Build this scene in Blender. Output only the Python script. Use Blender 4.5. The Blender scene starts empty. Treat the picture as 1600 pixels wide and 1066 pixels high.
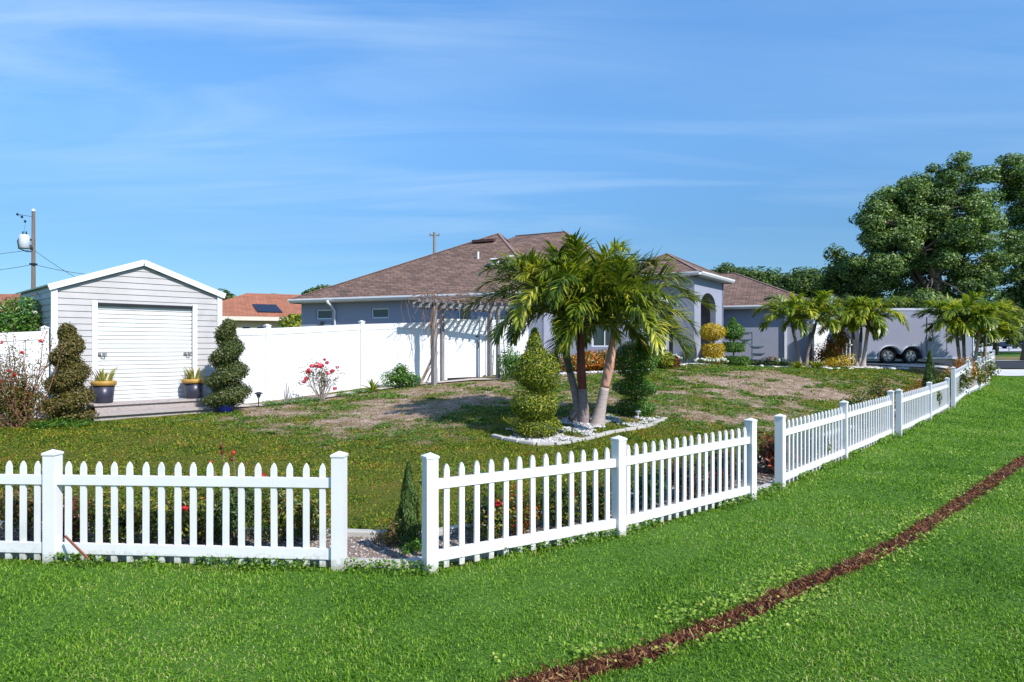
import bpy, math, random
import numpy as np
from mathutils import Vector, Matrix
R = math.radians
random.seed(7)
rng = np.random.default_rng(11)
C = bpy.context.scene.collection
scene = bpy.context.scene

# ------------------------------------------------------------------ camera
CAMZ = 1.95
FPX = 1067.0
cd = bpy.data.cameras.new("camera")
cam = bpy.data.objects.new("camera", cd)
C.objects.link(cam)
cam.location = (0, 0, CAMZ)
cam.rotation_euler = (R(90), 0, 0)
cd.sensor_width = 36.0
cd.lens = 24.0
cd.shift_y = 7.0 / 1600.0
cd.clip_end = 3000
scene.camera = cam

# ------------------------------------------------------------------ sun and sky
SUN_EL = 42.0
sun_h = Vector((0.68, -0.73)).normalized()
sun_dir = Vector((sun_h.x * math.cos(R(SUN_EL)), sun_h.y * math.cos(R(SUN_EL)), math.sin(R(SUN_EL))))
sd = bpy.data.lights.new("sun", 'SUN')
sd.energy = 4.6
sd.angle = R(0.5)
sd.color = (1.0, 0.96, 0.91)
sun = bpy.data.objects.new("sun", sd)
C.objects.link(sun)
sun.location = (20, -20, 40)
sun.rotation_euler = sun_dir.to_track_quat('Z', 'Y').to_euler()

w = bpy.data.worlds.new("World")
scene.world = w
w.use_nodes = True
nt = w.node_tree
for n in list(nt.nodes):
    nt.nodes.remove(n)
def wn(t, **k):
    n = nt.nodes.new(t)
    for a, b in k.items():
        setattr(n, a, b)
    return n
out = wn('ShaderNodeOutputWorld')
bg = wn('ShaderNodeBackground')
bg.inputs['Strength'].default_value = 0.11
sky = wn('ShaderNodeTexSky', sky_type='NISHITA', sun_disc=False)
sky.sun_elevation = R(SUN_EL)
sky.sun_rotation = math.atan2(sun_h.x, sun_h.y)
sky.altitude = 0
sky.air_density = 1.0
sky.dust_density = 0.0
sky.ozone_density = 3.0
tc = wn('ShaderNodeTexCoord')
# clear-air tint: the sky of the photograph is a saturated mid blue
tint = wn('ShaderNodeMix', data_type='RGBA', blend_type='MULTIPLY')
tint.inputs[0].default_value = 1.0
sep = wn('ShaderNodeSeparateXYZ')
nt.links.new(tc.outputs['Generated'], sep.inputs[0])
hr = wn('ShaderNodeValToRGB')
hr.color_ramp.elements[0].position = 0.0
hr.color_ramp.elements[0].color = (0.36, 0.50, 0.66, 1)
e = hr.color_ramp.elements.new(0.16); e.color = (0.49, 0.72, 0.90, 1)
hr.color_ramp.elements[-1].position = 0.55
hr.color_ramp.elements[-1].color = (1.04, 1.58, 1.92, 1)
e = hr.color_ramp.elements.new(0.28); e.color = (0.78, 1.10, 1.30, 1)
nt.links.new(sep.outputs['Z'], hr.inputs[0])
nt.links.new(sky.outputs[0], tint.inputs[6])
nt.links.new(hr.outputs[0], tint.inputs[7])
# cirrus: project the direction on a high plane, stretch, warp, threshold
addz = wn('ShaderNodeMath', operation='ADD'); addz.inputs[1].default_value = 0.12
nt.links.new(sep.outputs['Z'], addz.inputs[0])
dx = wn('ShaderNodeMath', operation='DIVIDE'); dy = wn('ShaderNodeMath', operation='DIVIDE')
nt.links.new(sep.outputs['X'], dx.inputs[0]); nt.links.new(addz.outputs[0], dx.inputs[1])
nt.links.new(sep.outputs['Y'], dy.inputs[0]); nt.links.new(addz.outputs[0], dy.inputs[1])
cmb = wn('ShaderNodeCombineXYZ')
nt.links.new(dx.outputs[0], cmb.inputs[0]); nt.links.new(dy.outputs[0], cmb.inputs[1])
mp = wn('ShaderNodeMapping')
mp.inputs['Rotation'].default_value = (0, 0, R(14))
mp.inputs['Scale'].default_value = (0.42, 1.9, 1.0)
mp.inputs['Location'].default_value = (2.3, 0.35, 0)
nt.links.new(cmb.outputs[0], mp.inputs[0])
n1 = wn('ShaderNodeTexNoise'); n1.inputs['Scale'].default_value = 1.25; n1.inputs['Detail'].default_value = 9
n1.inputs['Roughness'].default_value = 0.55; n1.inputs['Distortion'].default_value = 0.9
nt.links.new(mp.outputs[0], n1.inputs['Vector'])
mp2 = wn('ShaderNodeMapping'); mp2.inputs['Scale'].default_value = (0.35, 0.8, 1); mp2.inputs['Location'].default_value = (4.1, 1.2, 0)
nt.links.new(cmb.outputs[0], mp2.inputs[0])
n2 = wn('ShaderNodeTexNoise'); n2.inputs['Scale'].default_value = 0.9; n2.inputs['Detail'].default_value = 3
nt.links.new(mp2.outputs[0], n2.inputs['Vector'])
r1 = wn('ShaderNodeMapRange'); r1.inputs[1].default_value = 0.40; r1.inputs[2].default_value = 0.78
r2 = wn('ShaderNodeMapRange'); r2.inputs[1].default_value = 0.30; r2.inputs[2].default_value = 0.60
nt.links.new(n1.outputs[0], r1.inputs[0]); nt.links.new(n2.outputs[0], r2.inputs[0])
mu = wn('ShaderNodeMath', operation='MULTIPLY')
nt.links.new(r1.outputs[0], mu.inputs[0]); nt.links.new(r2.outputs[0], mu.inputs[1])
fz = wn('ShaderNodeMapRange'); fz.inputs[1].default_value = 0.08; fz.inputs[2].default_value = 0.30
nt.links.new(sep.outputs['Z'], fz.inputs[0])
mu2 = wn('ShaderNodeMath', operation='MULTIPLY')
nt.links.new(mu.outputs[0], mu2.inputs[0]); nt.links.new(fz.outputs[0], mu2.inputs[1])
mu3 = wn('ShaderNodeMath', operation='MULTIPLY'); mu3.inputs[1].default_value = 0.72
nt.links.new(mu2.outputs[0], mu3.inputs[0])
cl = wn('ShaderNodeMix', data_type='RGBA')
cl.inputs[7].default_value = (4.4, 5.9, 7.4, 1)
nt.links.new(mu3.outputs[0], cl.inputs[0])
nt.links.new(tint.outputs[2], cl.inputs[6])
nt.links.new(cl.outputs[2], bg.inputs['Color'])
nt.links.new(bg.outputs[0], out.inputs[0])

scene.view_settings.view_transform = 'Standard'
scene.view_settings.look = 'None'
scene.view_settings.exposure = 0.42
scene.view_settings.gamma = 1.0
scene.cycles.max_bounces = 6
scene.cycles.diffuse_bounces = 2
scene.cycles.transparent_max_bounces = 4

# ------------------------------------------------------------------ helpers
def at(px, py, D):
    """photo pixel (1600 wide) at a distance D in front of the camera -> world point"""
    return Vector(((px - 800.0) / FPX * D, D, CAMZ - (py - 540.0) / FPX * D))

def nrm(v):
    v = Vector(v)
    return v.normalized()

class MB:
    def __init__(s):
        s.v = []; s.f = []; s.uv = []
    def add(s, vs, fs, uvs=None):
        b = len(s.v)
        s.v += [tuple(p) for p in vs]
        for i, f in enumerate(fs):
            s.f.append([b + k for k in f])
            s.uv.append(uvs[i] if uvs else None)
        return s
    def box(s, c, size, rz=0.0):
        """box with centre c, size (x,y,z), turned rz about z"""
        cx, cy, cz = c; hx, hy, hz = size[0] / 2, size[1] / 2, size[2] / 2
        co, si = math.cos(rz), math.sin(rz)
        vs = []
        for z in (-hz, hz):
            for x, y in ((-hx, -hy), (hx, -hy), (hx, hy), (-hx, hy)):
                vs.append((cx + x * co - y * si, cy + x * si + y * co, cz + z))
        return s.add(vs, [(0, 3, 2, 1), (4, 5, 6, 7), (0, 1, 5, 4), (1, 2, 6, 5), (2, 3, 7, 6), (3, 0, 4, 7)])
    def beam(s, p, q, w, h, up=(0, 0, 1)):
        """rectangular bar from p to q, w wide sideways, h high along up"""
        p = Vector(p); q = Vector(q); d = (q - p).normalized(); up = Vector(up)
        sd_ = d.cross(up)
        if sd_.length < 1e-4: sd_ = d.cross(Vector((1, 0, 0)))
        sd_.normalize(); u = sd_.cross(d).normalized()
        vs = []
        for c in (p, q):
            for a, b in ((-1, -1), (1, -1), (1, 1), (-1, 1)):
                vs.append(c + sd_ * a * w / 2 + u * b * h / 2)
        return s.add(vs, [(0, 1, 2, 3), (7, 6, 5, 4), (0, 4, 5, 1), (1, 5, 6, 2), (2, 6, 7, 3), (3, 7, 4, 0)])
    def tube(s, pts, rad, n=8, cap=True):
        pts = [Vector(p) for p in pts]
        if not hasattr(rad, '__len__'): rad = [rad] * len(pts)
        vs = []; fs = []
        ref = Vector((0.13, 0.97, 0.2))
        for i, p in enumerate(pts):
            d = (pts[min(i + 1, len(pts) - 1)] - pts[max(i - 1, 0)])
            if d.length < 1e-9: d = Vector((0, 0, 1))
            d.normalize()
            a = d.cross(ref)
            if a.length < 0.05: a = d.cross(Vector((1, 0, 0)))
            a.normalize(); b = d.cross(a)
            for k in range(n):
                t = 2 * math.pi * k / n
                vs.append(p + (a * math.cos(t) + b * math.sin(t)) * rad[i])
        for i in range(len(pts) - 1):
            for k in range(n):
                k2 = (k + 1) % n
                fs.append((i * n + k, i * n + k2, (i + 1) * n + k2, (i + 1) * n + k))
        if cap:
            fs.append(tuple(range(n))[::-1]); fs.append(tuple((len(pts) - 1) * n + k for k in range(n)))
        return s.add(vs, fs)
    def lathe(s, prof, c=(0, 0, 0), n=24, cap=True):
        """prof: list of (radius, z)"""
        vs = []; fs = []
        for r, z in prof:
            for k in range(n):
                t = 2 * math.pi * k / n
                vs.append((c[0] + r * math.cos(t), c[1] + r * math.sin(t), c[2] + z))
        for i in range(len(prof) - 1):
            for k in range(n):
                k2 = (k + 1) % n
                fs.append((i * n + k, i * n + k2, (i + 1) * n + k2, (i + 1) * n + k))
        if cap:
            fs.append(tuple(range(n))[::-1]); fs.append(tuple((len(prof) - 1) * n + k for k in range(n)))
        return s.add(vs, fs)
    def prism(s, poly, t):
        """polygon (3-D points) thickened along its own normal backwards by t"""
        poly = [Vector(p) for p in poly]
        nn = Vector((0, 0, 0))
        for i in range(len(poly)):
            a, b = poly[i], poly[(i + 1) % len(poly)]
            nn += a.cross(b)
        nn.normalize()
        n = len(poly)
        vs = poly + [p - nn * t for p in poly]
        fs = [tuple(range(n)), tuple(range(2 * n - 1, n - 1, -1))]
        for i in range(n):
            j = (i + 1) % n
            fs.append((i, i + n, j + n, j))
        return s.add(vs, fs)
    def build(s, name, mat, parent=None, smooth=False, loc=None, uvplane=None):
        me = bpy.data.meshes.new(name)
        off = Vector(loc) if loc is not None else Vector((0, 0, 0))
        me.from_pydata([tuple(Vector(p) - off) for p in s.v], [], s.f)
        if mat is not None: me.materials.append(mat)
        if uvplane or any(u is not None for u in s.uv):
            ul = me.uv_layers.new(name='UVMap')
            for pi, p in enumerate(me.polygons):
                if uvplane:
                    for li in p.loop_indices:
                        co = s.v[me.loops[li].vertex_index]
                        ul.data[li].uv = uvplane(Vector(co), p)
                elif s.uv[pi] is not None:
                    for k, li in enumerate(p.loop_indices):
                        ul.data[li].uv = s.uv[pi][k]
        if smooth:
            for p in me.polygons: p.use_smooth = True
        me.update()
        o = bpy.data.objects.new(name, me)
        C.objects.link(o)
        if loc is not None: o.location = off
        if parent is not None:
            o.parent = parent
            if loc is None:
                o.location = -Vector(parent.matrix_basis.translation) if parent.parent is None else (0, 0, 0)
            else:
                o.location = off - Vector(parent.location)
        return o

# children made with parent= are given in WORLD coordinates; things (empties) carry no rotation,
# so a child's location is minus the thing's own location; sub-parts share the part's frame.

def thing(name, label, cat, loc=(0, 0, 0), group=None):
    o = bpy.data.objects.new(name, None)
    C.objects.link(o)
    o.location = loc
    o.empty_display_size = 0.2
    o['label'] = label; o['category'] = cat
    if group: o['group'] = group
    return o

def tag(o, label, cat, group=None):
    o['label'] = label; o['category'] = cat
    if group: o['group'] = group
    return o

def kind(o, k):
    o['kind'] = k
    return o

def copy_thing(o, loc, label=None, rz=None, scale=None):
    c = o.copy(); C.objects.link(c); c.location = loc
    if rz is not None: c.rotation_euler = (0, 0, rz)
    if scale is not None: c.scale = scale
    if label: c['label'] = label
    for ch in list(o.children):
        d = ch.copy(); C.objects.link(d); d.parent = c
        for g in list(ch.children):
            e_ = g.copy(); C.objects.link(e_); e_.parent = d
    return c

def np_mesh(name, V, F, mat, parent=None, rnd=None, smooth=False, attrs=None, origin=None):
    """V (n,3) floats, F (m,k) ints with constant k"""
    V = np.asarray(V, dtype=np.float32).reshape(-1, 3)
    F = np.asarray(F, dtype=np.int32)
    m, k = F.shape
    me = bpy.data.meshes.new(name)
    me.vertices.add(len(V))
    off = np.zeros(3, np.float32)
    if parent is not None and parent.parent is None:
        off = np.array(parent.location, np.float32)
    elif parent is None and origin is not None:
        off = np.array(origin, np.float32)
    me.vertices.foreach_set('co', (V - off).ravel())
    me.loops.add(m * k)
    me.loops.foreach_set('vertex_index', F.ravel())
    me.polygons.add(m)
    me.polygons.foreach_set('loop_start', np.arange(0, m * k, k, dtype=np.int32))
    me.polygons.foreach_set('loop_total', np.full(m, k, np.int32))
    if smooth:
        me.polygons.foreach_set('use_smooth', np.ones(m, bool))
    if rnd is not None:
        a = me.attributes.new('rnd', 'FLOAT', 'POINT')
        a.data.foreach_set('value', np.asarray(rnd, np.float32).ravel())
    if attrs:
        for kx, vals in attrs.items():
            a = me.attributes.new(kx, 'FLOAT', 'POINT')
            a.data.foreach_set('value', np.asarray(vals, np.float32).ravel())
    me.update(calc_edges=True)
    if mat is not None: me.materials.append(mat)
    o = bpy.data.objects.new(name, me)
    C.objects.link(o)
    if parent is not None: o.parent = parent
    elif origin is not None: o.location = origin
    return o

def unit(a):
    return a / (np.linalg.norm(a, axis=-1, keepdims=True) + 1e-9)

def rdir(n):
    return unit(rng.normal(size=(n, 3)))

def leaf_arrays(P, Nn, L, W, fold=0.25, up=0.0):
    """one folded rhombus per point: P centres, Nn facing normals, L length, W width (arrays or scalars)"""
    n = len(P)
    L = np.broadcast_to(np.asarray(L, float), (n,))[:, None]
    W = np.broadcast_to(np.asarray(W, float), (n,))[:, None]
    r = rdir(n); r[:, 2] += up; r = unit(r)
    a = unit(r - Nn * np.sum(r * Nn, axis=1, keepdims=True))
    b = np.cross(Nn, a)
    base = P - a * L * 0.5
    tip = P + a * L * 0.5
    l = P + b * W * 0.5 + Nn * W * fold - a * L * 0.05
    r_ = P - b * W * 0.5 + Nn * W * fold - a * L * 0.05
    V = np.stack([base, l, tip, r_], axis=1).reshape(-1, 3)
    i = np.arange(n)[:, None] * 4
    F = np.concatenate([i + np.array([[0, 2, 1]]), i + np.array([[0, 3, 2]])], axis=0)
    return V, F

def leaf_obj(name, P, Nn, L, W, mat, parent, fold=0.25, up=0.0, rnd=None):
    V, F = leaf_arrays(P, Nn, L, W, fold, up)
    if rnd is None: rnd = rng.random(len(P))
    return np_mesh(name, V, F, mat, parent, rnd=np.repeat(rnd, 4))

def blob(n, c, rad, lump=0.15, inner=0.45, flat=None, k=5):
    """leaf positions in the outer shell of a lumpy ellipsoid and their outward normals"""
    d = rdir(n)
    ds = rdir(k); ph = rng.random(k) * 6.28
    f = np.zeros(n)
    for i in range(k):
        f += np.sin(4.0 * (d @ ds[i]) + ph[i])
    f = 1 + lump * f / math.sqrt(k)
    rr = 1 - inner * rng.random(n) ** 1.7
    P = np.array(c)[None] + d * (f * rr)[:, None] * np.array(rad)[None]
    N_ = unit(d / np.array(rad)[None])
    return P, N_

def mixn(N_, rand=0.8, up=0.3):
    q = N_ + rdir(len(N_)) * rand
    q[:, 2] += up
    return unit(q)

# ------------------------------------------------------------------ materials
def mat_new(name):
    m = bpy.data.materials.new(name); m.use_nodes = True
    t = m.node_tree
    b = t.nodes['Principled BSDF']
    return m, t, b

def lk(t, a, b): t.links.new(a, b)

def mat_plain(name, col, rough=0.6, var=0.12, vs=3.0, bump=0.0, bs=60.0, metal=0.0, spec=0.4, dirt=None, obj=True, stretch=(1, 1, 1)):
    m, t, b = mat_new(name)
    tcn = t.nodes.new('ShaderNodeTexCoord')
    mpn = t.nodes.new('ShaderNodeMapping'); mpn.inputs['Scale'].default_value = stretch
    lk(t, tcn.outputs['Object'], mpn.inputs[0])
    nz = t.nodes.new('ShaderNodeTexNoise'); nz.inputs['Scale'].default_value = vs; nz.inputs['Detail'].default_value = 6
    nz.inputs['Roughness'].default_value = 0.6
    lk(t, mpn.outputs[0], nz.inputs['Vector'])
    cr = t.nodes.new('ShaderNodeValToRGB')
    lo = [c * (1 - var) for c in col]; hi = [min(1, c * (1 + var)) for c in col]
    if dirt: lo = dirt
    cr.color_ramp.elements[0].position = 0.3; cr.color_ramp.elements[0].color = (*lo, 1)
    cr.color_ramp.elements[1].position = 0.68; cr.color_ramp.elements[1].color = (*hi, 1)
    if dirt:
        e_ = cr.color_ramp.elements.new(0.40); e_.color = (*[c * 0.96 for c in col], 1)
    lk(t, nz.outputs[0], cr.inputs[0]); lk(t, cr.outputs[0], b.inputs['Base Color'])
    b.inputs['Roughness'].default_value = rough; b.inputs['Metallic'].default_value = metal
    b.inputs['Specular IOR Level'].default_value = spec
    if bump > 0:
        n2_ = t.nodes.new('ShaderNodeTexNoise'); n2_.inputs['Scale'].default_value = bs; n2_.inputs['Detail'].default_value = 4
        lk(t, mpn.outputs[0], n2_.inputs['Vector'])
        bp = t.nodes.new('ShaderNodeBump'); bp.inputs['Strength'].default_value = bump; bp.inputs['Distance'].default_value = 0.01
        lk(t, n2_.outputs[0], bp.inputs['Height']); lk(t, bp.outputs[0], b.inputs['Normal'])
    return m

def mat_leaf(name, cols, rough=0.45, trans=0.3, spec=0.4, big=None):
    """cols: list of (pos, rgb) over the per-leaf random attribute"""
    m, t, b = mat_new(name)
    a = t.nodes.new('ShaderNodeAttribute'); a.attribute_name = 'rnd'
    cr = t.nodes.new('ShaderNodeValToRGB')
    els = cr.color_ramp.elements
    els[0].position = cols[0][0]; els[0].color = (*cols[0][1], 1)
    els[1].position = cols[-1][0]; els[1].color = (*cols[-1][1], 1)
    for p, c in cols[1:-1]:
        e_ = els.new(p); e_.color = (*c, 1)
    val = a.outputs['Fac']
    if big:
        tcn = t.nodes.new('ShaderNodeTexCoord')
        nz = t.nodes.new('ShaderNodeTexNoise'); nz.inputs['Scale'].default_value = big[0]; nz.inputs['Detail'].default_value = 3
        lk(t, tcn.outputs['Object'], nz.inputs['Vector'])
        mr = t.nodes.new('ShaderNodeMapRange'); mr.inputs[1].default_value = 0.3; mr.inputs[2].default_value = 0.7
        mr.inputs[3].default_value = -big[1]; mr.inputs[4].default_value = big[1]
        lk(t, nz.outputs[0], mr.inputs[0])
        ad = t.nodes.new('ShaderNodeMath'); ad.operation = 'ADD'
        lk(t, val, ad.inputs[0]); lk(t, mr.outputs[0], ad.inputs[1]); val = ad.outputs[0]
    lk(t, val, cr.inputs[0])
    lk(t, cr.outputs[0], b.inputs['Base Color'])
    b.inputs['Roughness'].default_value = rough
    b.inputs['Specular IOR Level'].default_value = spec
    if trans > 0:
        tr = t.nodes.new('ShaderNodeBsdfTranslucent')
        mxc = t.nodes.new('ShaderNodeMix'); mxc.data_type = 'RGBA'; mxc.blend_type = 'MULTIPLY'; mxc.inputs[0].default_value = 1
        mxc.inputs[7].default_value = (1.5, 1.6, 0.7, 1)
        lk(t, cr.outputs[0], mxc.inputs[6]); lk(t, mxc.outputs[2], tr.inputs[0])
        ms = t.nodes.new('ShaderNodeMixShader'); ms.inputs[0].default_value = trans
        om = t.nodes['Material Output']
        lk(t, b.outputs[0], ms.inputs[1]); lk(t, tr.outputs[0], ms.inputs[2]); lk(t, ms.outputs[0], om.inputs[0])
    return m

M = {}
M['vinyl'] = mat_plain('white_vinyl', (0.73, 0.72, 0.72), 0.38, 0.03, 2.0, bump=0.03, bs=25, dirt=(0.62, 0.63, 0.60))
def mat_splash():
    m = mat_plain('white_vinyl_with_soil_splash', (0.75, 0.735, 0.73), 0.38, 0.03, 2.0, bump=0.03, bs=25, dirt=(0.62, 0.63, 0.60))
    t = m.node_tree; b = t.nodes['Principled BSDF']
    src = b.inputs['Base Color'].links[0].from_socket
    tcn = t.nodes.new('ShaderNodeTexCoord'); sp = t.nodes.new('ShaderNodeSeparateXYZ'); lk(t, tcn.outputs['Object'], sp.inputs[0])
    nz = t.nodes.new('ShaderNodeTexNoise'); nz.inputs['Scale'].default_value = 22; nz.inputs['Detail'].default_value = 7; nz.inputs['Roughness'].default_value = .7
    lk(t, tcn.outputs['Object'], nz.inputs['Vector'])
    a = t.nodes.new('ShaderNodeMath'); a.operation = 'MULTIPLY_ADD'; a.inputs[1].default_value = -3.2; a.inputs[2].default_value = 0.26
    lk(t, sp.outputs['Z'], a.inputs[0])
    s = t.nodes.new('ShaderNodeMath'); s.operation = 'ADD'; lk(t, nz.outputs[0], s.inputs[0]); lk(t, a.outputs[0], s.inputs[1])
    mr = t.nodes.new('ShaderNodeMapRange'); mr.inputs[1].default_value = .38; mr.inputs[2].default_value = .72; mr.inputs[4].default_value = .85; lk(t, s.outputs[0], mr.inputs[0])
    mx = t.nodes.new('ShaderNodeMix'); mx.data_type = 'RGBA'; mx.inputs[7].default_value = (.34, .33, .24, 1)
    lk(t, mr.outputs[0], mx.inputs[0]); lk(t, src, mx.inputs[6]); lk(t, mx.outputs[2], b.inputs['Base Color'])
    return m
M['vinyl_p'] = mat_splash()
M['vinyl_big'] = mat_plain('white_vinyl_panel', (0.72, 0.73, 0.73), 0.42, 0.025, 0.8)
M['siding'] = mat_plain('pale_grey_siding', (0.45, 0.43, 0.42), 0.5, 0.06, 2.0, dirt=(0.37, 0.35, 0.34))
M['trim'] = mat_plain('white_trim', (0.73, 0.74, 0.76), 0.4, 0.03, 3.0)
M['rollup'] = mat_plain('white_steel_door', (0.66, 0.66, 0.64), 0.4, 0.04, 2.0, dirt=(0.58, 0.57, 0.53))
M['stucco'] = mat_plain('grey_stucco', (0.285, 0.30, 0.375), 0.85, 0.06, 1.2, bump=0.35, bs=70)
M['stucco_low'] = mat_plain('grey_stucco_base', (0.30, 0.31, 0.37), 0.85, 0.06, 1.2, bump=0.35, bs=70)
M['gutter'] = mat_plain('white_gutter', (0.72, 0.73, 0.76), 0.35, 0.04, 2.0)
M['soffit'] = mat_plain('soffit', (0.5, 0.5, 0.52), 0.6, 0.05, 2.0)
M['dark'] = mat_plain('dark_gap', (0.02, 0.02, 0.022), 0.6, 0.2, 3.0)
M['glass'] = mat_plain('dark_window_glass', (0.03, 0.05, 0.055), 0.06, 0.2, 1.5, spec=0.8)
M['cream'] = mat_plain('cream_stucco', (0.62, 0.52, 0.33), 0.8, 0.05, 1.2)
M['creamtrim'] = mat_plain('cream_fascia', (0.6, 0.55, 0.45), 0.6, 0.05, 1.2)
M['deck'] = mat_plain('weathered_grey_wood', (0.36, 0.31, 0.29), 0.8, 0.25, 5.0, bump=0.4, bs=40, stretch=(3, 3, 14), dirt=(0.20, 0.16, 0.14))
M['greywood'] = mat_plain('silvered_wood', (0.22, 0.21, 0.215), 0.8, 0.25, 6.0, bump=0.4, bs=40, stretch=(6, 6, 1))
M['pole'] = mat_plain('old_pole_wood', (0.16, 0.13, 0.11), 0.85, 0.25, 3.0, bump=0.3, bs=20, stretch=(6, 6, 0.6))
M['vine'] = mat_plain('dry_vine', (0.20, 0.125, 0.09), 0.8, 0.3, 5.0)
M['bark'] = mat_plain('shrub_bark', (0.22, 0.17, 0.13), 0.9, 0.3, 14.0, bump=0.4, bs=50)
M['treebark'] = mat_plain('tree_bark', (0.12, 0.09, 0.07), 0.9, 0.3, 4.0, bump=0.5, bs=14)
M['concrete'] = mat_plain('pale_concrete', (0.42, 0.40, 0.36), 0.85, 0.16, 3.0, bump=0.25, bs=60, dirt=(0.36, 0.34, 0.30))
M['drive'] = mat_plain('driveway_concrete', (0.50, 0.49, 0.47), 0.85, 0.10, 0.7, bump=0.1, bs=30)
M['asphalt'] = mat_plain('asphalt', (0.022, 0.024, 0.032), 0.85, 0.15, 1.0, bump=0.2, bs=50)
M['paleroad'] = mat_plain('pale_road', (0.42, 0.41, 0.42), 0.85, 0.08, 0.3)
M['stone'] = mat_plain('white_stone', (0.62, 0.60, 0.57), 0.8, 0.15, 12.0)
M['potblack'] = mat_plain('charcoal_pot', (0.035, 0.035, 0.055), 0.35, 0.2, 6.0)
M['potgold'] = mat_plain('ochre_pot_rim', (0.42, 0.24, 0.05), 0.5, 0.2, 8.0)
M['blueglaze'] = mat_plain('blue_glazed_pot', (0.01, 0.03, 0.30), 0.15, 0.2, 6.0, spec=0.8)
M['blackplastic'] = mat_plain('black_plastic', (0.02, 0.02, 0.024), 0.4, 0.2, 6.0)
M['steel'] = mat_plain('dull_steel', (0.35, 0.34, 0.34), 0.4, 0.15, 6.0, metal=0.6)
M['trailer'] = mat_plain('silver_trailer_skin', (0.29, 0.30, 0.39), 0.32, 0.05, 0.6, metal=0.15, stretch=(1, 1, 0.3))
M['trailertrim'] = mat_plain('trailer_trim', (0.6, 0.6, 0.66), 0.3, 0.05, 2.0, metal=0.3)
M['tyre'] = mat_plain('tyre_rubber', (0.018, 0.018, 0.02), 0.7, 0.2, 8.0)
M['rim'] = mat_plain('alloy_rim', (0.5, 0.5, 0.54), 0.28, 0.06, 4.0, metal=0.7)
M['solar'] = mat_plain('solar_panel', (0.012, 0.014, 0.03), 0.2, 0.2, 3.0)
M['transformer'] = mat_plain('transformer_grey', (0.52, 0.55, 0.62), 0.5, 0.05, 2.0)
M['carblue'] = mat_plain('dark_blue_paint', (0.03, 0.04, 0.12), 0.2, 0.1, 2.0, spec=0.8)
M['petal_red'] = mat_leaf('red_petals', [(0, (0.45, 0.02, 0.03)), (1, (0.75, 0.06, 0.05))], 0.5, 0.25)
M['petal_pink'] = mat_leaf('pink_petals', [(0, (0.55, 0.02, 0.09)), (0.6, (0.75, 0.07, 0.13)), (1, (0.75, 0.25, 0.2))], 0.5, 0.25)
M['petal_white'] = mat_leaf('white_petals', [(0, (0.75, 0.75, 0.7)), (1, (0.85, 0.85, 0.82))], 0.5, 0.2)

def mat_shingle(name, c1, c2, c3, sx=1.0, sy=1.0):
    m, t, b = mat_new(name)
    uv = t.nodes.new('ShaderNodeUVMap'); uv.uv_map = 'UVMap'
    br = t.nodes.new('ShaderNodeTexBrick')
    br.inputs['Scale'].default_value = 1.0
    br.inputs['Brick Width'].default_value = 0.34 * sx; br.inputs['Row Height'].default_value = 0.15 * sy
    br.inputs['Mortar Size'].default_value = 0.018; br.inputs['Mortar Smooth'].default_value = 0.4
    br.inputs['Bias'].default_value = -0.1
    br.offset = 0.37
    br.inputs['Color1'].default_value = (*c1, 1); br.inputs['Color2'].default_value = (*c2, 1)
    br.inputs['Mortar'].default_value = (*c3, 1)
    lk(t, uv.outputs[0], br.inputs['Vector'])
    nz = t.nodes.new('ShaderNodeTexNoise'); nz.inputs['Scale'].default_value = 0.9; nz.inputs['Detail'].default_value = 8
    nz.inputs['Roughness'].default_value = 0.7
    lk(t, uv.outputs[0], nz.inputs['Vector'])
    mr = t.nodes.new('ShaderNodeMapRange'); mr.inputs[1].default_value = 0.3; mr.inputs[2].default_value = 0.7
    mr.inputs[3].default_value = 0.78; mr.inputs[4].default_value = 1.22
    lk(t, nz.outputs[0], mr.inputs[0])
    mx = t.nodes.new('ShaderNodeMix'); mx.data_type = 'RGBA'; mx.blend_type = 'MULTIPLY'; mx.inputs[0].default_value = 1
    lk(t, br.outputs['Color'], mx.inputs[6]); lk(t, mr.outputs[0], mx.inputs[7])
    lk(t, mx.outputs[2], b.inputs['Base Color'])
    b.inputs['Roughness'].default_value = 0.9
    b.inputs['Specular IOR Level'].default_value = 0.2
    bp = t.nodes.new('ShaderNodeBump'); bp.inputs['Strength'].default_value = 0.6; bp.inputs['Distance'].default_value = 0.02
    lk(t, br.outputs['Fac'], bp.inputs['Height']); bp.invert = True
    lk(t, bp.outputs[0], b.inputs['Normal'])
    return m
M['shingle'] = mat_shingle('brown_shingles', (0.235, 0.146, 0.112), (0.118, 0.078, 0.062), (0.050, 0.034, 0.028))
M['shingle_ridge'] = mat_plain('ridge_shingles', (0.21, 0.135, 0.12), 0.9, 0.2, 5.0)
M['terracotta'] = mat_shingle('orange_brown_shingles', (0.36, 0.145, 0.085), (0.28, 0.11, 0.065), (0.16, 0.07, 0.05), 1.5, 1.6)
# ------------------------------------------------------------------ terrain
# fence line (photo pixel of each post's foot, its distance)
def gp(px, py, z=0.0):
    D = (CAMZ - z) * FPX / (py - 540.0)
    return at(px, py, D)
runA = [gp(82, 879), gp(530, 890)]
runB = [gp(672, 895), gp(967, 837), gp(1173, 781)]
runC = [gp(1219, 764), gp(1319, 718), gp(1392, 684)]
runD = [gp(1405, 681), gp(1452, 657), gp(1480, 641)]
runE = [at(1489.5, 636.5, 21.0), at(1512.5, 617, 24.3), at(1530, 610, 26.4), at(1543.5, 602, 28.6), at(1552.7, 588, 32.5)]
dA = (runA[0] - runA[1]).normalized()
A_left = runA[0] + dA * 2.52
A_left2 = A_left + dA * 2.52
fence_line = [A_left2, A_left] + runA + runB + runC + runD + runE

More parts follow.
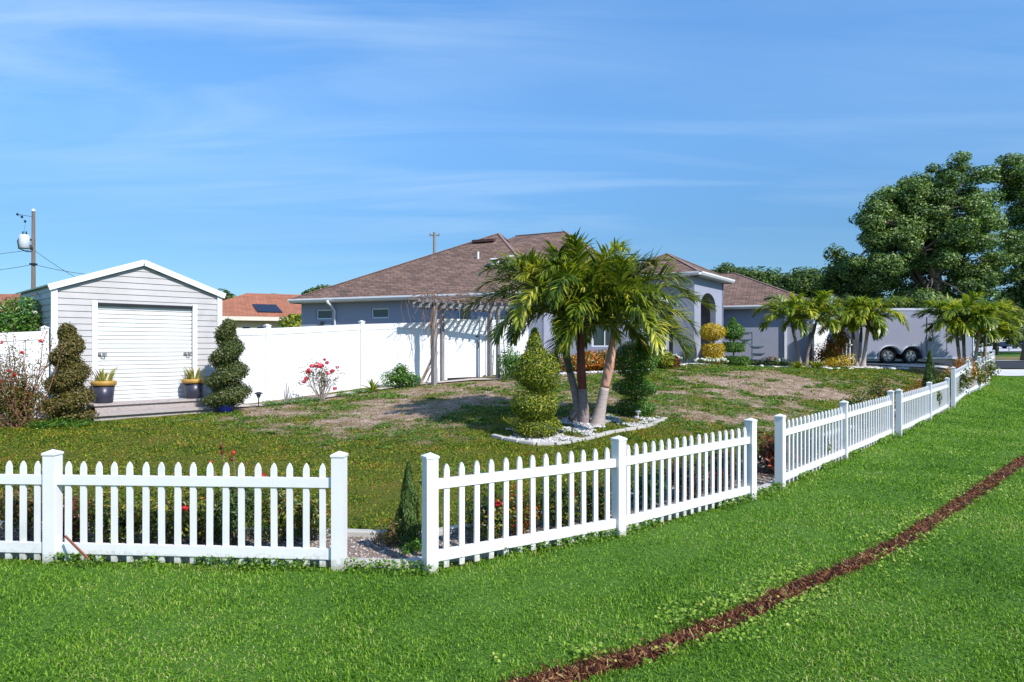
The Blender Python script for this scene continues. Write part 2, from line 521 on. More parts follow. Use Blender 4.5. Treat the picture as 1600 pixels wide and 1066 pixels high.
anch = []
def an(x, y, z): anch.append((x, y, z))
def ap(px, py, D):
    p = at(px, py, D); anch.append((p.x, p.y, p.z))
for p in fence_line: an(p.x, p.y, p.z)
for x, y in ((-14, -4), (0, -6), (14, -4), (-12, 3), (-5, 3), (0, 2.5), (5, 3), (12, 4), (20, 6), (0, 4.5), (-6, 4.8), (5, 6.5), (10, 9), (14, 13), (18, 17), (24, 20), (30, 12), (45, 20), (3, 4.5)):
    an(x, y, 0.0)
for px, py, D in ((144, 659, 13.6), (340, 641, 15.6), (0, 672, 12.4), (103, 660, 13.1), (385, 632, 17.0), (565, 607, 19.9), (670, 597, 21.5),
                  (740, 592, 22.5), (915, 662, 13.6), (992, 650, 14.8), (838, 685, 12.2), (800, 590, 22.5), (900, 583, 23.0), (1083, 568, 28.0),
                  (1125, 572, 28.5), (1230, 573, 29.0), (1340, 572.5, 28.7), (1390, 572, 29.5), (1480, 580, 29.5), (1380, 569, 31.0), (1470, 569, 31.5),
                  (1600, 587, 35.0), (1700, 590, 35.0), (1580, 577.5, 38.0), (1700, 577.5, 38.0), (1580, 565.5, 48), (1800, 565, 48), (1580, 550, 72), (1800, 550, 75),
                  (1580, 541.5, 115), (1800, 541.5, 115), (1300, 600, 22.3), (1150, 600, 21.0), (1000, 620, 17.5), (700, 660, 13.8), (500, 670, 13.2), (300, 700, 11.2),
                  (1210, 572, 29), (1420, 590, 25.5)):
    ap(px, py, D)
for x, y, z in ((-40, 12, .6), (-25, 30, .9), (-10, 45, 1.1), (10, 50, 1.2), (-60, 90, 1.1), (0, 110, 1.3), (60, 140, 1.8), (-90, 20, .9), (90, 20, .6), (90, 60, 1.2), (-40, 60, 1.1), (0, 35, 1.22), (-12, 22, .95), (-18, 10, .35), (12, 45, 1.2), (-16, 4, 0.0), (-14, 7.5, .08)):
    an(x, y, z)
AN = np.array(anch)
def _tps(r2):
    return 0.5 * r2 * np.log(r2 + 1e-9)
_n = len(AN)
_d2 = ((AN[:, None, :2] - AN[None, :, :2]) ** 2).sum(-1)
_K = _tps(_d2) + np.eye(_n) * 0.35
_P = np.hstack([np.ones((_n, 1)), AN[:, :2]])
_A = np.block([[_K, _P], [_P.T, np.zeros((3, 3))]])
_w = np.linalg.solve(_A, np.concatenate([AN[:, 2], np.zeros(3)]))
def H(x, y):
    x = np.atleast_1d(np.asarray(x, float)); y = np.atleast_1d(np.asarray(y, float))
    out_ = np.zeros(len(x))
    # far away the land is level
    xx = np.clip(x, -85, 85); yy = np.clip(y, -5, 135)
    for s_ in range(0, len(x), 20000):
        sl = slice(s_, s_ + 20000)
        d2 = (xx[sl, None] - AN[None, :, 0]) ** 2 + (yy[sl, None] - AN[None, :, 1]) ** 2
        out_[sl] = _tps(d2) @ _w[:_n] + _w[_n] + _w[_n + 1] * xx[sl] + _w[_n + 2] * yy[sl]
    return np.clip(out_, -0.12, 2.2)
def h(x, y): return float(H([x], [y])[0])
def on(px, D, dz=0.0):
    """point of the ground under photo column px at distance D"""
    x = (px - 800) / FPX * D
    return Vector((x, D, h(x, D) + dz))

# lot polygon (inside the picket fence) for the two kinds of lawn
lot = [(-60, 10)] + [(p.x, p.y) for p in fence_line] + [(26.5, 36.5), (60, 60), (-60, 60)]
LOT = np.array(lot)
def inside(x, y, poly):
    x = np.asarray(x); y = np.asarray(y)
    c = np.zeros(x.shape, bool)
    n = len(poly)
    j = n - 1
    for i in range(n):
        xi, yi = poly[i]; xj, yj = poly[j]
        cond = ((yi > y) != (yj > y)) & (x < (xj - xi) * (y - yi) / ((yj - yi) + 1e-12) + xi)
        c ^= cond
        j = i
    return c
def dist_line(x, y, pts):
    """distance to a polyline"""
    best = np.full(np.shape(x), 1e9)
    for (ax, ay), (bx, by) in zip(pts[:-1], pts[1:]):
        vx, vy = bx - ax, by - ay
        t = np.clip(((x - ax) * vx + (y - ay) * vy) / (vx * vx + vy * vy), 0, 1)
        best = np.minimum(best, np.hypot(x - ax - t * vx, y - ay - t * vy))
    return best

# simple numpy value noise for patches (stable)
_perm = rng.random((256, 256))
def vnoise(x, y, s):
    x = np.asarray(x) * s + 1000.3; y = np.asarray(y) * s + 1000.7
    xi = np.floor(x).astype(int); yi = np.floor(y).astype(int)
    fx = x - xi; fy = y - yi
    fx = fx * fx * (3 - 2 * fx); fy = fy * fy * (3 - 2 * fy)
    a = _perm[xi % 256, yi % 256]; b = _perm[(xi + 1) % 256, yi % 256]
    c_ = _perm[xi % 256, (yi + 1) % 256]; d = _perm[(xi + 1) % 256, (yi + 1) % 256]
    return (a * (1 - fx) + b * fx) * (1 - fy) + (c_ * (1 - fx) + d * fx) * fy
def fbm(x, y, s):
    return (vnoise(x, y, s) * .5 + vnoise(x, y, s * 2.1) * .27 + vnoise(x, y, s * 4.3) * .15 + vnoise(x, y, s * 9.1) * .08)

# the bare strip in the front lawn
strip_px = [(700, 1120), (855, 1063), (1000, 1025), (1080, 992), (1180, 952), (1250, 916), (1330, 884), (1415, 842), (1485, 793), (1540, 756), (1600, 714), (1680, 670), (1800, 630)]
strip_pts = [(gp(a, b).x, gp(a, b).y) for a, b in strip_px]

def dryness(x, y):
    """0 green mat, 1 bare brown ground, inside the lot"""
    base = 0.52 * fbm(x, y, 0.55) + 0.30 * fbm(x + 31, y + 17, 2.2) + 0.18 * fbm(x + 77, y + 5, 6.0)
    px = 800 + x / np.maximum(y, .1) * FPX
    py = 540 + (CAMZ - H(x, y)) * FPX / np.maximum(y, .1)
    # the ground dries out towards the house
    t = np.clip((y - 10.5) / 3.0, 0, 1) * 0.165
    t = t - 0.16 * np.clip((9.0 - y) / 3, 0, 1)
    t = t + 0.16 * np.exp(-((px - 620) / 190) ** 2 - ((y - 16) / 4.0) ** 2) 
    t = t - 0.20 * np.clip((430 - px) / 200, 0, 1)
    t = t + 0.13 * np.exp(-((px - 1150) / 220) ** 2 - ((y - 21) / 5.0) ** 2)
    t = t - 0.14 * np.exp(-((px - 1200) / 160) ** 2 - ((y - 12.5) / 2.2) ** 2)
    return np.clip((base + t - 0.615) / 0.16, 0, 1)

# ---- ground sheet: fine near, coarse far
xs = np.concatenate([[-900, -400, -200, -120, -85, -60, -45, -34], np.arange(-28, -12, 0.8), np.arange(-12, 12, 0.16), np.arange(12, 32, 0.5), [34, 40, 48, 60, 85, 120, 200, 400, 900]])
ys = np.concatenate([[-60, -20, -6, -2], np.arange(0, 3, 0.5), np.arange(3, 30, 0.16), np.arange(30, 50, 0.7), [52, 56, 60, 66, 72, 80, 90, 100, 115, 135, 200, 400, 1200]])
gx, gy = np.meshgrid(xs, ys)
X = gx.ravel(); Y = gy.ravel()
Z = H(X, Y)
near = (np.abs(X) < 30) & (Y < 36)
Z = Z + np.where(near, (fbm(X, Y, 2.2) - 0.5) * 0.035, 0)
ins = inside(X, Y, lot).astype(float)
dry = np.where(ins > 0.5, dryness(X, Y), 0.0)
dstrip = dist_line(X, Y, strip_pts)
stripm = np.clip(1 - dstrip / (0.11 + 0.05 * vnoise(X, Y, 3)), 0, 1)
Z = Z - 0.03 * np.clip(1 - dstrip / 0.16, 0, 1)
nx, ny = len(xs), len(ys)
ii = (np.arange(ny - 1)[:, None] * nx + np.arange(nx - 1)[None, :]).ravel()
F = np.stack([ii, ii + 1, ii + 1 + nx, ii + nx], axis=1)

def mat_ground():
    m, t, b = mat_new('ground_soil_and_turf')
    tcn = t.nodes.new('ShaderNodeTexCoord')
    def noise(scale, det=6, rough=0.6):
        n = t.nodes.new('ShaderNodeTexNoise'); n.inputs['Scale'].default_value = scale
        n.inputs['Detail'].default_value = det; n.inputs['Roughness'].default_value = rough
        lk(t, tcn.outputs['Object'], n.inputs['Vector']); return n
    def ramp(src, stops):
        c = t.nodes.new('ShaderNodeValToRGB'); e_ = c.color_ramp.elements
        e_[0].position = stops[0][0]; e_[0].color = (*stops[0][1], 1)
        e_[1].position = stops[-1][0]; e_[1].color = (*stops[-1][1], 1)
        for p, q in stops[1:-1]:
            k_ = e_.new(p); k_.color = (*q, 1)
        lk(t, src, c.inputs[0]); return c.outputs[0]
    def mixc(f, a, b_):
        x = t.nodes.new('ShaderNodeMix'); x.data_type = 'RGBA'
        lk(t, f, x.inputs[0]); lk(t, a, x.inputs[6]); lk(t, b_, x.inputs[7]); return x.outputs[2]
    def attr(nm):
        a = t.nodes.new('ShaderNodeAttribute'); a.attribute_name = nm; return a.outputs['Fac']
    n_f = noise(90); n_m = noise(9); n_s = noise(28)
    green = ramp(n_f.outputs[0], [(0.3, (0.03, 0.075, 0.01)), (0.55, (0.075, 0.165, 0.02)), (0.75, (0.13, 0.24, 0.035))])
    olive = ramp(n_f.outputs[0], [(0.3, (0.035, 0.045, 0.006)), (0.55, (0.10, 0.11, 0.012)), (0.75, (0.18, 0.16, 0.03))])
    nbm = t.nodes.new('ShaderNodeMath'); nbm.operation = 'MULTIPLY_ADD'; nbm.inputs[1].default_value = 0.55
    lk(t, n_s.outputs[0], nbm.inputs[0])
    nb3 = t.nodes.new('ShaderNodeMath'); nb3.operation = 'MULTIPLY'; nb3.inputs[1].default_value = 0.45; lk(t, noise(3.1, 8, .7).outputs[0], nb3.inputs[0]); lk(t, nb3.outputs[0], nbm.inputs[2])
    bare = ramp(nbm.outputs[0], [(0.36, (0.06, 0.045, 0.022)), (0.45, (0.17, 0.115, 0.062)), (0.53, (0.31, 0.215, 0.155)), (0.62, (0.54, 0.43, 0.37))])
    brown = ramp(n_f.outputs[0], [(0.3, (0.04, 0.014, 0.007)), (0.6, (0.15, 0.055, 0.026)), (0.8, (0.25, 0.12, 0.06))])
    inner = mixc(attr('dry'), olive, bare)
    c = mixc(attr('lot'), green, inner)
    c = mixc(attr('strip'), c, brown)
    lk(t, c, b.inputs['Base Color'])
    b.inputs['Roughness'].default_value = 0.95; b.inputs['Specular IOR Level'].default_value = 0.15
    bp = t.nodes.new('ShaderNodeBump'); bp.inputs['Strength'].default_value = 0.8; bp.inputs['Distance'].default_value = 0.03
    lk(t, n_s.outputs[0], bp.inputs['Height']); lk(t, bp.outputs[0], b.inputs['Normal'])
    return m
ground = np_mesh('ground', np.stack([X, Y, Z], 1), F, mat_ground(), smooth=True, attrs={'dry': dry, 'lot': ins, 'strip': stripm})
kind(ground, 'structure')

def sheet(name, poly, mat, dz=0.02, step=0.8):
    """flat strip of paving that follows the ground: poly is a list of (near, far) world xy pairs"""
    vs = []; cols = 0
    nseg = 6
    for (a, b) in poly:
        for k_ in range(nseg + 1):
            t_ = k_ / nseg
            x = a[0] + (b[0] - a[0]) * t_; y = a[1] + (b[1] - a[1]) * t_
            vs.append((x, y, h(x, y) + dz))
    fs = []
    m_ = nseg + 1
    for i in range(len(poly) - 1):
        for k_ in range(nseg):
            fs.append((i * m_ + k_, (i + 1) * m_ + k_, (i + 1) * m_ + k_ + 1, i * m_ + k_ + 1))
    mb = MB(); mb.add(vs, fs)
    o = mb.build(name, mat)
    return kind(o, 'structure')
def xy(px, D): return ((px - 800) / FPX * D, D)
def lerp_pairs(pairs, n=6):
    o_ = []
    for (a, b), (c_, d) in zip(pairs[:-1], pairs[1:]):
        for i in range(n):
            t_ = i / n
            o_.append(((a[0] + (c_[0] - a[0]) * t_, a[1] + (c_[1] - a[1]) * t_), (b[0] + (d[0] - b[0]) * t_, b[1] + (d[1] - b[1]) * t_)))
    o_.append(pairs[-1]); return o_
sheet('driveway', lerp_pairs([(xy(1352, 29.7), xy(1300, 36)), (xy(1420, 29.6), xy(1400, 35.8)), (xy(1480, 30.0), xy(1470, 36)), (xy(1530, 32.4), xy(1530, 37.2)), (xy(1610, 35.0), xy(1600, 38)), (xy(1800, 36.0), xy(1790, 38.4))]), M['drive'], 0.03)
sheet('road', lerp_pairs([(xy(1380, 37.6), xy(1380, 47.0)), (xy(1600, 38.3), xy(1600, 48)), (xy(1900, 38.9), xy(1900, 49)), (xy(2600, 40), xy(2600, 50))]), M['asphalt'], 0.05)
sheet('pavement', lerp_pairs([(xy(1500, 48.3), xy(1500, 49.3)), (xy(1900, 49.4), xy(1900, 50.4))]), M['drive'], 0.07)
sheet('far_road', lerp_pairs([(xy(1500, 70), xy(1490, 118)), (xy(1600, 73), xy(1600, 118)), (xy(1800, 78), xy(1800, 120))], 8), M['paleroad'], 0.06)
# white shell path by the privacy fence
path_pts = [(330, 16.0), (400, 16.5), (470, 17.4), (560, 19.0), (650, 20.6), (740, 22.0), (800, 21.9)]
sheet('path', lerp_pairs([(xy(p, D - 0.25), xy(p, D + 0.25)) for p, D in path_pts], 4), mat_plain('shell_path', (0.42, 0.37, 0.33), 0.9, 0.2, 5.0, bump=0.6, bs=60, dirt=(0.26, 0.20, 0.17)), 0.035)

# ------------------------------------------------------------------ grass blades
def mat_grass(name, cols, big):
    return mat_leaf(name, cols, rough=0.5, trans=0.35, spec=0.25, big=big)
M['grass'] = mat_grass('lawn_grass', [(0.0, (0.03, 0.09, 0.006)), (0.3, (0.090, 0.205, 0.011)), (0.7, (0.18, 0.335, 0.020)), (0.95, (0.27, 0.42, 0.035)), (1.0, (0.42, 0.42, 0.15))], (0.6, 0.24))
M['mat_green'] = mat_grass('creeping_groundcover', [(0.0, (0.02, 0.055, 0.004)), (0.3, (0.085, 0.16, 0.007)), (0.72, (0.23, 0.30, 0.012)), (0.94, (0.34, 0.25, 0.03)), (1.0, (0.36, 0.16, 0.04))], (2.2, 0.30))
M['mat_dry'] = mat_grass('dry_thatch', [(0.0, (0.15, 0.10, 0.05)), (0.5, (0.32, 0.23, 0.13)), (1.0, (0.48, 0.38, 0.24))], (0.8, 0.1))
M['strip_dry'] = mat_grass('dead_runners', [(0.0, (0.025, 0.007, 0.004)), (0.5, (0.12, 0.034, 0.014)), (0.85, (0.27, 0.11, 0.04)), (1.0, (0.45, 0.30, 0.14))], (2, 0.1))

def blades(name, x, y, L, W, mat, lean=0.5, lift=0.0, seg2=True, z=None):
    n = len(x)
    if z is None: z = H(x, y)
    base = np.stack([x, y, z - 0.008 + lift], 1)
    az = rng.random(n) * 2 * np.pi
    ln = lean * (0.25 + rng.random(n))
    d = np.stack([np.cos(az), np.sin(az), np.zeros(n)], 1)
    s_az = az + np.pi / 2 + rng.normal(size=n) * 0.5
    s_ = np.stack([np.cos(s_az), np.sin(s_az), np.zeros(n)], 1)
    L = L[:, None]; W = W[:, None]; ln = ln[:, None]
    upv = np.array([[0, 0, 1.0]])
    mid = base + upv * L * 0.58 + d * L * ln * 0.35
    tip = base + upv * L * (0.98 - 0.35 * ln) + d * L * ln * 1.0
    V = np.stack([base - s_ * W * .5, base + s_ * W * .5, mid + s_ * W * .5, mid - s_ * W * .5, tip], 1).reshape(-1, 3)
    i = np.arange(n)[:, None] * 5
    F_ = np.concatenate([i + np.array([[0, 1, 2]]), i + np.array([[0, 2, 3]]), i + np.array([[3, 2, 4]])], 0)
    rn = np.repeat(rng.random(n), 5)
    o = np_mesh(name, V, F_, mat, rnd=rn)
    return kind(o, 'stuff')

def scatter(n, D0, D1, k=1.15, power=1.0):
    """points in the view wedge (with margin); density falls with distance"""
    # sample D with pdf ~ D^(1-power*2+...) : power 1 -> equal per screen-log, 0 -> uniform area
    u = rng.random(n)
    a = 2 - 1.5 * power
    D = (D0 ** a + u * (D1 ** a - D0 ** a)) ** (1 / a)
    x = (rng.random(n) * 2 - 1) * D * 0.75 * k
    return x, D
n = 760000
x, y = scatter(n, 3.3, 36, power=1.0)
out_ = ~inside(x, y, lot)
ds = dist_line(x, y, strip_pts)
edge = 0.035 + 0.10 * vnoise(x, y, 2.5) + 0.05 * vnoise(x, y, 9)
keep = out_ & (ds > edge * rng.uniform(0.75, 1.1, n)) & (y < 33.5 + 0.05 * (x - 20)) & ((x < 60))
x = x[keep]; y = y[keep]
hh = 0.024 + 0.016 * fbm(x, y, 1.5) 
tall = dist_line(x, y, [(p.x, p.y) for p in fence_line]) < 0.12
L_ = hh * (0.7 + 0.7 * rng.random(len(x))) * np.where(tall, 1.5, 1.0) * (1 + np.clip((y - 8) / 40, 0, .5))
W_ = (0.0042 + 0.0034 * rng.random(len(x))) * np.clip(y / 6.0, 1, 4.5)
blades('front_lawn_grass', x, y, L_, W_, M['grass'], lean=1.0)

# creeping mat inside the lot
n = 420000
x, y = scatter(n, 5.8, 30, power=1.0)
ins_ = inside(x, y, lot)
dr = dryness(x, y)
fl = dist_line(x, y, [(p.x, p.y) for p in fence_line])
keep = ins_ & (rng.random(n) > dr * 0.96) & (fl > 0.85)
xg, yg = x[keep], y[keep]
# keep out of buildings and paving: simple distance rules in view columns
pxg = 800 + xg / yg * FPX
lim = np.interp(pxg, [-400, 0, 140, 345, 420, 565, 670, 760, 900, 1083, 1230, 1345, 1400, 1480, 1700], [12, 12.6, 13.3, 15.2, 16.3, 18.8, 20.3, 21.6, 22.6, 27.0, 28.4, 28.2, 28.9, 29.2, 31])
kk = yg < lim
xg, yg = xg[kk], yg[kk]
L_ = (0.018 + 0.016 * rng.random(len(xg)) + 0.03 * (rng.random(len(xg)) > .97)) * (1 + np.clip((yg - 8) / 20, 0, .7)) * (0.6 + fbm(xg, yg, 1.2))
W_ = (0.009 + 0.006 * rng.random(len(xg))) * np.clip(yg / 8.0, 0.9, 3.2)
blades('creeping_groundcover', xg, yg, L_, W_, M['mat_green'], lean=1.3)
keep = ins_ & (dr > 0.25) & (rng.random(n) < 0.35) & (fl > 0.9)
xd, yd = x[keep], y[keep]
pxd = 800 + xd / yd * FPX
kk = yd < np.interp(pxd, [-400, 0, 140, 345, 420, 565, 670, 760, 900, 1083, 1230, 1345, 1400, 1480, 1700], [12, 12.6, 13.3, 15.2, 16.3, 18.8, 20.3, 21.6, 22.6, 27.0, 28.4, 28.2, 28.9, 29.2, 31])
xd, yd = xd[kk], yd[kk]
L_ = (0.012 + 0.02 * rng.random(len(xd))); W_ = (0.006 + 0.004 * rng.random(len(xd))) * np.clip(yd / 8.0, 1, 3)
blades('dry_grass_thatch', xd, yd, L_, W_, M['mat_dry'], lean=1.6)

# broad-leaved weeds crowding the foot of the picket fence
fx_ = np.array([(p.x, p.y) for p in fence_line[:-5]]); fs_ = np.r_[0, np.cumsum(np.hypot(*np.diff(fx_, axis=0).T))]
u_ = rng.random(16000) ** 1.15 * fs_[-1]; wx_ = np.interp(u_, fs_, fx_[:, 0]); wy_ = np.interp(u_, fs_, fx_[:, 1]) - np.abs(rng.normal(size=16000)) * .06 + .02
kw = fbm(wx_, wy_, 1.4) > .50; wx_, wy_ = wx_[kw], wy_[kw]
Pw = np.stack([wx_, wy_, H(wx_, wy_) + .015 + rng.random(len(wx_)) ** 1.5 * .085], 1); Nw = unit(np.stack([rng.normal(size=len(wx_)) * .5, rng.normal(size=len(wx_)) * .5 - .4, np.ones(len(wx_))], 1))
M['footweed'] = mat_leaf('foot_weed_leaves', [(0, (.03, .09, .008)), (.5, (.09, .20, .014)), (1, (.22, .32, .03))], .5, .3)
kind(leaf_obj('fence_foot_weeds', Pw, Nw, .030 * (.6 + .7 * rng.random(len(wx_))) * np.clip(wy_ / 7, 1, 2), .022 * np.clip(wy_ / 7, 1, 2), M['footweed'], None, fold=.1), 'stuff')
# leafy clumps of creeping weeds where the mat breaks up
P_, N2_ = [], []
cx_, cy_ = scatter(5200, 8.5, 28, power=.6)
dd_ = dryness(cx_, cy_); okc = inside(cx_, cy_, lot) & (dd_ > .12) & (dd_ < .8) & (dist_line(cx_, cy_, [(p.x, p.y) for p in fence_line]) > 1.0)
pc_ = 800 + cx_ / cy_ * FPX
okc &= cy_ < np.interp(pc_, [-400, 0, 140, 345, 420, 565, 670, 760, 900, 1083, 1230, 1345, 1400, 1480, 1700], [12, 12.4, 13.0, 15.0, 16.1, 18.6, 20.1, 21.4, 22.4, 26.6, 28.0, 27.9, 28.6, 29.0, 31])
cx_, cy_ = cx_[okc][:900], cy_[okc][:900]
for a_, b_ in zip(cx_, cy_):
    m_ = rng.integers(25, 80); r_ = rng.uniform(.06, .22)
    th_ = rng.random(m_) * 6.28; rr_ = np.sqrt(rng.random(m_)) * r_
    P_.append(np.stack([a_ + np.cos(th_) * rr_ * 1.5, b_ + np.sin(th_) * rr_, .012 + .035 * rng.random(m_) * (1 - rr_ / r_ * .6)], 1))
P_ = np.concatenate(P_); P_[:, 2] += H(P_[:, 0], P_[:, 1]) + .01
Nc_ = unit(np.stack([rng.normal(size=len(P_)) * .5, rng.normal(size=len(P_)) * .5, np.ones(len(P_))], 1))
M['clump'] = mat_leaf('creeping_weed_leaves', [(0, (.04, .10, .012)), (.5, (.10, .20, .022)), (1, (.22, .31, .04))], .5, .3)
kind(leaf_obj('creeping_weeds', P_, Nc_, .032 * (.6 + .8 * rng.random(len(P_))) * np.clip(P_[:, 1] / 11, 1, 2), .024 * np.clip(P_[:, 1] / 11, 1, 2), M['clump'], None, fold=.1), 'stuff')
# pale leaf litter and bits on the bare soil
lx, ly = scatter(9000, 8, 27, power=.7)
okl = inside(lx, ly, lot) & (dryness(lx, ly) > .2); lx, ly = lx[okl], ly[okl]
Pl_ = np.stack([lx, ly, H(lx, ly) + .012], 1); Nl_ = unit(np.stack([rng.normal(size=len(lx)) * .3, rng.normal(size=len(lx)) * .3, np.ones(len(lx))], 1))
M['litter'] = mat_leaf('leaf_litter', [(0, (.10, .05, .02)), (.5, (.34, .22, .12)), (1, (.62, .55, .46))], .7, .1)
kind(leaf_obj('leaf_litter', Pl_, Nl_, .03 * (.5 + rng.random(len(lx))) * np.clip(ly / 12, 1, 1.8), .016 * np.clip(ly / 12, 1, 1.8), M['litter'], None), 'stuff')

# dead runners and weeds in the bare strip
n = 26000
seg = np.array(strip_pts)
sl_ = np.cumsum(np.r_[0, np.hypot(*np.diff(seg, axis=0).T)])
u = rng.random(n) ** 1.5 * sl_[-1]
cx = np.interp(u, sl_, seg[:, 0]); cy = np.interp(u, sl_, seg[:, 1])
off = rng.normal(size=n) * (0.03 + 0.035 * vnoise(cx, cy, 2.3))
ti = np.clip(np.searchsorted(sl_, u) - 1, 0, len(seg) - 2)
tv = seg[ti + 1] - seg[ti]; tv = tv / np.linalg.norm(tv, axis=1, keepdims=True)
x = cx - tv[:, 1] * off; y = cy + tv[:, 0] * off
az = rng.random(n) * np.pi; dl = rng.uniform(0.02, 0.07, n)
zz = H(x, y) - 0.015 + rng.random(n) * 0.025
p0 = np.stack([x, y, zz], 1)
dv = np.stack([np.cos(az) * dl, np.sin(az) * dl, rng.normal(size=n) * 0.012 + 0.004], 1)
sv = np.stack([-np.sin(az), np.cos(az), rng.normal(size=n) * 0.5], 1) * (0.0035 * np.clip(y / 6, 1, 3))[:, None]
V = np.stack([p0 - sv, p0 + sv, p0 + dv + sv, p0 + dv - sv], 1).reshape(-1, 3)
Fq = np.arange(n * 4).reshape(-1, 4)
kind(np_mesh('dead_grass_runners', V, Fq, M['strip_dry'], rnd=np.repeat(rng.random(n), 4)), 'stuff')
# round weed leaves along its edges
n = 9000
u = rng.random(n) ** 1.6 * sl_[-1]
cx = np.interp(u, sl_, seg[:, 0]); cy = np.interp(u, sl_, seg[:, 1])
off = (0.13 + np.abs(rng.normal(size=n)) * 0.13) * np.where(rng.random(n) < .55, -1, 1)
off = np.where(rng.random(n) < .12, off * .4, off)
x = cx + off * 0.55 * np.sign(1); y = cy - off * 0.8
pt = fbm(x, y, 1.6) > 0.47
x = x[pt]; y = y[pt]
P = np.stack([x, y, H(x, y) + 0.03 + rng.random(len(x)) * 0.02], 1)
Nn = unit(np.stack([rng.normal(size=len(x)) * .45, rng.normal(size=len(x)) * .45 - .2, np.ones(len(x))], 1))
M['weed'] = mat_leaf('weed_leaves', [(0, (0.10, 0.20, 0.015)), (0.7, (0.22, 0.35, 0.025)), (1, (0.46, 0.46, 0.10))], 0.5, 0.3)
kind(leaf_obj('lawn_weeds', P, Nn, 0.026 * (0.6 + .7 * rng.random(len(x))), 0.024, M['weed'], None, fold=0.1), 'stuff')
# ------------------------------------------------------------------ picket fences
def picket_fence(name, label, pts, counts, hp=1.0, group='white picket fences round the yard', posth=None):
    base = pts[0]
    root = thing(name, label, 'picket fence', tuple(base), group)
    pw = 0.108
    for i, p in enumerate(pts):
        hh_ = posth[i] if posth else hp
        a = pts[max(i - 1, 0)]; b = pts[min(i + 1, len(pts) - 1)]
        if i == 0: d = (pts[1] - pts[0])
        elif i == len(pts) - 1: d = pts[i] - pts[i - 1]
        else: d = (pts[i + 1] - pts[i - 1])
        rz = math.atan2(d.y, d.x) + random.uniform(-.02, .02)
        mb = MB(); mb.box((p.x, p.y, p.z + hh_ / 2 - 0.06), (pw, pw, hh_ + 0.05), rz)
        po = mb.build('post', M['vinyl_p'], root)
        # flared pyramid cap
        z0 = p.z + hh_ - 0.035
        mb = MB(); mb.box((p.x, p.y, z0 + 0.009), (pw + .014, pw + .014, 0.018), rz)
        co, si = math.cos(rz), math.sin(rz); r_ = (pw + .014) / 2
        vs = [(p.x + (a_ * co - b_ * si) * r_, p.y + (a_ * si + b_ * co) * r_, z0 + 0.0185) for a_, b_ in ((-1, -1), (1, -1), (1, 1), (-1, 1))] + [(p.x, p.y, z0 + 0.048)]
        mb.add(vs, [(0, 1, 4), (1, 2, 4), (2, 3, 4), (3, 0, 4)])
        cp = mb.build('post_cap', M['vinyl_p'], po)
    for i in range(len(pts) - 1):
        a = pts[i]; b = pts[i + 1]
        ha = (posth[i] if posth else hp); hb = (posth[i + 1] if posth else hp)
        d = (b - a); Lh = math.hypot(d.x, d.y); du = Vector((d.x / Lh, d.y / Lh, 0))
        def zc(t_, f): return a.z + (b.z - a.z) * t_ + (ha + (hb - ha) * t_) * f
        p0 = a + du * (pw / 2 - 0.004); p1 = b - du * (pw / 2 - 0.004)
        for f0, f1 in ((0.088, 0.178), (0.700, 0.782)):
            fm = (f0 + f1) / 2
            q0 = Vector((p0.x, p0.y, zc(0.03, fm))); q1 = Vector((p1.x, p1.y, zc(0.97, fm)))
            mb = MB(); mb.beam(q0, q1, 0.045, (f1 - f0) * (ha + hb) / 2)
            mb.build('rail', M['vinyl_p'], root)
        n_ = counts[i]
        for k_ in range(n_):
            t_ = (k_ + 1) / (n_ + 1)
            c = a + (b - a) * t_
            zb = zc(t_, 0.022); zt = zc(t_, 0.905)
            tw = 0.026; th = 0.011
            nrm_ = Vector((-du.y, du.x, 0))
            jit = random.uniform(-.003, .003)
            prof = [(-tw, zb), (tw, zb), (tw, zt - 0.055), (tw * 0.62, zt - 0.022), (0.0, zt), (-tw * 0.62, zt - 0.022), (-tw, zt - 0.055)]
            tilt = random.uniform(-.006, .006)
            vs = []
            for sg in (-1, 1):
                for s_, z_ in prof:
                    q = Vector((c.x, c.y, 0)) + du * (s_ + jit + tilt * (z_ - zb)) + nrm_ * th * sg
                    vs.append((q.x, q.y, z_))
            nn = len(prof)
            fs = [tuple(range(nn)), tuple(range(2 * nn - 1, nn - 1, -1))] + [(j, j + nn, (j + 1) % nn + nn, (j + 1) % nn) for j in range(nn)]
            mb = MB(); mb.add(vs, fs); mb.build('picket', M['vinyl_p'], root)
    return root
picket_fence('picket_fence', 'white picket fence run on the left, cut by the frame edge', [A_left2, A_left] + runA, [17, 17, 17], posth=[1, 1, 1.005, 1.02])
picket_fence('picket_fence', 'white picket fence run in the middle, two panels in front of the triple palms', runB, [13, 17], posth=[1.02, 1.015, 1.025])
picket_fence('picket_fence', 'white picket fence run with a dark red shrub at its left post', runC, [17, 18], posth=[1.01, 1.0, 1.0])
picket_fence('picket_fence', 'short white picket fence run just before the taller far section', runD, [17, 16], posth=[1.0, 1.0, 0.98])
picket_fence('picket_fence', 'tall far section of white picket fence with vines growing through it near the road', runE, [17, 12, 11, 17], posth=[1.24, 1.25, 1.31, 1.40, 1.24])

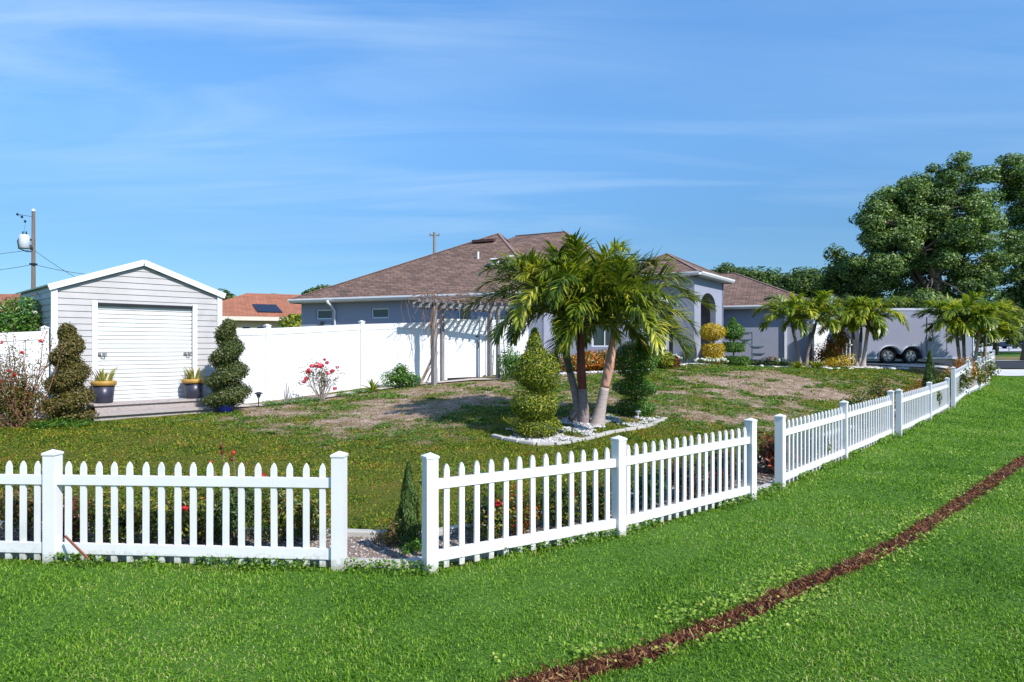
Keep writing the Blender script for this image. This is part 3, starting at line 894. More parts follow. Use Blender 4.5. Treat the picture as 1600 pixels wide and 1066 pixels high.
# ------------------------------------------------------------------ concrete kerbs and gravel of the fence bed
def offset_line(pts, d):
    o_ = []
    for i, p in enumerate(pts):
        a = pts[max(i - 1, 0)]; b = pts[min(i + 1, len(pts) - 1)]
        t_ = Vector((b[0] - a[0], b[1] - a[1], 0)).normalized()
        o_.append((p[0] - t_.y * d, p[1] + t_.x * d))
    return o_
fl2 = [(p.x, p.y) for p in fence_line[:-1]]
def kerb_block(a, b, hgt=0.10, wdt=0.11):
    mb = MB()
    p = Vector((a[0], a[1], h(*a) + hgt * .35)); q = Vector((b[0], b[1], h(*b) + hgt * .35))
    mb.beam(p, q, wdt, hgt)
    return mb
def kerb(name, label, line, seg=0.9, group=None, hgt=0.10, gap=0.012):
    root = thing(name, label, 'garden kerb', (line[0][0], line[0][1], h(*line[0])), group)
    L_ = np.r_[0, np.cumsum(np.hypot(*np.diff(np.array(line), axis=0).T))]
    xs_ = np.array([p[0] for p in line]); ys_ = np.array([p[1] for p in line])
    n_ = max(1, int(L_[-1] / seg)); mb = MB()
    for i in range(n_):
        s0 = L_[-1] * i / n_ + gap; s1 = L_[-1] * (i + 1) / n_ - gap
        a = (np.interp(s0, L_, xs_), np.interp(s0, L_, ys_)); b = (np.interp(s1, L_, xs_), np.interp(s1, L_, ys_))
        jy = random.uniform(-.01, .01); jz = random.uniform(-.008, .008)
        p = Vector((a[0], a[1] + jy, h(*a) + hgt * .35 + jz)); q = Vector((b[0], b[1] + jy, h(*b) + hgt * .35 + jz))
        mb.beam(p, q, 0.10, hgt)
    o = mb.build('kerb_stones', M['concrete'], root)
    bv = o.modifiers.new('b', 'BEVEL'); bv.width = 0.012; bv.segments = 2
    return root
inner_line = offset_line(fl2, 0.92)
outer_line = offset_line(fl2, 0.13)
kerb('garden_kerb', 'pale concrete edging on the lawn side of the shrub bed behind the picket fence', inner_line, hgt=0.09)
kerb('garden_kerb', 'pale concrete edging running at the foot of the picket fence and across its gaps', outer_line, hgt=0.07)
# gravel / mulch
bi = offset_line(fl2, 0.87); bo = offset_line(fl2, 0.18)
M['mulch'] = mat_plain('bed_gravel', (0.20, 0.155, 0.125), 0.95, 0.5, 40.0, bump=1.0, bs=90)
sheet('shrub_bed', lerp_pairs(list(zip(bo, bi)), 6), M['mulch'], 0.022)
n = 16000
L_ = np.r_[0, np.cumsum(np.hypot(*np.diff(np.array(bo), axis=0).T))]
u = rng.random(n) ** 1.3 * L_[-1] * 0.75; v = rng.random(n)
bo_, bi_ = np.array(bo), np.array(bi)
x = np.interp(u, L_, bo_[:, 0]) * (1 - v) + np.interp(u, L_, bi_[:, 0]) * v
y = np.interp(u, L_, bo_[:, 1]) * (1 - v) + np.interp(u, L_, bi_[:, 1]) * v
def pebbles(name, x, y, size, mat, dz=0.015):
    n = len(x); s_ = size * (0.5 + rng.random(n))
    c = np.stack([x, y, H(x, y) + dz + s_ * .2], 1)
    oct_ = np.array([[1, 0, 0], [0, 1, 0], [-1, 0, 0], [0, -1, 0], [0, 0, .7], [0, 0, -.7]], float)
    az = rng.random(n) * 6.28
    co, si = np.cos(az), np.sin(az)
    st = np.stack([0.6 + .6 * rng.random(n), 0.6 + .6 * rng.random(n), 0.5 + .5 * rng.random(n)], 1)
    V = oct_[None] * st[:, None] * s_[:, None, None]
    V = V + rng.normal(size=V.shape) * (s_ * .12)[:, None, None]
    Vx = V[..., 0] * co[:, None] - V[..., 1] * si[:, None]; Vy = V[..., 0] * si[:, None] + V[..., 1] * co[:, None]
    V = np.stack([Vx, Vy, V[..., 2]], -1) + c[:, None]
    f = np.array([[0, 1, 4], [1, 2, 4], [2, 3, 4], [3, 0, 4], [1, 0, 5], [2, 1, 5], [3, 2, 5], [0, 3, 5]])
    F_ = (np.arange(n)[:, None, None] * 6 + f[None]).reshape(-1, 3)
    return kind(np_mesh(name, V.reshape(-1, 3), F_, mat, rnd=np.repeat(rng.random(n), 6), smooth=False), 'stuff')
M['pebble'] = mat_leaf('gravel_stones', [(0, (0.10, 0.07, 0.055)), (0.4, (0.24, 0.18, 0.15)), (0.75, (0.40, 0.33, 0.29)), (1, (0.6, 0.55, 0.5))], 0.85, 0.0)
M['whitepebble'] = mat_leaf('white_marble_chips', [(0, (0.22, 0.20, 0.19)), (0.45, (0.48, 0.46, 0.45)), (1, (0.68, 0.67, 0.66))], 0.7, 0.0)
pebbles('bed_gravel', x, y, 0.016, M['pebble'], 0.02)

# ------------------------------------------------------------------ shed
FL = Vector((-9.42, 14.0, 0)); FR = Vector((-7.02, 16.4, 0))
fdir = (FR - FL).normalized(); SW = (FR - FL).length
fout = Vector((fdir.y, -fdir.x, 0)); sdir = Vector((-fdir.y, fdir.x, 0))
zf = 0.66; ze = 3.20; zpk = 3.82; SL = 3.3
def S(s, t, z): return FL + fdir * s + fout * t + Vector((0, 0, z))
shed = thing('garden_shed', 'pale grey sided shed with a white ribbed roll-up door and low gable', 'shed', tuple(S(SW / 2, 0, 0.5)))
d0, d1 = 0.80, 2.75   # door opening along the front
dtop = zf + 2.16
def laps(o_, d_, n_out, L_, z0, z1fn, skip=None, pitch=0.132):
    mb = MB(); z = z0
    while True:
        zt = z + pitch
        # clip run of this course to the gable
        s0, s1 = z1fn(min(z + pitch * .5, zpk))
        if s1 - s0 < 0.05 or z > zpk: break
        spans = [(s0, s1)]
        if skip and z + pitch * 0.5 < skip[2]:
            spans = [(s0, skip[0]), (skip[1], s1)]
        for a, b in spans:
            if b - a < 0.01: continue
            p = lambda s_, t_, zz_: o_ + d_ * s_ + n_out * t_ + Vector((0, 0, zz_))
            vs = [p(a, 0.022, z), p(b, 0.022, z), p(b, 0.006, zt), p(a, 0.006, zt), p(a, -0.03, z), p(b, -0.03, z), p(b, -0.03, zt), p(a, -0.03, zt)]
            mb.add(vs, [(0, 1, 2, 3), (4, 5, 1, 0), (7, 3, 2, 6), (5, 4, 7, 6), (0, 3, 7, 4), (1, 5, 6, 2)])
        z = zt
    return mb
def gable(z):
    if z <= ze - 0.04: return (0.02, SW - 0.02)
    f = (z - (ze - 0.04)) / (zpk - ze)
    return (0.02 + f * SW / 2, SW - 0.02 - f * SW / 2)
laps(FL, fdir, fout, SW, zf - 0.1, gable, (d0 - 0.1, d1 + 0.1, dtop + 0.02)).build('front_siding', M['siding'], shed)
def flat(z): return (0.02, SL - 0.02) if z < ze - 0.05 else (0, 0)
laps(FL, sdir, -fdir, SL, 0.3, flat).build('side_siding', M['siding'], shed)
laps(FR, sdir, fdir, SL, 0.3, flat).build('side_siding', M['siding'], shed)
mb = MB(); mb.prism([S(0.03, -SL, .3), S(SW - .03, -SL, .3), S(SW - .03, -SL, ze), S(SW / 2, -SL, zpk - .03), S(.03, -SL, ze)][::-1], 0.04)
mb.build('back_wall', M['siding'], shed)
for s_ in (0.02, SW - 0.02):
    mb = MB(); mb.box(S(s_, 0.012, (zf - .2 + ze) / 2), (0.11, 0.09, ze - zf + .18), math.atan2(fdir.y, fdir.x))
    mb.build('corner_trim', M['trim'], shed)
# roof: two slabs with an overhang + white barge boards
mb = MB(); ov = 0.10; oe = 0.09
sl = (zpk - ze) / (SW / 2)
for sg in (0, 1):
    def rp(s_, t_):
        q = s_ if sg == 0 else SW - s_
        return S(q, t_, ze + sl * s_ + 0.035)
    poly = [rp(-oe, 0.06), rp(SW / 2, 0.06), rp(SW / 2, -SL - .1), rp(-oe, -SL - .1)]
    if sg: poly = poly[::-1]
    mb.prism(poly, 0.03)
mb.build('roof', M['trim'], shed)
mb = MB()
for sg in (0, 1):
    a = S(-oe if sg == 0 else SW + oe, 0.085, ze - sl * oe - 0.03); b = S(SW / 2, 0.085, zpk - 0.03)
    mb.beam(a, b, 0.045, 0.125)
mb.build('barge_board', M['trim'], shed)
# roll-up door
mb = MB(); zz = zf + 0.02; vs = []; fs = []; i = 0
nr = int((dtop - zz) / 0.0046)
for k_ in range(nr + 1):
    z_ = zz + (dtop - zz) * k_ / nr
    ph = ((z_ - zz) / 0.092) % 1.0
    t_ = 0.0 if ph > 0.24 else -0.024 * math.sin(ph / 0.24 * math.pi)
    vs += [S(d0, t_ - 0.02, z_), S(d1, t_ - 0.02, z_)]
    if k_: fs.append((2 * k_ - 2, 2 * k_ - 1, 2 * k_ + 1, 2 * k_))
mb.add(vs, fs)
dr_ = mb.build('roll_up_door', M['rollup'], shed)
for s_ in (d0 + 0.10, d1 - 0.10):
    mb = MB(); mb.box(S(s_, 0.02, zf + 1.12), (0.17, 0.02, 0.05), math.atan2(fdir.y, fdir.x))
    mb.tube([S(s_ - .03, 0.03, zf + 1.12), S(s_ - .02, 0.05, zf + 1.07), S(s_ + .04, 0.05, zf + 1.06), S(s_ + .05, .03, zf + 1.12)], 0.012, 6)
    mb.build('door_latch', M['steel'], dr_)
for s_ in (d0 - 0.05, d1 + 0.05):
    mb = MB(); mb.box(S(s_, 0.03, (zf + dtop) / 2 + 0.03), (0.10, 0.05, dtop - zf + .1), math.atan2(fdir.y, fdir.x))
    mb.build('door_jamb', M['trim'], shed)
mb = MB(); mb.box(S((d0 + d1) / 2, 0.018, dtop + 0.02), (d1 - d0, 0.08, 0.05), math.atan2(fdir.y, fdir.x))  # black bar stands in for the shaded gap at the door header
mb.build('door_gap_shade', M['blackplastic'], shed)
# timber platform and step
plat = thing('timber_step', 'weathered two level timber step in front of the shed door', 'step', tuple(S(1.8, .6, .5)))
ra = math.atan2(fdir.y, fdir.x)
mb = MB()
for k_ in range(4):
    mb.box(S(1.80, 0.10 + k_ * 0.145, 0.72), (2.40, 0.137, 0.035), ra)
mb.build('upper_treads', M['deck'], plat)
mb = MB(); mb.box(S(1.80, 0.54, 0.63), (2.34, 0.03, 0.15), ra); mb.build('riser', M['deck'], plat)
mb = MB()
for k_ in range(3):
    mb.box(S(1.76, 0.685 + k_ * 0.145, 0.545), (2.60, 0.137, 0.035), ra)
mb.build('lower_treads', M['deck'], plat)
mb = MB(); mb.box(S(1.76, 0.97, 0.44), (2.50, 0.03, 0.18), ra); mb.build('riser', M['deck'], plat)

# ------------------------------------------------------------------ white privacy fences
def privacy(name, label, pts, hf, group='white vinyl privacy fences'):
    root = thing(name, label, 'privacy fence', tuple(pts[0]), group)
    for i, p in enumerate(pts):
        d = pts[min(i + 1, len(pts) - 1)] - pts[max(i - 1, 0)]
        rz = math.atan2(d.y, d.x)
        mb = MB(); mb.box((p.x, p.y, p.z + hf / 2), (0.13, 0.13, hf + 0.1), rz)
        po = mb.build('post', M['vinyl'], root)
        z0 = p.z + hf + 0.05
        mb = MB(); mb.box((p.x, p.y, z0 + .01), (0.15, 0.15, 0.02), rz)
        co, si = math.cos(rz), math.sin(rz); r_ = .075
        vs = [(p.x + (a_ * co - b_ * si) * r_, p.y + (a_ * si + b_ * co) * r_, z0 + 0.0205) for a_, b_ in ((-1, -1), (1, -1), (1, 1), (-1, 1))] + [(p.x, p.y, z0 + 0.06)]
        mb.add(vs, [(0, 1, 4), (1, 2, 4), (2, 3, 4), (3, 0, 4)])
        mb.build('post_cap', M['vinyl'], po)
    for i in range(len(pts) - 1):
        a, b = pts[i], pts[i + 1]; d = b - a; Lh = math.hypot(d.x, d.y); du = Vector((d.x / Lh, d.y / Lh, 0)); nn = Vector((du.y, -du.x, 0))
        mb = MB()
        q0 = a + du * .06; q1 = b - du * .06
        # tongue and groove boards: narrow v-grooves
        nb = max(2, int(Lh / 0.15))
        for k_ in range(nb):
            t0 = k_ / nb; t1 = (k_ + 1) / nb
            p0 = q0.lerp(q1, t0) + du * .0012; p1 = q0.lerp(q1, t1) - du * .0012
            vs = [p0 + Vector((0, 0, .1)) + nn * .011, p1 + Vector((0, 0, .1)) + nn * .011, p1 + Vector((0, 0, hf - .12)) + nn * .011, p0 + Vector((0, 0, hf - .12)) + nn * .011]
            vs += [v_ - nn * .022 for v_ in vs]
            mb.add(vs, [(0, 1, 2, 3), (7, 6, 5, 4), (0, 3, 7, 4), (1, 5, 6, 2)])
        mb.build('panel', M['vinyl_big'], root)
        for zc_, hh_ in ((hf - .09, .17), (.06, .16)):
            mb = MB(); mb.beam(q0 + Vector((0, 0, zc_)), q1 + Vector((0, 0, zc_)), 0.05, hh_)
            mb.build('rail', M['vinyl'], root)
    return root
def vp(px, D, z): return Vector(((px - 800) / FPX * D, D, z))
V0 = S(SW + .12, -.12, .48)
privacy('privacy_fence', 'long white privacy fence between the grey shed and the pergola gate', [V0, vp(417.5, 17.6, .52), vp(565, 19.95, .70), vp(683, 21.75, .82)], 1.88)
VG0 = vp(694, 21.95, .84); VG1 = vp(760, 23.3, .90)
gate = thing('garden_gate', 'white solid vinyl gate under the old pergola', 'gate', tuple((VG0 + VG1) / 2))
du = (VG1 - VG0); du.z = 0; gl = du.length; du.normalize(); nn = Vector((du.y, -du.x, 0))
gp0 = VG0 + du * .10; gp1 = VG0 + du * (gl * .80)
mb = MB()
mb.prism([gp0 + Vector((0, 0, .06)) + nn * .02, gp1 + Vector((0, 0, .06)) + nn * .02, gp1 + Vector((0, 0, 1.98)) + nn * .02, gp0 + Vector((0, 0, 1.98)) + nn * .02], .04)
mb.build('gate_panel', M['vinyl_big'], gate)
mb = MB()
mb.box(gp1 + du * .08 + Vector((0, 0, 1.05)), (.12, .12, 2.1), math.atan2(du.y, du.x)); mb.box(VG0 + du * .02 + Vector((0, 0, 1.0)), (.12, .12, 2.0), math.atan2(du.y, du.x))
mb.build('gate_post', M['vinyl'], gate)
mb = MB(); hb_ = gp1 - du * .08 + nn * .035
mb.tube([hb_ + Vector((0, 0, 1.28)), hb_ + nn * .05 + Vector((0, 0, 1.22)), hb_ + nn * .05 + Vector((0, 0, 1.05)), hb_ + Vector((0, 0, 1.0))], .014, 6)
mb.box(hb_ + Vector((0, 0, 1.42)), (.09, .03, .05), math.atan2(du.y, du.x))
mb.build('handle', M['blackplastic'], gate)
mb = MB(); 
mb.prism([gp1 + du * .14 + Vector((0, 0, .06)) + nn * .018, VG1 - du * .07 + Vector((0, 0, .06)) + nn * .018, VG1 - du * .07 + Vector((0, 0, 1.98)) + nn * .018, gp1 + du * .14 + Vector((0, 0, 1.98)) + nn * .018], .036)
mb.build('side_panel', M['vinyl_big'], gate)
privacy('privacy_fence', 'white privacy fence from the pergola gate to behind the yellow-green topiary', [VG1, vp(795, 24.0, .95), vp(838, 24.6, 1.0)], 1.92)
VL0 = S(-.12, -.12, .40)
ld = -fdir
privacy('privacy_fence', 'white privacy fence left of the shed behind the sparse red-flowered shrub', [VL0 + Vector((0, 0, .05)), VL0 + ld * 2.0 + Vector((0, 0, -.08)), VL0 + ld * 4.2 + Vector((0, 0, -.15))], 1.80)
privacy('privacy_fence', 'short white privacy fence piece beyond the grey wing, behind the twin palms', [vp(1272, 31.2, 1.15), vp(1300, 31.8, 1.15)], 1.75)
# ------------------------------------------------------------------ roofs with shingle UVs in metres
def roof_face(mb, poly, t=0.0):
    """poly: 3-D points, the first two along the eave; UV x along the eave, y up the slope"""
    p = [Vector(q) for q in poly]
    e_ = (p[1] - p[0]).normalized()
    n_ = Vector((0, 0, 0))
    for i in range(len(p)): n_ += p[i].cross(p[(i + 1) % len(p)])
    n_.normalize(); s_ = n_.cross(e_).normalized()
    uv = [((q - p[0]).dot(e_), (q - p[0]).dot(s_)) for q in p]
    mb.add(p, [tuple(range(len(p)))], [uv])
def ridge_cap(mb, a, b, w=0.12, h_=0.025):
    mb.beam(Vector(a) + Vector((0, 0, .012)), Vector(b) + Vector((0, 0, .012)), w, h_)
def z3(v, z): return Vector((v[0], v[1], z))
ZE = 3.85   # gutter height of the low eaves
house = thing('house', 'grey stucco one-storey house with brown hip roofs and an arched entry porch', 'house', (1.0, 27.0, 1.2))
# --- main block
A0 = Vector((-9.17, 28.2, 0)); uh = Vector((0.92, -0.39, 0)).normalized(); vh = Vector((0.39, 0.92, 0)).normalized()
def HL(u, v, z): return A0 + uh * u + vh * v + Vector((0, 0, z))
W1, Dp1 = 11.3, 14.0
P1 = HL(7.0, 5.45, 6.95); Q1 = HL(6.2, 8.8, 6.95)
roof = MB()
roof_face(roof, [HL(0, 0, ZE), HL(W1, 0, ZE), P1])
roof_face(roof, [HL(W1, 0, ZE), HL(W1, Dp1, ZE), Q1, P1])
roof_face(roof, [HL(W1, Dp1, ZE), HL(0, Dp1, ZE), Q1])
roof_face(roof, [HL(0, Dp1, ZE), HL(0, 0, ZE), P1, Q1])
# --- second block (ridge parallel to the side)
R1 = HL(6.3, 9.1, 7.42); R2 = HL(9.0, 8.85, 7.42)
zE2 = 3.87
roof_face(roof, [HL(3.0, 2.8, zE2 + .6), HL(14.2, 2.8, zE2), R2, R1])
roof_face(roof, [HL(14.2, 2.8, zE2), HL(14.2, 15, zE2), R2])
roof_face(roof, [HL(14.2, 15, zE2), HL(2.0, 15, zE2), R1, R2])
roof_face(roof, [HL(2.0, 15, zE2), HL(3.0, 2.8, zE2 + .6), R1])
# --- entry block
u2 = Vector((0.83, -0.56, 0)).normalized(); v2 = Vector((0.56, 0.83, 0)).normalized()
C1 = Vector((7.7, 28.05, 0)); PL = 4.65
ZP = 5.0
c1, c2 = C1, C1 + v2 * PL
c4, c3 = C1 - u2 * 4.6, C1 + v2 * PL - u2 * 4.6
pk = (c1 + c2 + c3 + c4) / 4; pk.z = 6.16
for a, b in ((c4, c1), (c1, c2), (c2, c3), (c3, c4)):
    roof_face(roof, [z3(a, ZP), z3(b, ZP), pk])
# --- right wing
G1 = Vector((9.9, 33.0, 0)); G0 = G1 - uh * 3.0; G2 = G1 + uh * 4.6; G3 = G2 + vh * 8.28; G4 = G0 + vh * 8.28
P2 = G2 + (vh - uh) * 4.14; P2.z = 5.83; P2b = G0 + vh * 4.14; P2b.z = 5.83
roof_face(roof, [z3(G0, ZE), z3(G2, ZE), P2, P2b])
roof_face(roof, [z3(G2, ZE), z3(G3, ZE), P2])
roof_face(roof, [z3(G3, ZE), z3(G4, ZE), P2b, P2])
rf = roof.build('roof', M['shingle'], house)
cap = MB()
for a, b in ((HL(0, 0, ZE), P1), (HL(W1, 0, ZE), P1), (P1, Q1), (R1, R2), (HL(14.2, 2.8, zE2), R2), (z3(c1, ZP), pk), (z3(c2, ZP), pk), (z3(c4, ZP), pk), (z3(G2, ZE), P2), (P2, P2b)):
    ridge_cap(cap, a, b)
cap.build('ridge_caps', M['shingle_ridge'], rf)
# roof furniture
def on_roof(px, py, frac_d):
    # intersect the view ray with the main side roof plane
    a, b, c_ = HL(0, 0, ZE), HL(W1, 0, ZE), P1
    n_ = (b - a).cross(c_ - a).normalized()
    o_ = Vector((0, 0, CAMZ)); d_ = at(px, py, 1.0) - o_
    t_ = (a - o_).dot(n_) / d_.dot(n_)
    return o_ + d_ * t_, n_
pt, nr_ = on_roof(756, 379, 0)
rv = MB(); rv.beam(pt - uh * 0.52 + Vector((0, 0, .07)), pt + uh * 0.52 + Vector((0, 0, .07)), .26, .11)
rv.build('ridge_vent', mat_plain('brown_vent', (0.07, 0.03, 0.028), 0.6, 0.1, 4), rf)
pt, _ = on_roof(747, 404, 0)
mb = MB(); mb.tube([pt - Vector((0, 0, .05)), pt + Vector((0, 0, .28))], .045, 10); mb.build('vent_pipe', M['gutter'], rf)
for (px, py, s_) in ((773, 415, 1.0), (795, 411, 0.8)):
    pt, _ = on_roof(px, py, 0)
    mb = MB(); mb.box(pt + Vector((0, 0, .12)), (.24 * s_, .24 * s_, .20), -.4); mb.prism([pt + Vector((-.2, -.2, .22)), pt + Vector((.2, -.2, .26)), pt + Vector((.2, .2, .34)), pt + Vector((-.2, .2, .30))], .025)
    mb.build('roof_vent', M['gutter'], rf)
# gutters + fascia + soffits
def gutter(a, b, z, drop=0.16, inset=0.32, side=None, nm='gutter'):
    a = z3(a, z); b = z3(b, z); d = (b - a).normalized(); n_ = Vector((d.y, -d.x, 0))
    mb = MB()
    prof = [(0.0, -0.14), (0.07, -0.14), (0.12, -0.06), (0.12, 0.0), (0.105, 0.0), (0.10, -0.05), (0.06, -0.12), (0.0, -0.12)]
    vs = []
    for c_ in (a, b):
        for x_, z_ in prof: vs.append(c_ + n_ * (x_ + .005) + Vector((0, 0, z_ + .005)))
    k = len(prof)
    mb.add(vs, [(i, (i + 1) % k, (i + 1) % k + k, i + k) for i in range(k)] + [tuple(range(k)), tuple(range(2 * k - 1, k - 1, -1))])
    mb.build(nm, M['gutter'], house)
    mb = MB()
    mb.prism([a + Vector((0, 0, -drop)), b + Vector((0, 0, -drop)), b + Vector((0, 0, -.02)), a + Vector((0, 0, -.02))], .025)
    mb.build('fascia', M['gutter'], house)
    mb = MB()
    mb.prism([a + Vector((0, 0, -drop + .01)) - n_ * .02, b + Vector((0, 0, -drop + .01)) - n_ * .02, b + Vector((0, 0, -drop + .01)) - n_ * (inset + .1), a + Vector((0, 0, -drop + .01)) - n_ * (inset + .1)], .012)
    mb.build('soffit', M['soffit'], house)
gutter(HL(0, 0, 0), HL(W1, 0, 0), ZE)
gutter(HL(W1, 0, 0), HL(W1, 3, 0), ZE)
gutter(HL(W1, 2.8, 0), HL(14.2, 2.8, 0), zE2)
gutter(HL(14.2, 2.8, 0), HL(14.2, 10, 0), zE2)
gutter(HL(0, Dp1, 0), HL(0, 0, 0), ZE)
gutter(c4, c1, ZP); gutter(c1, c2, ZP); gutter(c2, c3, ZP)
gutter(G0, G2, ZE); gutter(G2, G3, ZE)
# walls
def wall_open(p0, d, L_, z0, z1, t, holes, mat, nm, parent):
    """wall starting at p0 along d; outer face on the right-hand side of d; holes: (s0,s1,za,zb,arch_rise)"""
    n_ = Vector((d.y, -d.x, 0)); mb = MB()
    def seg(sa, sb, za, zb):
        if sb - sa < .005 or zb - za < .005: return
        q = [p0 + d * sa, p0 + d * sb]
        mb.prism([z3(q[0], za), z3(q[1], za), z3(q[1], zb), z3(q[0], zb)], t)
    cur = 0
    for (s0, s1, za, zb, ar) in sorted(holes):
        seg(cur, s0, z0, z1)
        seg(s0, s1, z0, za)
        if ar <= 0: seg(s0, s1, zb, z1)
        else:
            k = 14
            poly = []
            for i in range(k + 1):
                ang = math.pi * i / k
                poly.append(((s0 + s1) / 2 - math.cos(ang) * (s1 - s0) / 2, zb + math.sin(ang) * ar))
            for i in range(k):
                (sa, zc), (sb, zd) = poly[i], poly[i + 1]
                mb.prism([z3(p0 + d * sa, zc), z3(p0 + d * sb, zd), z3(p0 + d * sb, z1), z3(p0 + d * sa, z1)], t)
        cur = s1
    seg(cur, L_, z0, z1)
    return mb.build(nm, mat, parent)
def window(p0, d, s0, s1, za, zb, parent, recess=0.08, cols=1, nm='window'):
    n_ = Vector((d.y, -d.x, 0)); mb = MB(); fw = .05
    q = lambda s_, z_, o_: z3(p0 + d * s_ + n_ * o_, z_)
    mb.beam(q(s0, za + fw / 2, -recess), q(s1, za + fw / 2, -recess), .06, fw); mb.beam(q(s0, zb - fw / 2, -recess), q(s1, zb - fw / 2, -recess), .06, fw)
    mb.beam(q(s0 + fw / 2, za + fw, -recess), q(s0 + fw / 2, zb - fw, -recess), fw, .06, up=n_); mb.beam(q(s1 - fw / 2, za + fw, -recess), q(s1 - fw / 2, zb - fw, -recess), fw, .06, up=n_)
    for i in range(1, cols):
        s_ = s0 + (s1 - s0) * i / cols
        mb.beam(q(s_, za + fw, -recess), q(s_, zb - fw, -recess), .03, .05, up=n_)
    fr = mb.build(nm, M['gutter'], parent)
    mb = MB(); mb.prism([q(s0 + .02, za + .02, -recess - .01), q(s1 - .02, za + .02, -recess - .01), q(s1 - .02, zb - .02, -recess - .01), q(s0 + .02, zb - .02, -recess - .01)], .01)
    mb.build('pane', M['glass'], fr)
ins_w = 0.32
WA = HL(ins_w, ins_w, 0)
# windows on the side wall: (px of edges) -> s
def s_on(px, p0, d):
    k_ = (px - 800) / FPX
    return (k_ * p0.y - p0.x) / (d.x - k_ * d.y)
sA0, sA1 = s_on(494, WA, uh), s_on(519, WA, uh)
sB0, sB1 = s_on(580, WA, uh), s_on(607, WA, uh)
sC0, sC1 = s_on(716, WA, uh), s_on(738, WA, uh)
wz0, wz1 = 3.02, 3.42
Z0 = 0.6
LW = W1 - 2 * ins_w
holes = [(sA0, sA1, wz0, wz1, 0), (sB0, sB1, wz0, wz1, 0), (sC0, sC1, 2.2, 3.45, 0)]
wm = wall_open(WA, uh, LW, Z0, ZE - .14, .2, holes, M['stucco'], 'wall', house)
for a, b, c_, d_ in ((sA0, sA1, wz0, wz1), (sB0, sB1, wz0, wz1), (sC0, sC1, 2.2, 3.45)):
    window(WA, uh, a, b, c_, d_, house)
WB = HL(W1 - ins_w, ins_w, 0)
wall_open(WB, vh, 2.8, Z0, ZE - .14, .2, [], M['stucco'], 'wall', house)
WC = HL(W1 - ins_w, 2.8 + ins_w, 0)
wall_open(WC, uh, 14.2 - W1, Z0, zE2 - .14, .2, [(1.0, 2.0, 1.9, 3.2, 0)], M['stucco'], 'wall', house)
window(WC, uh, 1.0, 2.0, 1.9, 3.2, house, cols=2)
WD = HL(14.2 - ins_w, 2.8 + ins_w, 0)
wall_open(WD, vh, 6.0, Z0, zE2 - .14, .2, [(1.0, 3.0, 1.5, 3.3, 0)], M['stucco'], 'wall', house)
window(WD, vh, 1.0, 3.0, 1.5, 3.3, house, cols=2)
wl = MB(); wl.prism([HL(ins_w, Dp1 - 1, Z0), HL(ins_w, ins_w + .2, Z0), HL(ins_w, ins_w + .2, ZE - .14), HL(ins_w, Dp1 - 1, ZE - .14)], .2); wl.build('wall', M['stucco'], house)
# stucco base band
mb = MB(); nrm_ = Vector((uh.y, -uh.x, 0))
# entry block: hollow, arch in the front, opening in the left side
E1 = C1 + v2 * ins_w - u2 * ins_w
EL = PL - 2 * ins_w
zf2 = 1.15
wall_open(E1, v2, EL, Z0, ZP - .14, .25, [(.80, 2.85, zf2, 3.65, .60)], M['stucco'], 'entry_wall', house)
E4 = E1 - u2 * EL
wall_open(E4, u2, EL - .25, Z0, ZP - .14, .25, [(.5, EL - .93, zf2, 3.55, .5)], M['stucco'], 'entry_wall', house)
E2 = E1 + v2 * EL
wall_open(E2 - v2 * .0, -u2, EL, Z0, ZP - .14, .25, [], M['stucco'], 'entry_wall', house)
E3 = E4 + v2 * EL
wall_open(E3 - v2 * .25, -v2, EL - .5, Z0, ZP - .14, .2, [(1.2, 2.1, zf2, 3.3, 0)], M['stucco'], 'entry_wall', house)
mb = MB(); q0 = E4 + v2 * 1.3 + u2 * .1; mb.prism([z3(q0, zf2), z3(q0 - v2 * -0.95, zf2), z3(q0 + v2 * .95, 3.3), z3(q0, 3.3)], .05); mb.build('door', M['gutter'], house)
mb = MB(); fl_ = [E1 + v2 * .1 - u2 * .1, E2 - v2 * .1 - u2 * .1, E3 - v2 * .1 + u2 * .1, E4 + v2 * .1 + u2 * .1]
mb.prism([z3(p, zf2) for p in fl_], .3); mb.build('porch_floor', M['drive'], house)
mb = MB(); mb.prism([z3(p, ZP - .16) for p in fl_], .03); mb.build('porch_ceiling', M['soffit'], house)
# lighter stucco band (control joint) at the pier
for (p0, d, L_) in ((E1, v2, .80), (E1 + v2 * 2.85, v2, EL - 2.85), (E1 - u2 * .93, u2, .93)):
    n_ = Vector((d.y, -d.x, 0)); mb = MB()
    mb.prism([z3(p0 + n_ * .012, Z0), z3(p0 + d * L_ + n_ * .012, Z0), z3(p0 + d * L_ + n_ * .012, 1.98), z3(p0 + n_ * .012, 1.98)], .01)
    mb.build('plinth', M['stucco_low'], house)
# right wing
X0 = G0 + vh * ins_w; X2 = G2 + vh * ins_w - uh * ins_w
wall_open(X0, uh, (X2 - X0).length, Z0, ZE - .14, .2, [], M['stucco'], 'wall', house)
wall_open(X2, vh, 7.6, Z0, ZE - .14, .2, [(1.6, 6.4, 1.1, 3.2, 0)], M['stucco'], 'wall', house)
mb = MB(); n_ = Vector((vh.y, -vh.x, 0))
for k_ in range(4):
    a = X2 + vh * 1.6 - n_ * .1; mb.prism([z3(a, 1.12 + k_ * .52), z3(a + vh * 4.8, 1.12 + k_ * .52), z3(a + vh * 4.8, 1.12 + k_ * .52 + .505), z3(a, 1.12 + k_ * .52 + .505)], .04)
mb.build('garage_door', M['trim'], house)
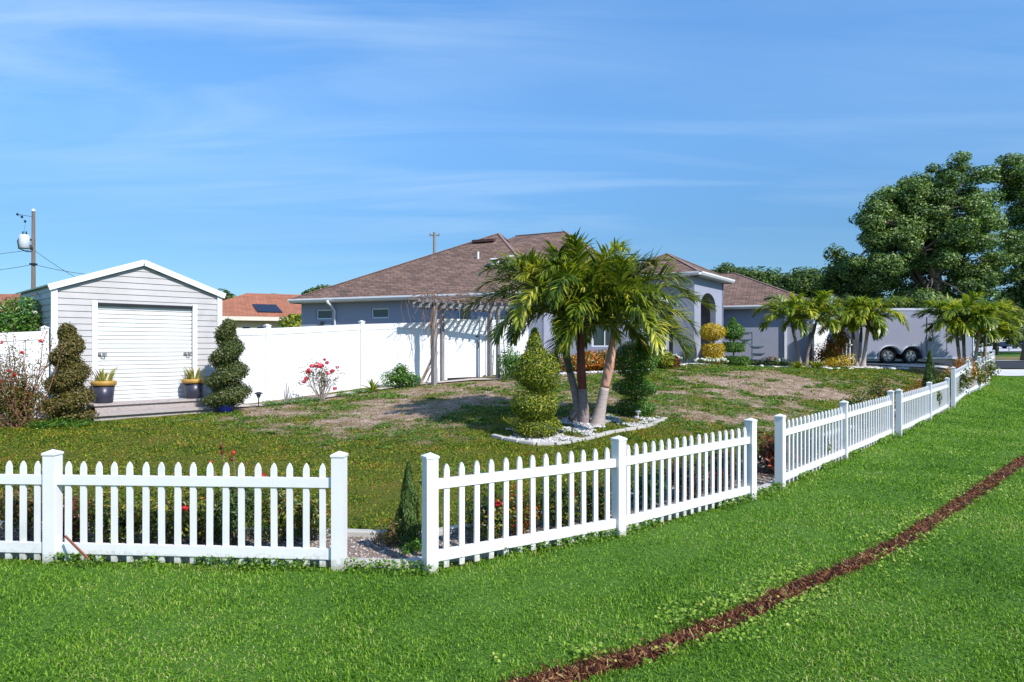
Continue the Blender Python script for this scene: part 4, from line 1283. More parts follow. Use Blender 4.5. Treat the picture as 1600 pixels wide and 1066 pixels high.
# downspouts
def downspout(p, d, ztop, zbot, out_=.5):
    n_ = Vector((d.y, -d.x, 0)); mb = MB()
    a = z3(p + n_ * out_, ztop - .1)
    mb.tube([a, a - Vector((0, 0, .08)), z3(p + n_ * .28, ztop - .30), z3(p + n_ * .05, ztop - .48), z3(p + n_ * .05, zbot)], .05, 8)
    mb.build('downspout', M['gutter'], house, smooth=True)
downspout(WA + uh * s_on(524, WA, uh), uh, ZE, 1.0)
downspout(WA + uh * s_on(772, WA, uh), uh, ZE, 1.0)
sx = s_on(1228, X0, uh); pz = X0 + uh * sx + Vector((uh.y, -uh.x, 0)) * .07
mb = MB(); mb.box((pz.x, pz.y, 2.45), (.12, .10, 2.6), math.atan2(uh.y, uh.x)); mb.build('downspout', M['gutter'], house)
# house-wall security lamp blob between the windows (small conduit box)
mb = MB(); q_ = WA + uh * s_on(503, WA, uh); mb.box((q_.x + .02, q_.y - .08, 2.86), (.12, .1, .12)); mb.build('wall_lamp', M['blackplastic'], house)

# ------------------------------------------------------------------ old pergola with dry vines
perg = thing('pergola', 'silvery old timber pergola over the white gate, topped with dry brown vines', 'pergola', (-1.8, 21.0, .9))
pA = on(678, 20.6); pB = on(690.5, 21.75); pC = on(778, 22.2); pD = on(766, 23.2)
pzt = 3.14
for p, r_ in ((pA, .13), (pB, .10), (pC, .10), (pD, .10)):
    mb = MB(); mb.box((p.x, p.y, (p.z - .1 + pzt) / 2), (r_, r_, pzt - p.z + .1), .9); mb.build('post', M['greywood'], perg)
fdv = (pC - pA); fdv.z = 0; fdv.normalize()
for (a, b) in ((pA, pC), (pB, pD)):
    mb = MB(); d = (b - a); d.z = 0; d.normalize()
    mb.beam(z3(a - d * .75, pzt + .02), z3(b + d * .45, pzt + .02), .05, .15); mb.build('beam', M['greywood'], perg)
for k_ in range(13):
    t_ = -0.17 + 1.3 * k_ / 12
    a = pA.lerp(pC, t_); b = pB.lerp(pD, t_); d = (b - a); d.z = 0; d.normalize()
    mb = MB(); mb.beam(z3(a - d * .35, pzt + .15), z3(b + d * .35, pzt + .15), .04, .10); mb.build('rafter', M['greywood'], perg)
vn = thing('dry_vine', 'tangle of dry leafless brown vine climbing the left post and lying over the pergola', 'vine', tuple(pA))
mb = MB()
for i in range(10):   # up the post
    ph = random.random() * 6.28; pts = []
    b0 = Vector((pA.x + random.uniform(-.5, .2), pA.y + random.uniform(-.1, .2), pA.z))
    for k_ in range(14):
        t_ = k_ / 13; z_ = pA.z + t_ * (pzt - pA.z + .1); r_ = .075 + .03 * random.random()
        c_ = Vector((pA.x, pA.y, z_)) + Vector((math.cos(ph + t_ * 5), math.sin(ph + t_ * 5), 0)) * r_
        w_ = max(0, 1 - t_ * 3.2)
        pts.append(c_.lerp(Vector((b0.x, b0.y, z_)), w_))
    mb.tube(pts, random.uniform(.006, .016), 5, cap=False)
mb.build('climbing_stems', M['vine'], vn)
mb = MB()
for i in range(150):  # over the top
    t_ = random.uniform(-.15, 1.12); s_ = random.uniform(-.2, 1.2)
    p = pA.lerp(pC, t_).lerp(pB.lerp(pD, t_), s_); p = z3(p, pzt + .22 + random.random() * .05)
    az = random.gauss(math.atan2(fdv.y, fdv.x), .7) + (math.pi if random.random() < .5 else 0); pts = [p]
    vz = random.uniform(0, .14)
    for k_ in range(6):
        az += random.uniform(-.6, .6); vz -= random.uniform(.01, .05)
        q_ = pts[-1] + Vector((math.cos(az) * .15, math.sin(az) * .15, vz))
        q_.z = max(q_.z, pzt + .19 + random.random() * .03); pts.append(q_)
    mb.tube(pts, random.uniform(.004, .011), 4, cap=False)
mb.build('top_tangle', M['vine'], vn)
mb = MB()
for i in range(46):  # hanging loops
    t_ = random.choice([random.uniform(-.3, .1), random.uniform(-.3, 1.1)]); s_ = random.uniform(-.3, .4)
    p = pA.lerp(pC, t_).lerp(pB.lerp(pD, t_), s_); p = z3(p, pzt + .2)
    az = random.random() * 6.28; pts = [p]; L_ = random.uniform(.3, 1.3)
    for k_ in range(8):
        f = (k_ + 1) / 8
        pts.append(p + Vector((math.cos(az) * math.sin(f * 3) * .35, math.sin(az) * math.sin(f * 3) * .3, .1 * math.sin(f * 3) - L_ * f * f)))
    mb.tube(pts, random.uniform(.003, .007), 4, cap=False)
mb.build('hanging_stems', M['vine'], vn)
# little ladder trellis leaning right of the pergola
ld_ = MB(); a0 = on(781, 22.9); a1 = on(789, 22.9)
t0_ = Vector((a0.x - .05, a0.y + .25, a0.z + 1.35))
for o_ in (0, 1):
    b_ = a0 if o_ == 0 else a1
    ld_.beam(b_ + Vector((.05, 0, 0)), t0_ + Vector((.02 + o_ * .14, 0, 0)), .03, .03)
for k_ in range(1, 6):
    f = k_ / 6; p = (a0 + Vector((.05, 0, 0))).lerp(t0_ + Vector((.02, 0, 0)), f); q = (a1 + Vector((.05, 0, 0))).lerp(t0_ + Vector((.16, 0, 0)), f)
    ld_.beam(p, q, .02, .02)
tag(ld_.build('trellis_ladder', M['greywood'], loc=tuple(a0)), 'small dark ladder trellis leaning beside the right pergola post', 'trellis')

# ------------------------------------------------------------------ enclosed trailer
tr = thing('cargo_trailer', 'silver enclosed tandem-axle cargo trailer parked on the driveway', 'trailer', (17.8, 31.5, 1.12))
T0 = Vector((15.55, 30.6, 0)); td = Vector((1, .03, 0)).normalized(); tn = Vector((-td.y, td.x, 0))
zg = 1.10; zb = 1.36; zt = 3.63; TL = 5.25; TW = 2.2
def T(s, t, z): return T0 + td * s + tn * t + Vector((0, 0, z))
mb = MB()
# body shell with rounded top edge, wheel cut-outs along the near side
wx = [1.38, 2.42]; wr = 0.365; cr_ = 0.47
prof = []
npt = 60
low = []
for i in range(npt + 1):
    s_ = TL * i / npt; z_ = zb
    for c_ in wx:
        if abs(s_ - c_) < cr_: z_ = max(z_, zg + wr + math.sqrt(cr_ ** 2 - (s_ - c_) ** 2) * 0.92)
    if wx[0] < s_ < wx[1]: z_ = max(z_, zg + wr + .10)
    low.append((s_, z_))
for (s0, z0), (s1, z1) in zip(low[:-1], low[1:]):
    mb.add([T(s0, 0, z0), T(s1, 0, z1), T(s1, 0, zt - .08), T(s0, 0, zt - .08)], [(0, 1, 2, 3)])
    mb.add([T(s0, 0, z0), T(s1, 0, z1), T(s1, .35, z1), T(s0, .35, z0)], [(3, 2, 1, 0)])
mb.add([T(0, 0, zt - .08), T(TL, 0, zt - .08), T(TL, .06, zt), T(0, .06, zt)], [(0, 1, 2, 3)])
mb.add([T(0, .06, zt), T(TL, .06, zt), T(TL, TW / 2, zt + .05), T(0, TW / 2, zt + .05), T(TL, TW - .06, zt), T(0, TW - .06, zt)], [(0, 1, 2, 3), (3, 2, 4, 5)])
mb.add([T(0, TW - .06, zt), T(TL, TW - .06, zt), T(TL, TW, zt - .08), T(0, TW, zt - .08), T(TL, TW, zb), T(0, TW, zb)], [(0, 1, 2, 3), (3, 2, 4, 5)])
mb.add([T(0, 0, zb), T(0, 0, zt - .08), T(0, .06, zt), T(0, TW / 2, zt + .05), T(0, TW - .06, zt), T(0, TW, zt - .08), T(0, TW, zb)], [tuple(range(7))])
# v-nose front
nz = .62
for (a, b) in ((0, TW / 2), (TW, TW / 2)):
    pa = [T(TL, a, zb), T(TL + (nz), b, zb), T(TL + nz * .9, b, zt - .05), T(TL, a, zt - .08)]
    mb.add(pa if a == 0 else pa[::-1], [(0, 1, 2, 3)])
mb.add([T(TL, 0, zt - .08), T(TL + nz * .9, TW / 2, zt - .05), T(TL, TW, zt - .08), T(TL, TW / 2, zt + .05)], [(0, 1, 3), (1, 2, 3)])
mb.add([T(0, 0, zb), T(0, TW, zb), T(TL, TW, zb), T(TL + nz, TW / 2, zb), T(TL, 0, zb)], [(0, 1, 2, 3, 4)])
body = mb.build('body', M['trailer'], tr)
mb = MB()
for i in range(14):
    s_ = .41 * i + .06
    if s_ > TL: break
mb.beam(T(0, -.012, zt - .06), T(TL, -.012, zt - .06), .03, .09); mb.beam(T(0, -.012, zb + .03), T(wx[0] - cr_, -.012, zb + .03), .03, .08); mb.beam(T(wx[1] + cr_, -.012, zb + .03), T(TL, -.012, zb + .03), .03, .08)
mb.beam(T(.03, -.012, zb + .07), T(.03, -.012, zt - .1), .05, .03, up=tn); mb.beam(T(TL - .02, -.012, zb + .07), T(TL - .02, -.012, zt - .1), .05, .03, up=tn)
mb.build('edge_trim', M['trailertrim'], tr)
mb = MB(); sd0, sd1 = 3.12, 4.02; z0, z1 = zb + .12, zt - .38
mb.prism([T(sd0, -.018, z0), T(sd1, -.018, z0), T(sd1, -.018, z1), T(sd0, -.018, z1)], .02)
dor = mb.build('door', M['trailer'], tr)
mb = MB()
for (a, b) in ((T(sd0, -.03, z0), T(sd0, -.03, z1)), (T(sd1, -.03, z0), T(sd1, -.03, z1))): mb.beam(a, b, .03, .02, up=tn)
for (a, b) in ((T(sd0, -.03, z0), T(sd1, -.03, z0)), (T(sd0, -.03, z1), T(sd1, -.03, z1))): mb.beam(a, b, .02, .03)
mb.build('door_frame', mat_plain('trailer_seam', (0.30, 0.30, 0.36), 0.4, 0.1, 4), dor)
mb = MB(); mb.box(T(sd0 + .12, -.05, zg + 1.12), (.10, .04, .16)); mb.build('latch', M['blackplastic'], dor)
mb = MB(); mb.box(T(sd0 + .12, -.045, zg + 1.27), (.09, .03, .08)); mb.build('latch_plate', M['trim'], dor)
for c_ in wx:
    q_ = T(c_, .16, zg + wr)
    ring = MB(); k = 28
    def wheel_prof(prof, n_=28):
        m_ = MB(); vs = []; fs = []
        for (r_, t_) in prof:
            for j in range(n_):
                a_ = 2 * math.pi * j / n_
                vs.append(q_ + td * math.cos(a_) * r_ + Vector((0, 0, math.sin(a_) * r_)) + tn * t_)
        for i in range(len(prof) - 1):
            for j in range(n_):
                fs.append((i * n_ + j, i * n_ + (j + 1) % n_, (i + 1) * n_ + (j + 1) % n_, (i + 1) * n_ + j))
        m_.add(vs, fs); return m_
    ty = wheel_prof([(.235, -.07), (.26, -.105), (.33, -.11), (.36, -.08), (.365, 0), (.36, .1), (.33, .12), (.2, .12)]).build('wheel', M['tyre'], tr, smooth=True)
    rm = wheel_prof([(.24, -.085), (.225, -.10), (.205, -.07), (.195, .0), (.0, .0)])
    for j in range(5):
        a_ = 2 * math.pi * j / 5 + .3
        p_ = q_ + tn * -.055
        for o_ in (-.16, .16):
            rm.beam(p_ + (td * math.cos(a_) + Vector((0, 0, math.sin(a_)))) * .03, p_ + (td * math.cos(a_ + o_) + Vector((0, 0, math.sin(a_ + o_)))) * .215, .035, .03, up=tn)
    rm.build('rim', M['rim'], ty)
mb = MB()
ar = []
for i in range(41):
    s_ = wx[0] - cr_ - .06 + (wx[1] - wx[0] + 2 * cr_ + .12) * i / 40; z_ = zb - .02
    for c_ in wx:
        if abs(s_ - c_) < cr_ + .05: z_ = max(z_, zg + wr + math.sqrt(max(0, (cr_ + .05) ** 2 - (s_ - c_) ** 2)) * 0.92)
    if wx[0] < s_ < wx[1]: z_ = max(z_, zg + wr + .13)
    ar.append((s_, z_))
for (s0, z0), (s1, z1) in zip(ar[:-1], ar[1:]):
    mb.prism([T(s0, -.02, z0 - .05), T(s1, -.02, z1 - .05), T(s1, -.02, z1 + .03), T(s0, -.02, z0 + .03)], .02)
    mb.add([T(s0, -.10, z0), T(s1, -.10, z1), T(s1, 0, z1), T(s0, 0, z0)], [(0, 1, 2, 3)])
mb.build('fender', M['trailertrim'], tr)
mb = MB(); mb.beam(T(.2, .2, zb - .06), T(TL, .2, zb - .06), .06, .12); mb.beam(T(.2, TW - .2, zb - .06), T(TL, TW - .2, zb - .06), .06, .12)
mb.beam(T(TL, .2, zb - .06), T(TL + 1.3, TW / 2, zb - .06), .06, .1); mb.beam(T(TL, TW - .2, zb - .06), T(TL + 1.3, TW / 2, zb - .06), .06, .1)
mb.tube([T(TL + 1.15, TW / 2, zg + .02), T(TL + 1.15, TW / 2, zb + .4)], .03, 8)
for c_ in wx: mb.tube([T(c_, .1, zg + wr), T(c_, TW - .1, zg + wr)], .04, 8)
mb.box(T(TL - .5, .0, zb - .04), (.8, .12, .05))
mb.build('chassis', M['steel'], tr)

# ------------------------------------------------------------------ neighbour's cream house
nb = thing('neighbour_house', 'cream house with an orange-brown hip roof and a solar panel beyond the white fence', 'house', (-16, 46, 1))
Nz = 3.83; n0 = at(330, 493, 44); n1 = at(468, 496, 46.5)
ex = Vector((-21.5, 43.4, 0)); e1 = Vector((-14.5, 46.6, 0)); dn = (e1 - ex).normalized(); vn_ = Vector((-dn.y, dn.x, 0))
pts_ = [ex, e1, e1 + vn_ * 10, ex + vn_ * 10]
ridA = at(430, 461, 52); ridA.z = 1.95 + 79 * 50 / FPX; ridB = at(500, 461, 50); ridB.z = ridA.z
roofn = MB()
ra_ = ex + dn * 4.6 + vn_ * 4.6; ra_.z = 5.75
rb_ = e1 + dn * 2.0 + vn_ * 4.6; rb_.z = 5.75
roof_face(roofn, [z3(ex, Nz), z3(e1 + dn * 6, Nz), z3(rb_, 5.75), ra_])
roof_face(roofn, [z3(ex + vn_ * 9.2, Nz), z3(ex, Nz), ra_])
roof_face(roofn, [z3(e1 + dn * 6 + vn_ * 9.2, Nz), z3(ex + vn_ * 9.2, Nz), ra_, z3(rb_, 5.75)])
rn_ = roofn.build('roof', M['terracotta'], nb)
mb = MB(); w0 = ex + dn * .4 + vn_ * .5; w1 = e1 + dn * 5.6 + vn_ * .5
nw = [(s_on(378, w0, dn), s_on(391, w0, dn)), (s_on(401, w0, dn), s_on(414, w0, dn))]
wall_open(w0, dn, (w1 - w0).length, .8, Nz - .1, .2, [(a, b, 2.6, 3.25, 0) for a, b in nw], M['cream'], 'wall', nb)
for a, b in nw: window(w0, dn, a, b, 2.6, 3.25, nb)
mb = MB(); mb.prism([z3(w0 + vn_ * 9, .8), z3(w0, .8), z3(w0, Nz - .1), z3(w0 + vn_ * 9, Nz - .1)], .2); mb.build('wall', M['cream'], nb)
mb = MB(); mb.prism([z3(ex, Nz - .22), z3(e1 + dn * 6, Nz - .22), z3(e1 + dn * 6, Nz + .04), z3(ex, Nz + .04)], .05); mb.build('fascia', M['creamtrim'], nb)
mb = MB()
# panel lies on the roof slope
sl_n = (ra_.z - Nz) / 4.6
def NR(s_, v_): return z3(ex + dn * s_ + vn_ * v_, Nz + sl_n * v_ + .09)
so0, so1 = s_on(402, ex + vn_ * 1.0, dn), s_on(441, ex + vn_ * 1.0, dn)
mb.prism([NR(so0, .8), NR(so1, .8), NR(so1 - .3, 2.2), NR(so0 - .25, 2.2)], .05); mb.build('solar_panel', M['solar'], rn_)
# reddish roofed house at the far left edge
lh = thing('neighbour_house', 'red-brown roofed house corner at the far left behind the green bushes', 'house', (-40, 52, 1))
la = at(-150, 470, 52); lb = at(36, 492, 50); la.z = 4.4; lb.z = 4.4; dl_ = (lb - la); dl_.z = 0; dl_.normalize(); vl_ = Vector((-dl_.y, dl_.x, 0))
rfm = MB(); t1 = z3(lb - dl_ * 2.2 + vl_ * 4, 6.1); t0 = z3(la + vl_ * 4, 6.1)
roof_face(rfm, [la, lb, t1, t0]); roof_face(rfm, [lb, z3(lb + vl_ * 8, 4.4), t1]); rfm.build('roof', M['terracotta'], lh)
mb = MB(); mb.prism([z3(la + vl_ * .4, .8), z3(lb + vl_ * .4 - dl_ * .4, .8), z3(lb + vl_ * .4 - dl_ * .4, 4.35), z3(la + vl_ * .4, 4.35)], .2); mb.build('wall', M['cream'], lh)
mb = MB(); mb.prism([la - Vector((0, 0, .2)), lb - Vector((0, 0, .2)), lb + Vector((0, 0, .03)), la + Vector((0, 0, .03))], .05); mb.build('fascia', M['creamtrim'], lh)

# far house and parked car at the right edge
fh = thing('far_house', 'distant pale house with a dark roof beyond the far road at the right edge', 'house', tuple(at(1640, 540, 120)))
a = at(1560, 530, 122); b = at(1760, 530, 118); a.z = b.z = 5.4; dd = (b - a).normalized(); vv = Vector((-dd.y, dd.x, 0))
rfm = MB(); roof_face(rfm, [a, b, z3(b - dd * 5 + vv * 6, 8.0), z3(a + dd * 5 + vv * 6, 8.0)]); roof_face(rfm, [z3(a + vv * 12, 5.4), a, z3(a + dd * 5 + vv * 6, 8.0)])
rfm.build('roof', mat_shingle('far_roof', (.12, .11, .12), (.09, .085, .09), (.05, .05, .05), 2, 2), fh)
w0 = z3(a + dd * .5 + vv * .5, 0)
wall_open(w0, dd, (b - a).length - 1, 1.5, 5.3, .2, [(2, 4, 2.6, 4.2, 0), (6, 8.5, 2.6, 4.2, 0), (11, 13, 2.6, 4.2, 0)], M['cream'], 'wall', fh)
for s0, s1 in ((2, 4), (6, 8.5), (11, 13)): window(w0, dd, s0, s1, 2.6, 4.2, fh, cols=2)
def car(px, D, rz, mat, label):
    g = on(px, D); root = thing('parked_car', label, 'car', tuple(g))
    sec = [(-2.2, .45, .75), (-2.1, .3, .95), (-1.4, .28, 1.0), (-.9, .28, 1.42), (.5, .28, 1.45), (1.15, .28, 1.0), (2.0, .3, .85), (2.2, .4, .6)]
    co, si = math.cos(rz), math.sin(rz)
    def L(x, y, z): return g + Vector((x * co - y * si, x * si + y * co, z))
    mb = MB(); vs = []
    for x, z0, z1 in sec:
        tp = .62 if z1 > 1.3 else .82
        vs += [L(x, -.85, z0), L(x, -.87, min(z1, .9)), L(x, -tp, z1), L(x, tp, z1), L(x, .87, min(z1, .9)), L(x, .85, z0)]
    fs = []
    for i in range(len(sec) - 1):
        for k in range(6): fs.append((i * 6 + k, i * 6 + (k + 1) % 6, (i + 1) * 6 + (k + 1) % 6, (i + 1) * 6 + k))
    fs += [tuple(range(6))[::-1], tuple(range(len(vs) - 6, len(vs)))]
    mb.add(vs, fs); mb.build('body', mat, root)
    mb = MB()
    for sg in (-1, 1):
        mb.add([L(-1.15, sg * .86, 1.0), L(.9, sg * .86, 1.0), L(.45, sg * .70, 1.36), L(-.8, sg * .70, 1.36)], [(0, 1, 2, 3)])
    mb.build('window', M['glass'], root)
    for x_ in (-1.4, 1.4):
        for y_ in (-.8, .8):
            m_ = MB(); c_ = L(x_, y_, .32); ax = L(0, 1, 0) - L(0, 0, 0)
            m_.tube([c_ - ax * .11, c_ + ax * .11], .32, 16); m_.build('wheel', M['tyre'], root)
    return root
car(1592, 92, .15, M['carblue'], 'dark blue car parked on the pale far road at the right edge')
mb = MB(); pm = on(1577, 75); mb.box(tuple(pm + Vector((0, 0, .45))), (.1, .1, .9)); mb.box(tuple(pm + Vector((0, 0, 1.0))), (.22, .45, .22))
tag(mb.build('mailbox', M['steel'], loc=tuple(pm)), 'small mailbox post on the grass across the road', 'mailbox')

# ------------------------------------------------------------------ utility poles and wires
pp = on(52, 36); pz_ = pp.z
up1 = thing('utility_pole', 'old wooden utility pole with a pale transformer rising behind the shed', 'utility pole', tuple(pp))
top1 = at(52, 330, 36)
mb = MB(); mb.tube([pp, Vector((pp.x, pp.y, top1.z))], [.13, .08], 12); mb.build('pole', M['pole'], up1)
mb = MB(); mb.tube([Vector((pp.x, pp.y, top1.z - .02)), Vector((pp.x, pp.y, top1.z + .12))], [.11, .07], 10); mb.build('pole_cap', M['transformer'], up1)
tc_ = at(38, 378, 35.8)
mb = MB(); mb.lathe([(.20, -.36), (.25, -.32), (.26, .0), (.25, .30), (.18, .38), (.05, .40)], tuple(tc_), 20)
tf = mb.build('transformer', M['transformer'], up1, smooth=True)
mb = MB()
for o_ in (-.08, .1): mb.tube([tc_ + Vector((o_, 0, .36)), tc_ + Vector((o_, 0, .55))], [.05, .025], 8)
mb.build('bushing', M['blackplastic'], tf)
mb = MB(); mb.beam(tc_ + Vector((.2, 0, .12)), Vector((pp.x, pp.y, tc_.z + .12)), .05, .08); mb.beam(tc_ + Vector((.2, 0, -.2)), Vector((pp.x, pp.y, tc_.z - .2)), .05, .08)
mb.tube([tc_ + Vector((-.25, 0, .25)), tc_ + Vector((-.36, 0, .05)), tc_ + Vector((-.3, 0, -.35)), tc_ + Vector((-.1, 0, -.42)), tc_ + Vector((.08, 0, -.5)), Vector((pp.x, pp.y, tc_.z - .5))], .03, 6)
mb.build('bracket', M['blackplastic'], up1)
mb = MB()
for (px, py) in ((27, 335), (34, 339), (39, 346)):
    q_ = at(px, py, 36); mb.lathe([(.02, -.07), (.055, -.04), (.055, .04), (.02, .07)], tuple(q_), 8)
mb.tube([at(27, 335, 36), at(34, 339, 36), at(39, 346, 36), at(38, 365, 36), tc_ + Vector((0, 0, .55))], .008, 4); mb.tube([at(27, 335, 36), Vector((pp.x, pp.y, top1.z - .3))], .012, 4)
mb.build('fuse_cutout', M['blackplastic'], up1)
mb = MB(); mb.box(Vector((pp.x - .02, pp.y - .1, at(52, 389, 36).z)), (.12, .1, .14)); mb.box(Vector((pp.x, pp.y, at(52, 413, 36).z)), (.26, .26, .10)); mb.build('clamp', M['blackplastic'], up1)
def wire(name, label, a, b, sag, r_=.012):
    pts = []
    for i in range(17):
        t_ = i / 16; p = a.lerp(b, t_); p.z -= sag * 4 * t_ * (1 - t_); pts.append(p)
    mb = MB(); mb.tube(pts, r_, 5, cap=False)
    return tag(mb.build(name, M['blackplastic'], loc=tuple(a)), label, 'wire')
wire('overhead_wire', 'taut overhead wire running left off the pole below the transformer', Vector((pp.x, pp.y, at(52, 390, 36).z)), at(-300, 402, 45), .4)
wire('overhead_wire', 'lower slack overhead wire running left off the pole', Vector((pp.x, pp.y, at(52, 413, 36).z)), at(-200, 412, 40), .5)
wire('overhead_wire', 'overhead wire sloping down to the right behind the shed roof', Vector((pp.x, pp.y, at(55, 390, 36).z)), at(140, 445, 36), .1)
wire('overhead_wire', 'faint lower overhead wire running right towards the shed ridge', Vector((pp.x, pp.y, at(55, 413, 36).z)), at(170, 432, 36), .1)
p2 = on(679, 62)
up2 = thing('utility_pole', 'distant grey utility pole with a small crossarm above the house roof', 'utility pole', tuple(p2))
t2 = at(679, 363, 62)
mb = MB(); mb.tube([p2, Vector((p2.x, p2.y, t2.z))], [.2, .14], 10); mb.build('pole', M['greywood'], up2)
mb = MB(); mb.beam(Vector((p2.x - .45, p2.y, t2.z - .28)), Vector((p2.x + .45, p2.y, t2.z - .28)), .1, .1)
for s_ in (-.4, .4): mb.tube([Vector((p2.x + s_, p2.y, t2.z - .24)), Vector((p2.x + s_, p2.y, t2.z - .08))], .045, 6)
mb.build('crossarm', M['pole'], up2)
# ------------------------------------------------------------------ foliage colours
M['l_yellowgreen'] = mat_leaf('yellow_green_leaves', [(0, (.035, .075, .01)), (.4, (.10, .16, .014)), (.75, (.26, .30, .02)), (1, (.52, .44, .03))], .4, .3)
M['l_green'] = mat_leaf('bright_green_leaves', [(0, (.02, .07, .008)), (.5, (.06, .16, .015)), (.9, (.14, .28, .03)), (1, (.22, .34, .05))], .35, .3)
M['l_dark'] = mat_leaf('dark_green_leaves', [(0, (.018, .045, .01)), (.6, (.05, .10, .02)), (1, (.11, .17, .035))], .4, .25)
M['l_spiral'] = mat_leaf('bronzed_green_leaves', [(0, (.035, .035, .008)), (.4, (.09, .085, .014)), (.75, (.16, .135, .025)), (1, (.26, .17, .05))], .4, .25)
M['l_spiral2'] = mat_leaf('olive_dark_leaves', [(0, (.02, .04, .01)), (.4, (.055, .085, .016)), (.8, (.11, .14, .03)), (1, (.20, .16, .05))], .4, .25)
M['l_gold'] = mat_leaf('golden_leaves', [(0, (.22, .13, .01)), (.5, (.52, .36, .02)), (1, (.72, .56, .05))], .4, .3)
M['l_croton'] = mat_leaf('croton_leaves', [(0, (.05, .09, .01)), (.3, (.16, .20, .02)), (.55, (.38, .20, .02)), (.8, (.50, .14, .02)), (1, (.45, .05, .02))], .35, .25)
M['l_croton_g'] = mat_leaf('croton_green_leaves', [(0, (.02, .045, .008)), (.4, (.06, .10, .014)), (.75, (.18, .21, .02)), (.93, (.38, .32, .03)), (1, (.40, .08, .02))], .35, .25)
M['l_darkred'] = mat_leaf('dark_red_leaves', [(0, (.03, .03, .01)), (.4, (.10, .05, .015)), (.75, (.22, .03, .02)), (1, (.42, .08, .03))], .35, .25)
M['l_cypress'] = mat_leaf('cypress_sprays', [(0, (.02, .05, .01)), (.6, (.07, .13, .02)), (1, (.16, .22, .05))], .6, .2)
M['l_reddry'] = mat_leaf('reddish_shrub_leaves', [(0, (.04, .055, .01)), (.45, (.11, .13, .02)), (.75, (.20, .12, .04)), (1, (.32, .12, .06))], .45, .25)
M['l_tree'] = mat_leaf('oak_leaves', [(0, (.015, .04, .014)), (.4, (.06, .12, .03)), (.75, (.17, .27, .06)), (1, (.36, .44, .15))], .4, .3, big=(.35, .2))
M['l_tree2'] = mat_leaf('far_tree_leaves', [(0, (.025, .055, .012)), (.6, (.075, .13, .026)), (1, (.18, .25, .05))], .45, .3, big=(.3, .15))
M['frond'] = mat_leaf('palm_leaflets', [(0, (.035, .07, .010)), (.3, (.09, .145, .016)), (.6, (.25, .29, .025)), (.85, (.50, .47, .05)), (1, (.66, .56, .12))], .3, .28, spec=.5, big=(1.3, .2))
M['frond_y'] = mat_leaf('yellowish_palm_leaflets', [(0, (.05, .10, .012)), (.35, (.15, .22, .02)), (.7, (.38, .40, .035)), (1, (.62, .54, .08))], .33, .35, spec=.5, big=(1.0, .2))
M['rachis'] = mat_plain('palm_midrib', (.16, .20, .05), .4, .2, 5)
M['trunk_grey'] = mat_plain('ringed_grey_palm_trunk', (.40, .33, .30), .8, .2, 5, bump=.3, bs=30, stretch=(1, 1, 6))
M['trunk_dark'] = mat_plain('ringed_dark_palm_trunk', (.25, .195, .18), .8, .25, 5, bump=.3, bs=30, stretch=(1, 1, 6))
M['shaft_red'] = mat_plain('red_brown_crownshaft', (.17, .035, .025), .5, .35, 6, stretch=(2, 2, .6))
M['shaft_pink'] = mat_plain('pinkish_crownshaft', (.50, .27, .21), .5, .35, 9, stretch=(2, 2, .6))
M['shaft_dark'] = mat_plain('dark_crownshaft', (.09, .085, .055), .5, .35, 6, stretch=(2, 2, .6))
M['succulent'] = mat_leaf('striped_succulent_leaves', [(0, (.08, .11, .02)), (.5, (.30, .28, .05)), (1, (.55, .48, .14))], .4, .15)

# ------------------------------------------------------------------ palms
def bend(pts, n=18):
    """smooth a few control points (Catmull-Rom)"""
    P_ = [Vector(p) for p in pts]
    P_ = [P_[0] * 2 - P_[1]] + P_ + [P_[-1] * 2 - P_[-2]]
    out2 = []
    segs = len(P_) - 3
    for i in range(n + 1):
        u = i / n * segs; k = min(int(u), segs - 1); t = u - k
        a, b, c_, d = P_[k], P_[k + 1], P_[k + 2], P_[k + 3]
        out2.append(0.5 * ((2 * b) + (c_ - a) * t + (2 * a - 5 * b + 4 * c_ - d) * t * t + (3 * b - a - 3 * c_ + d) * t ** 3))
    return out2

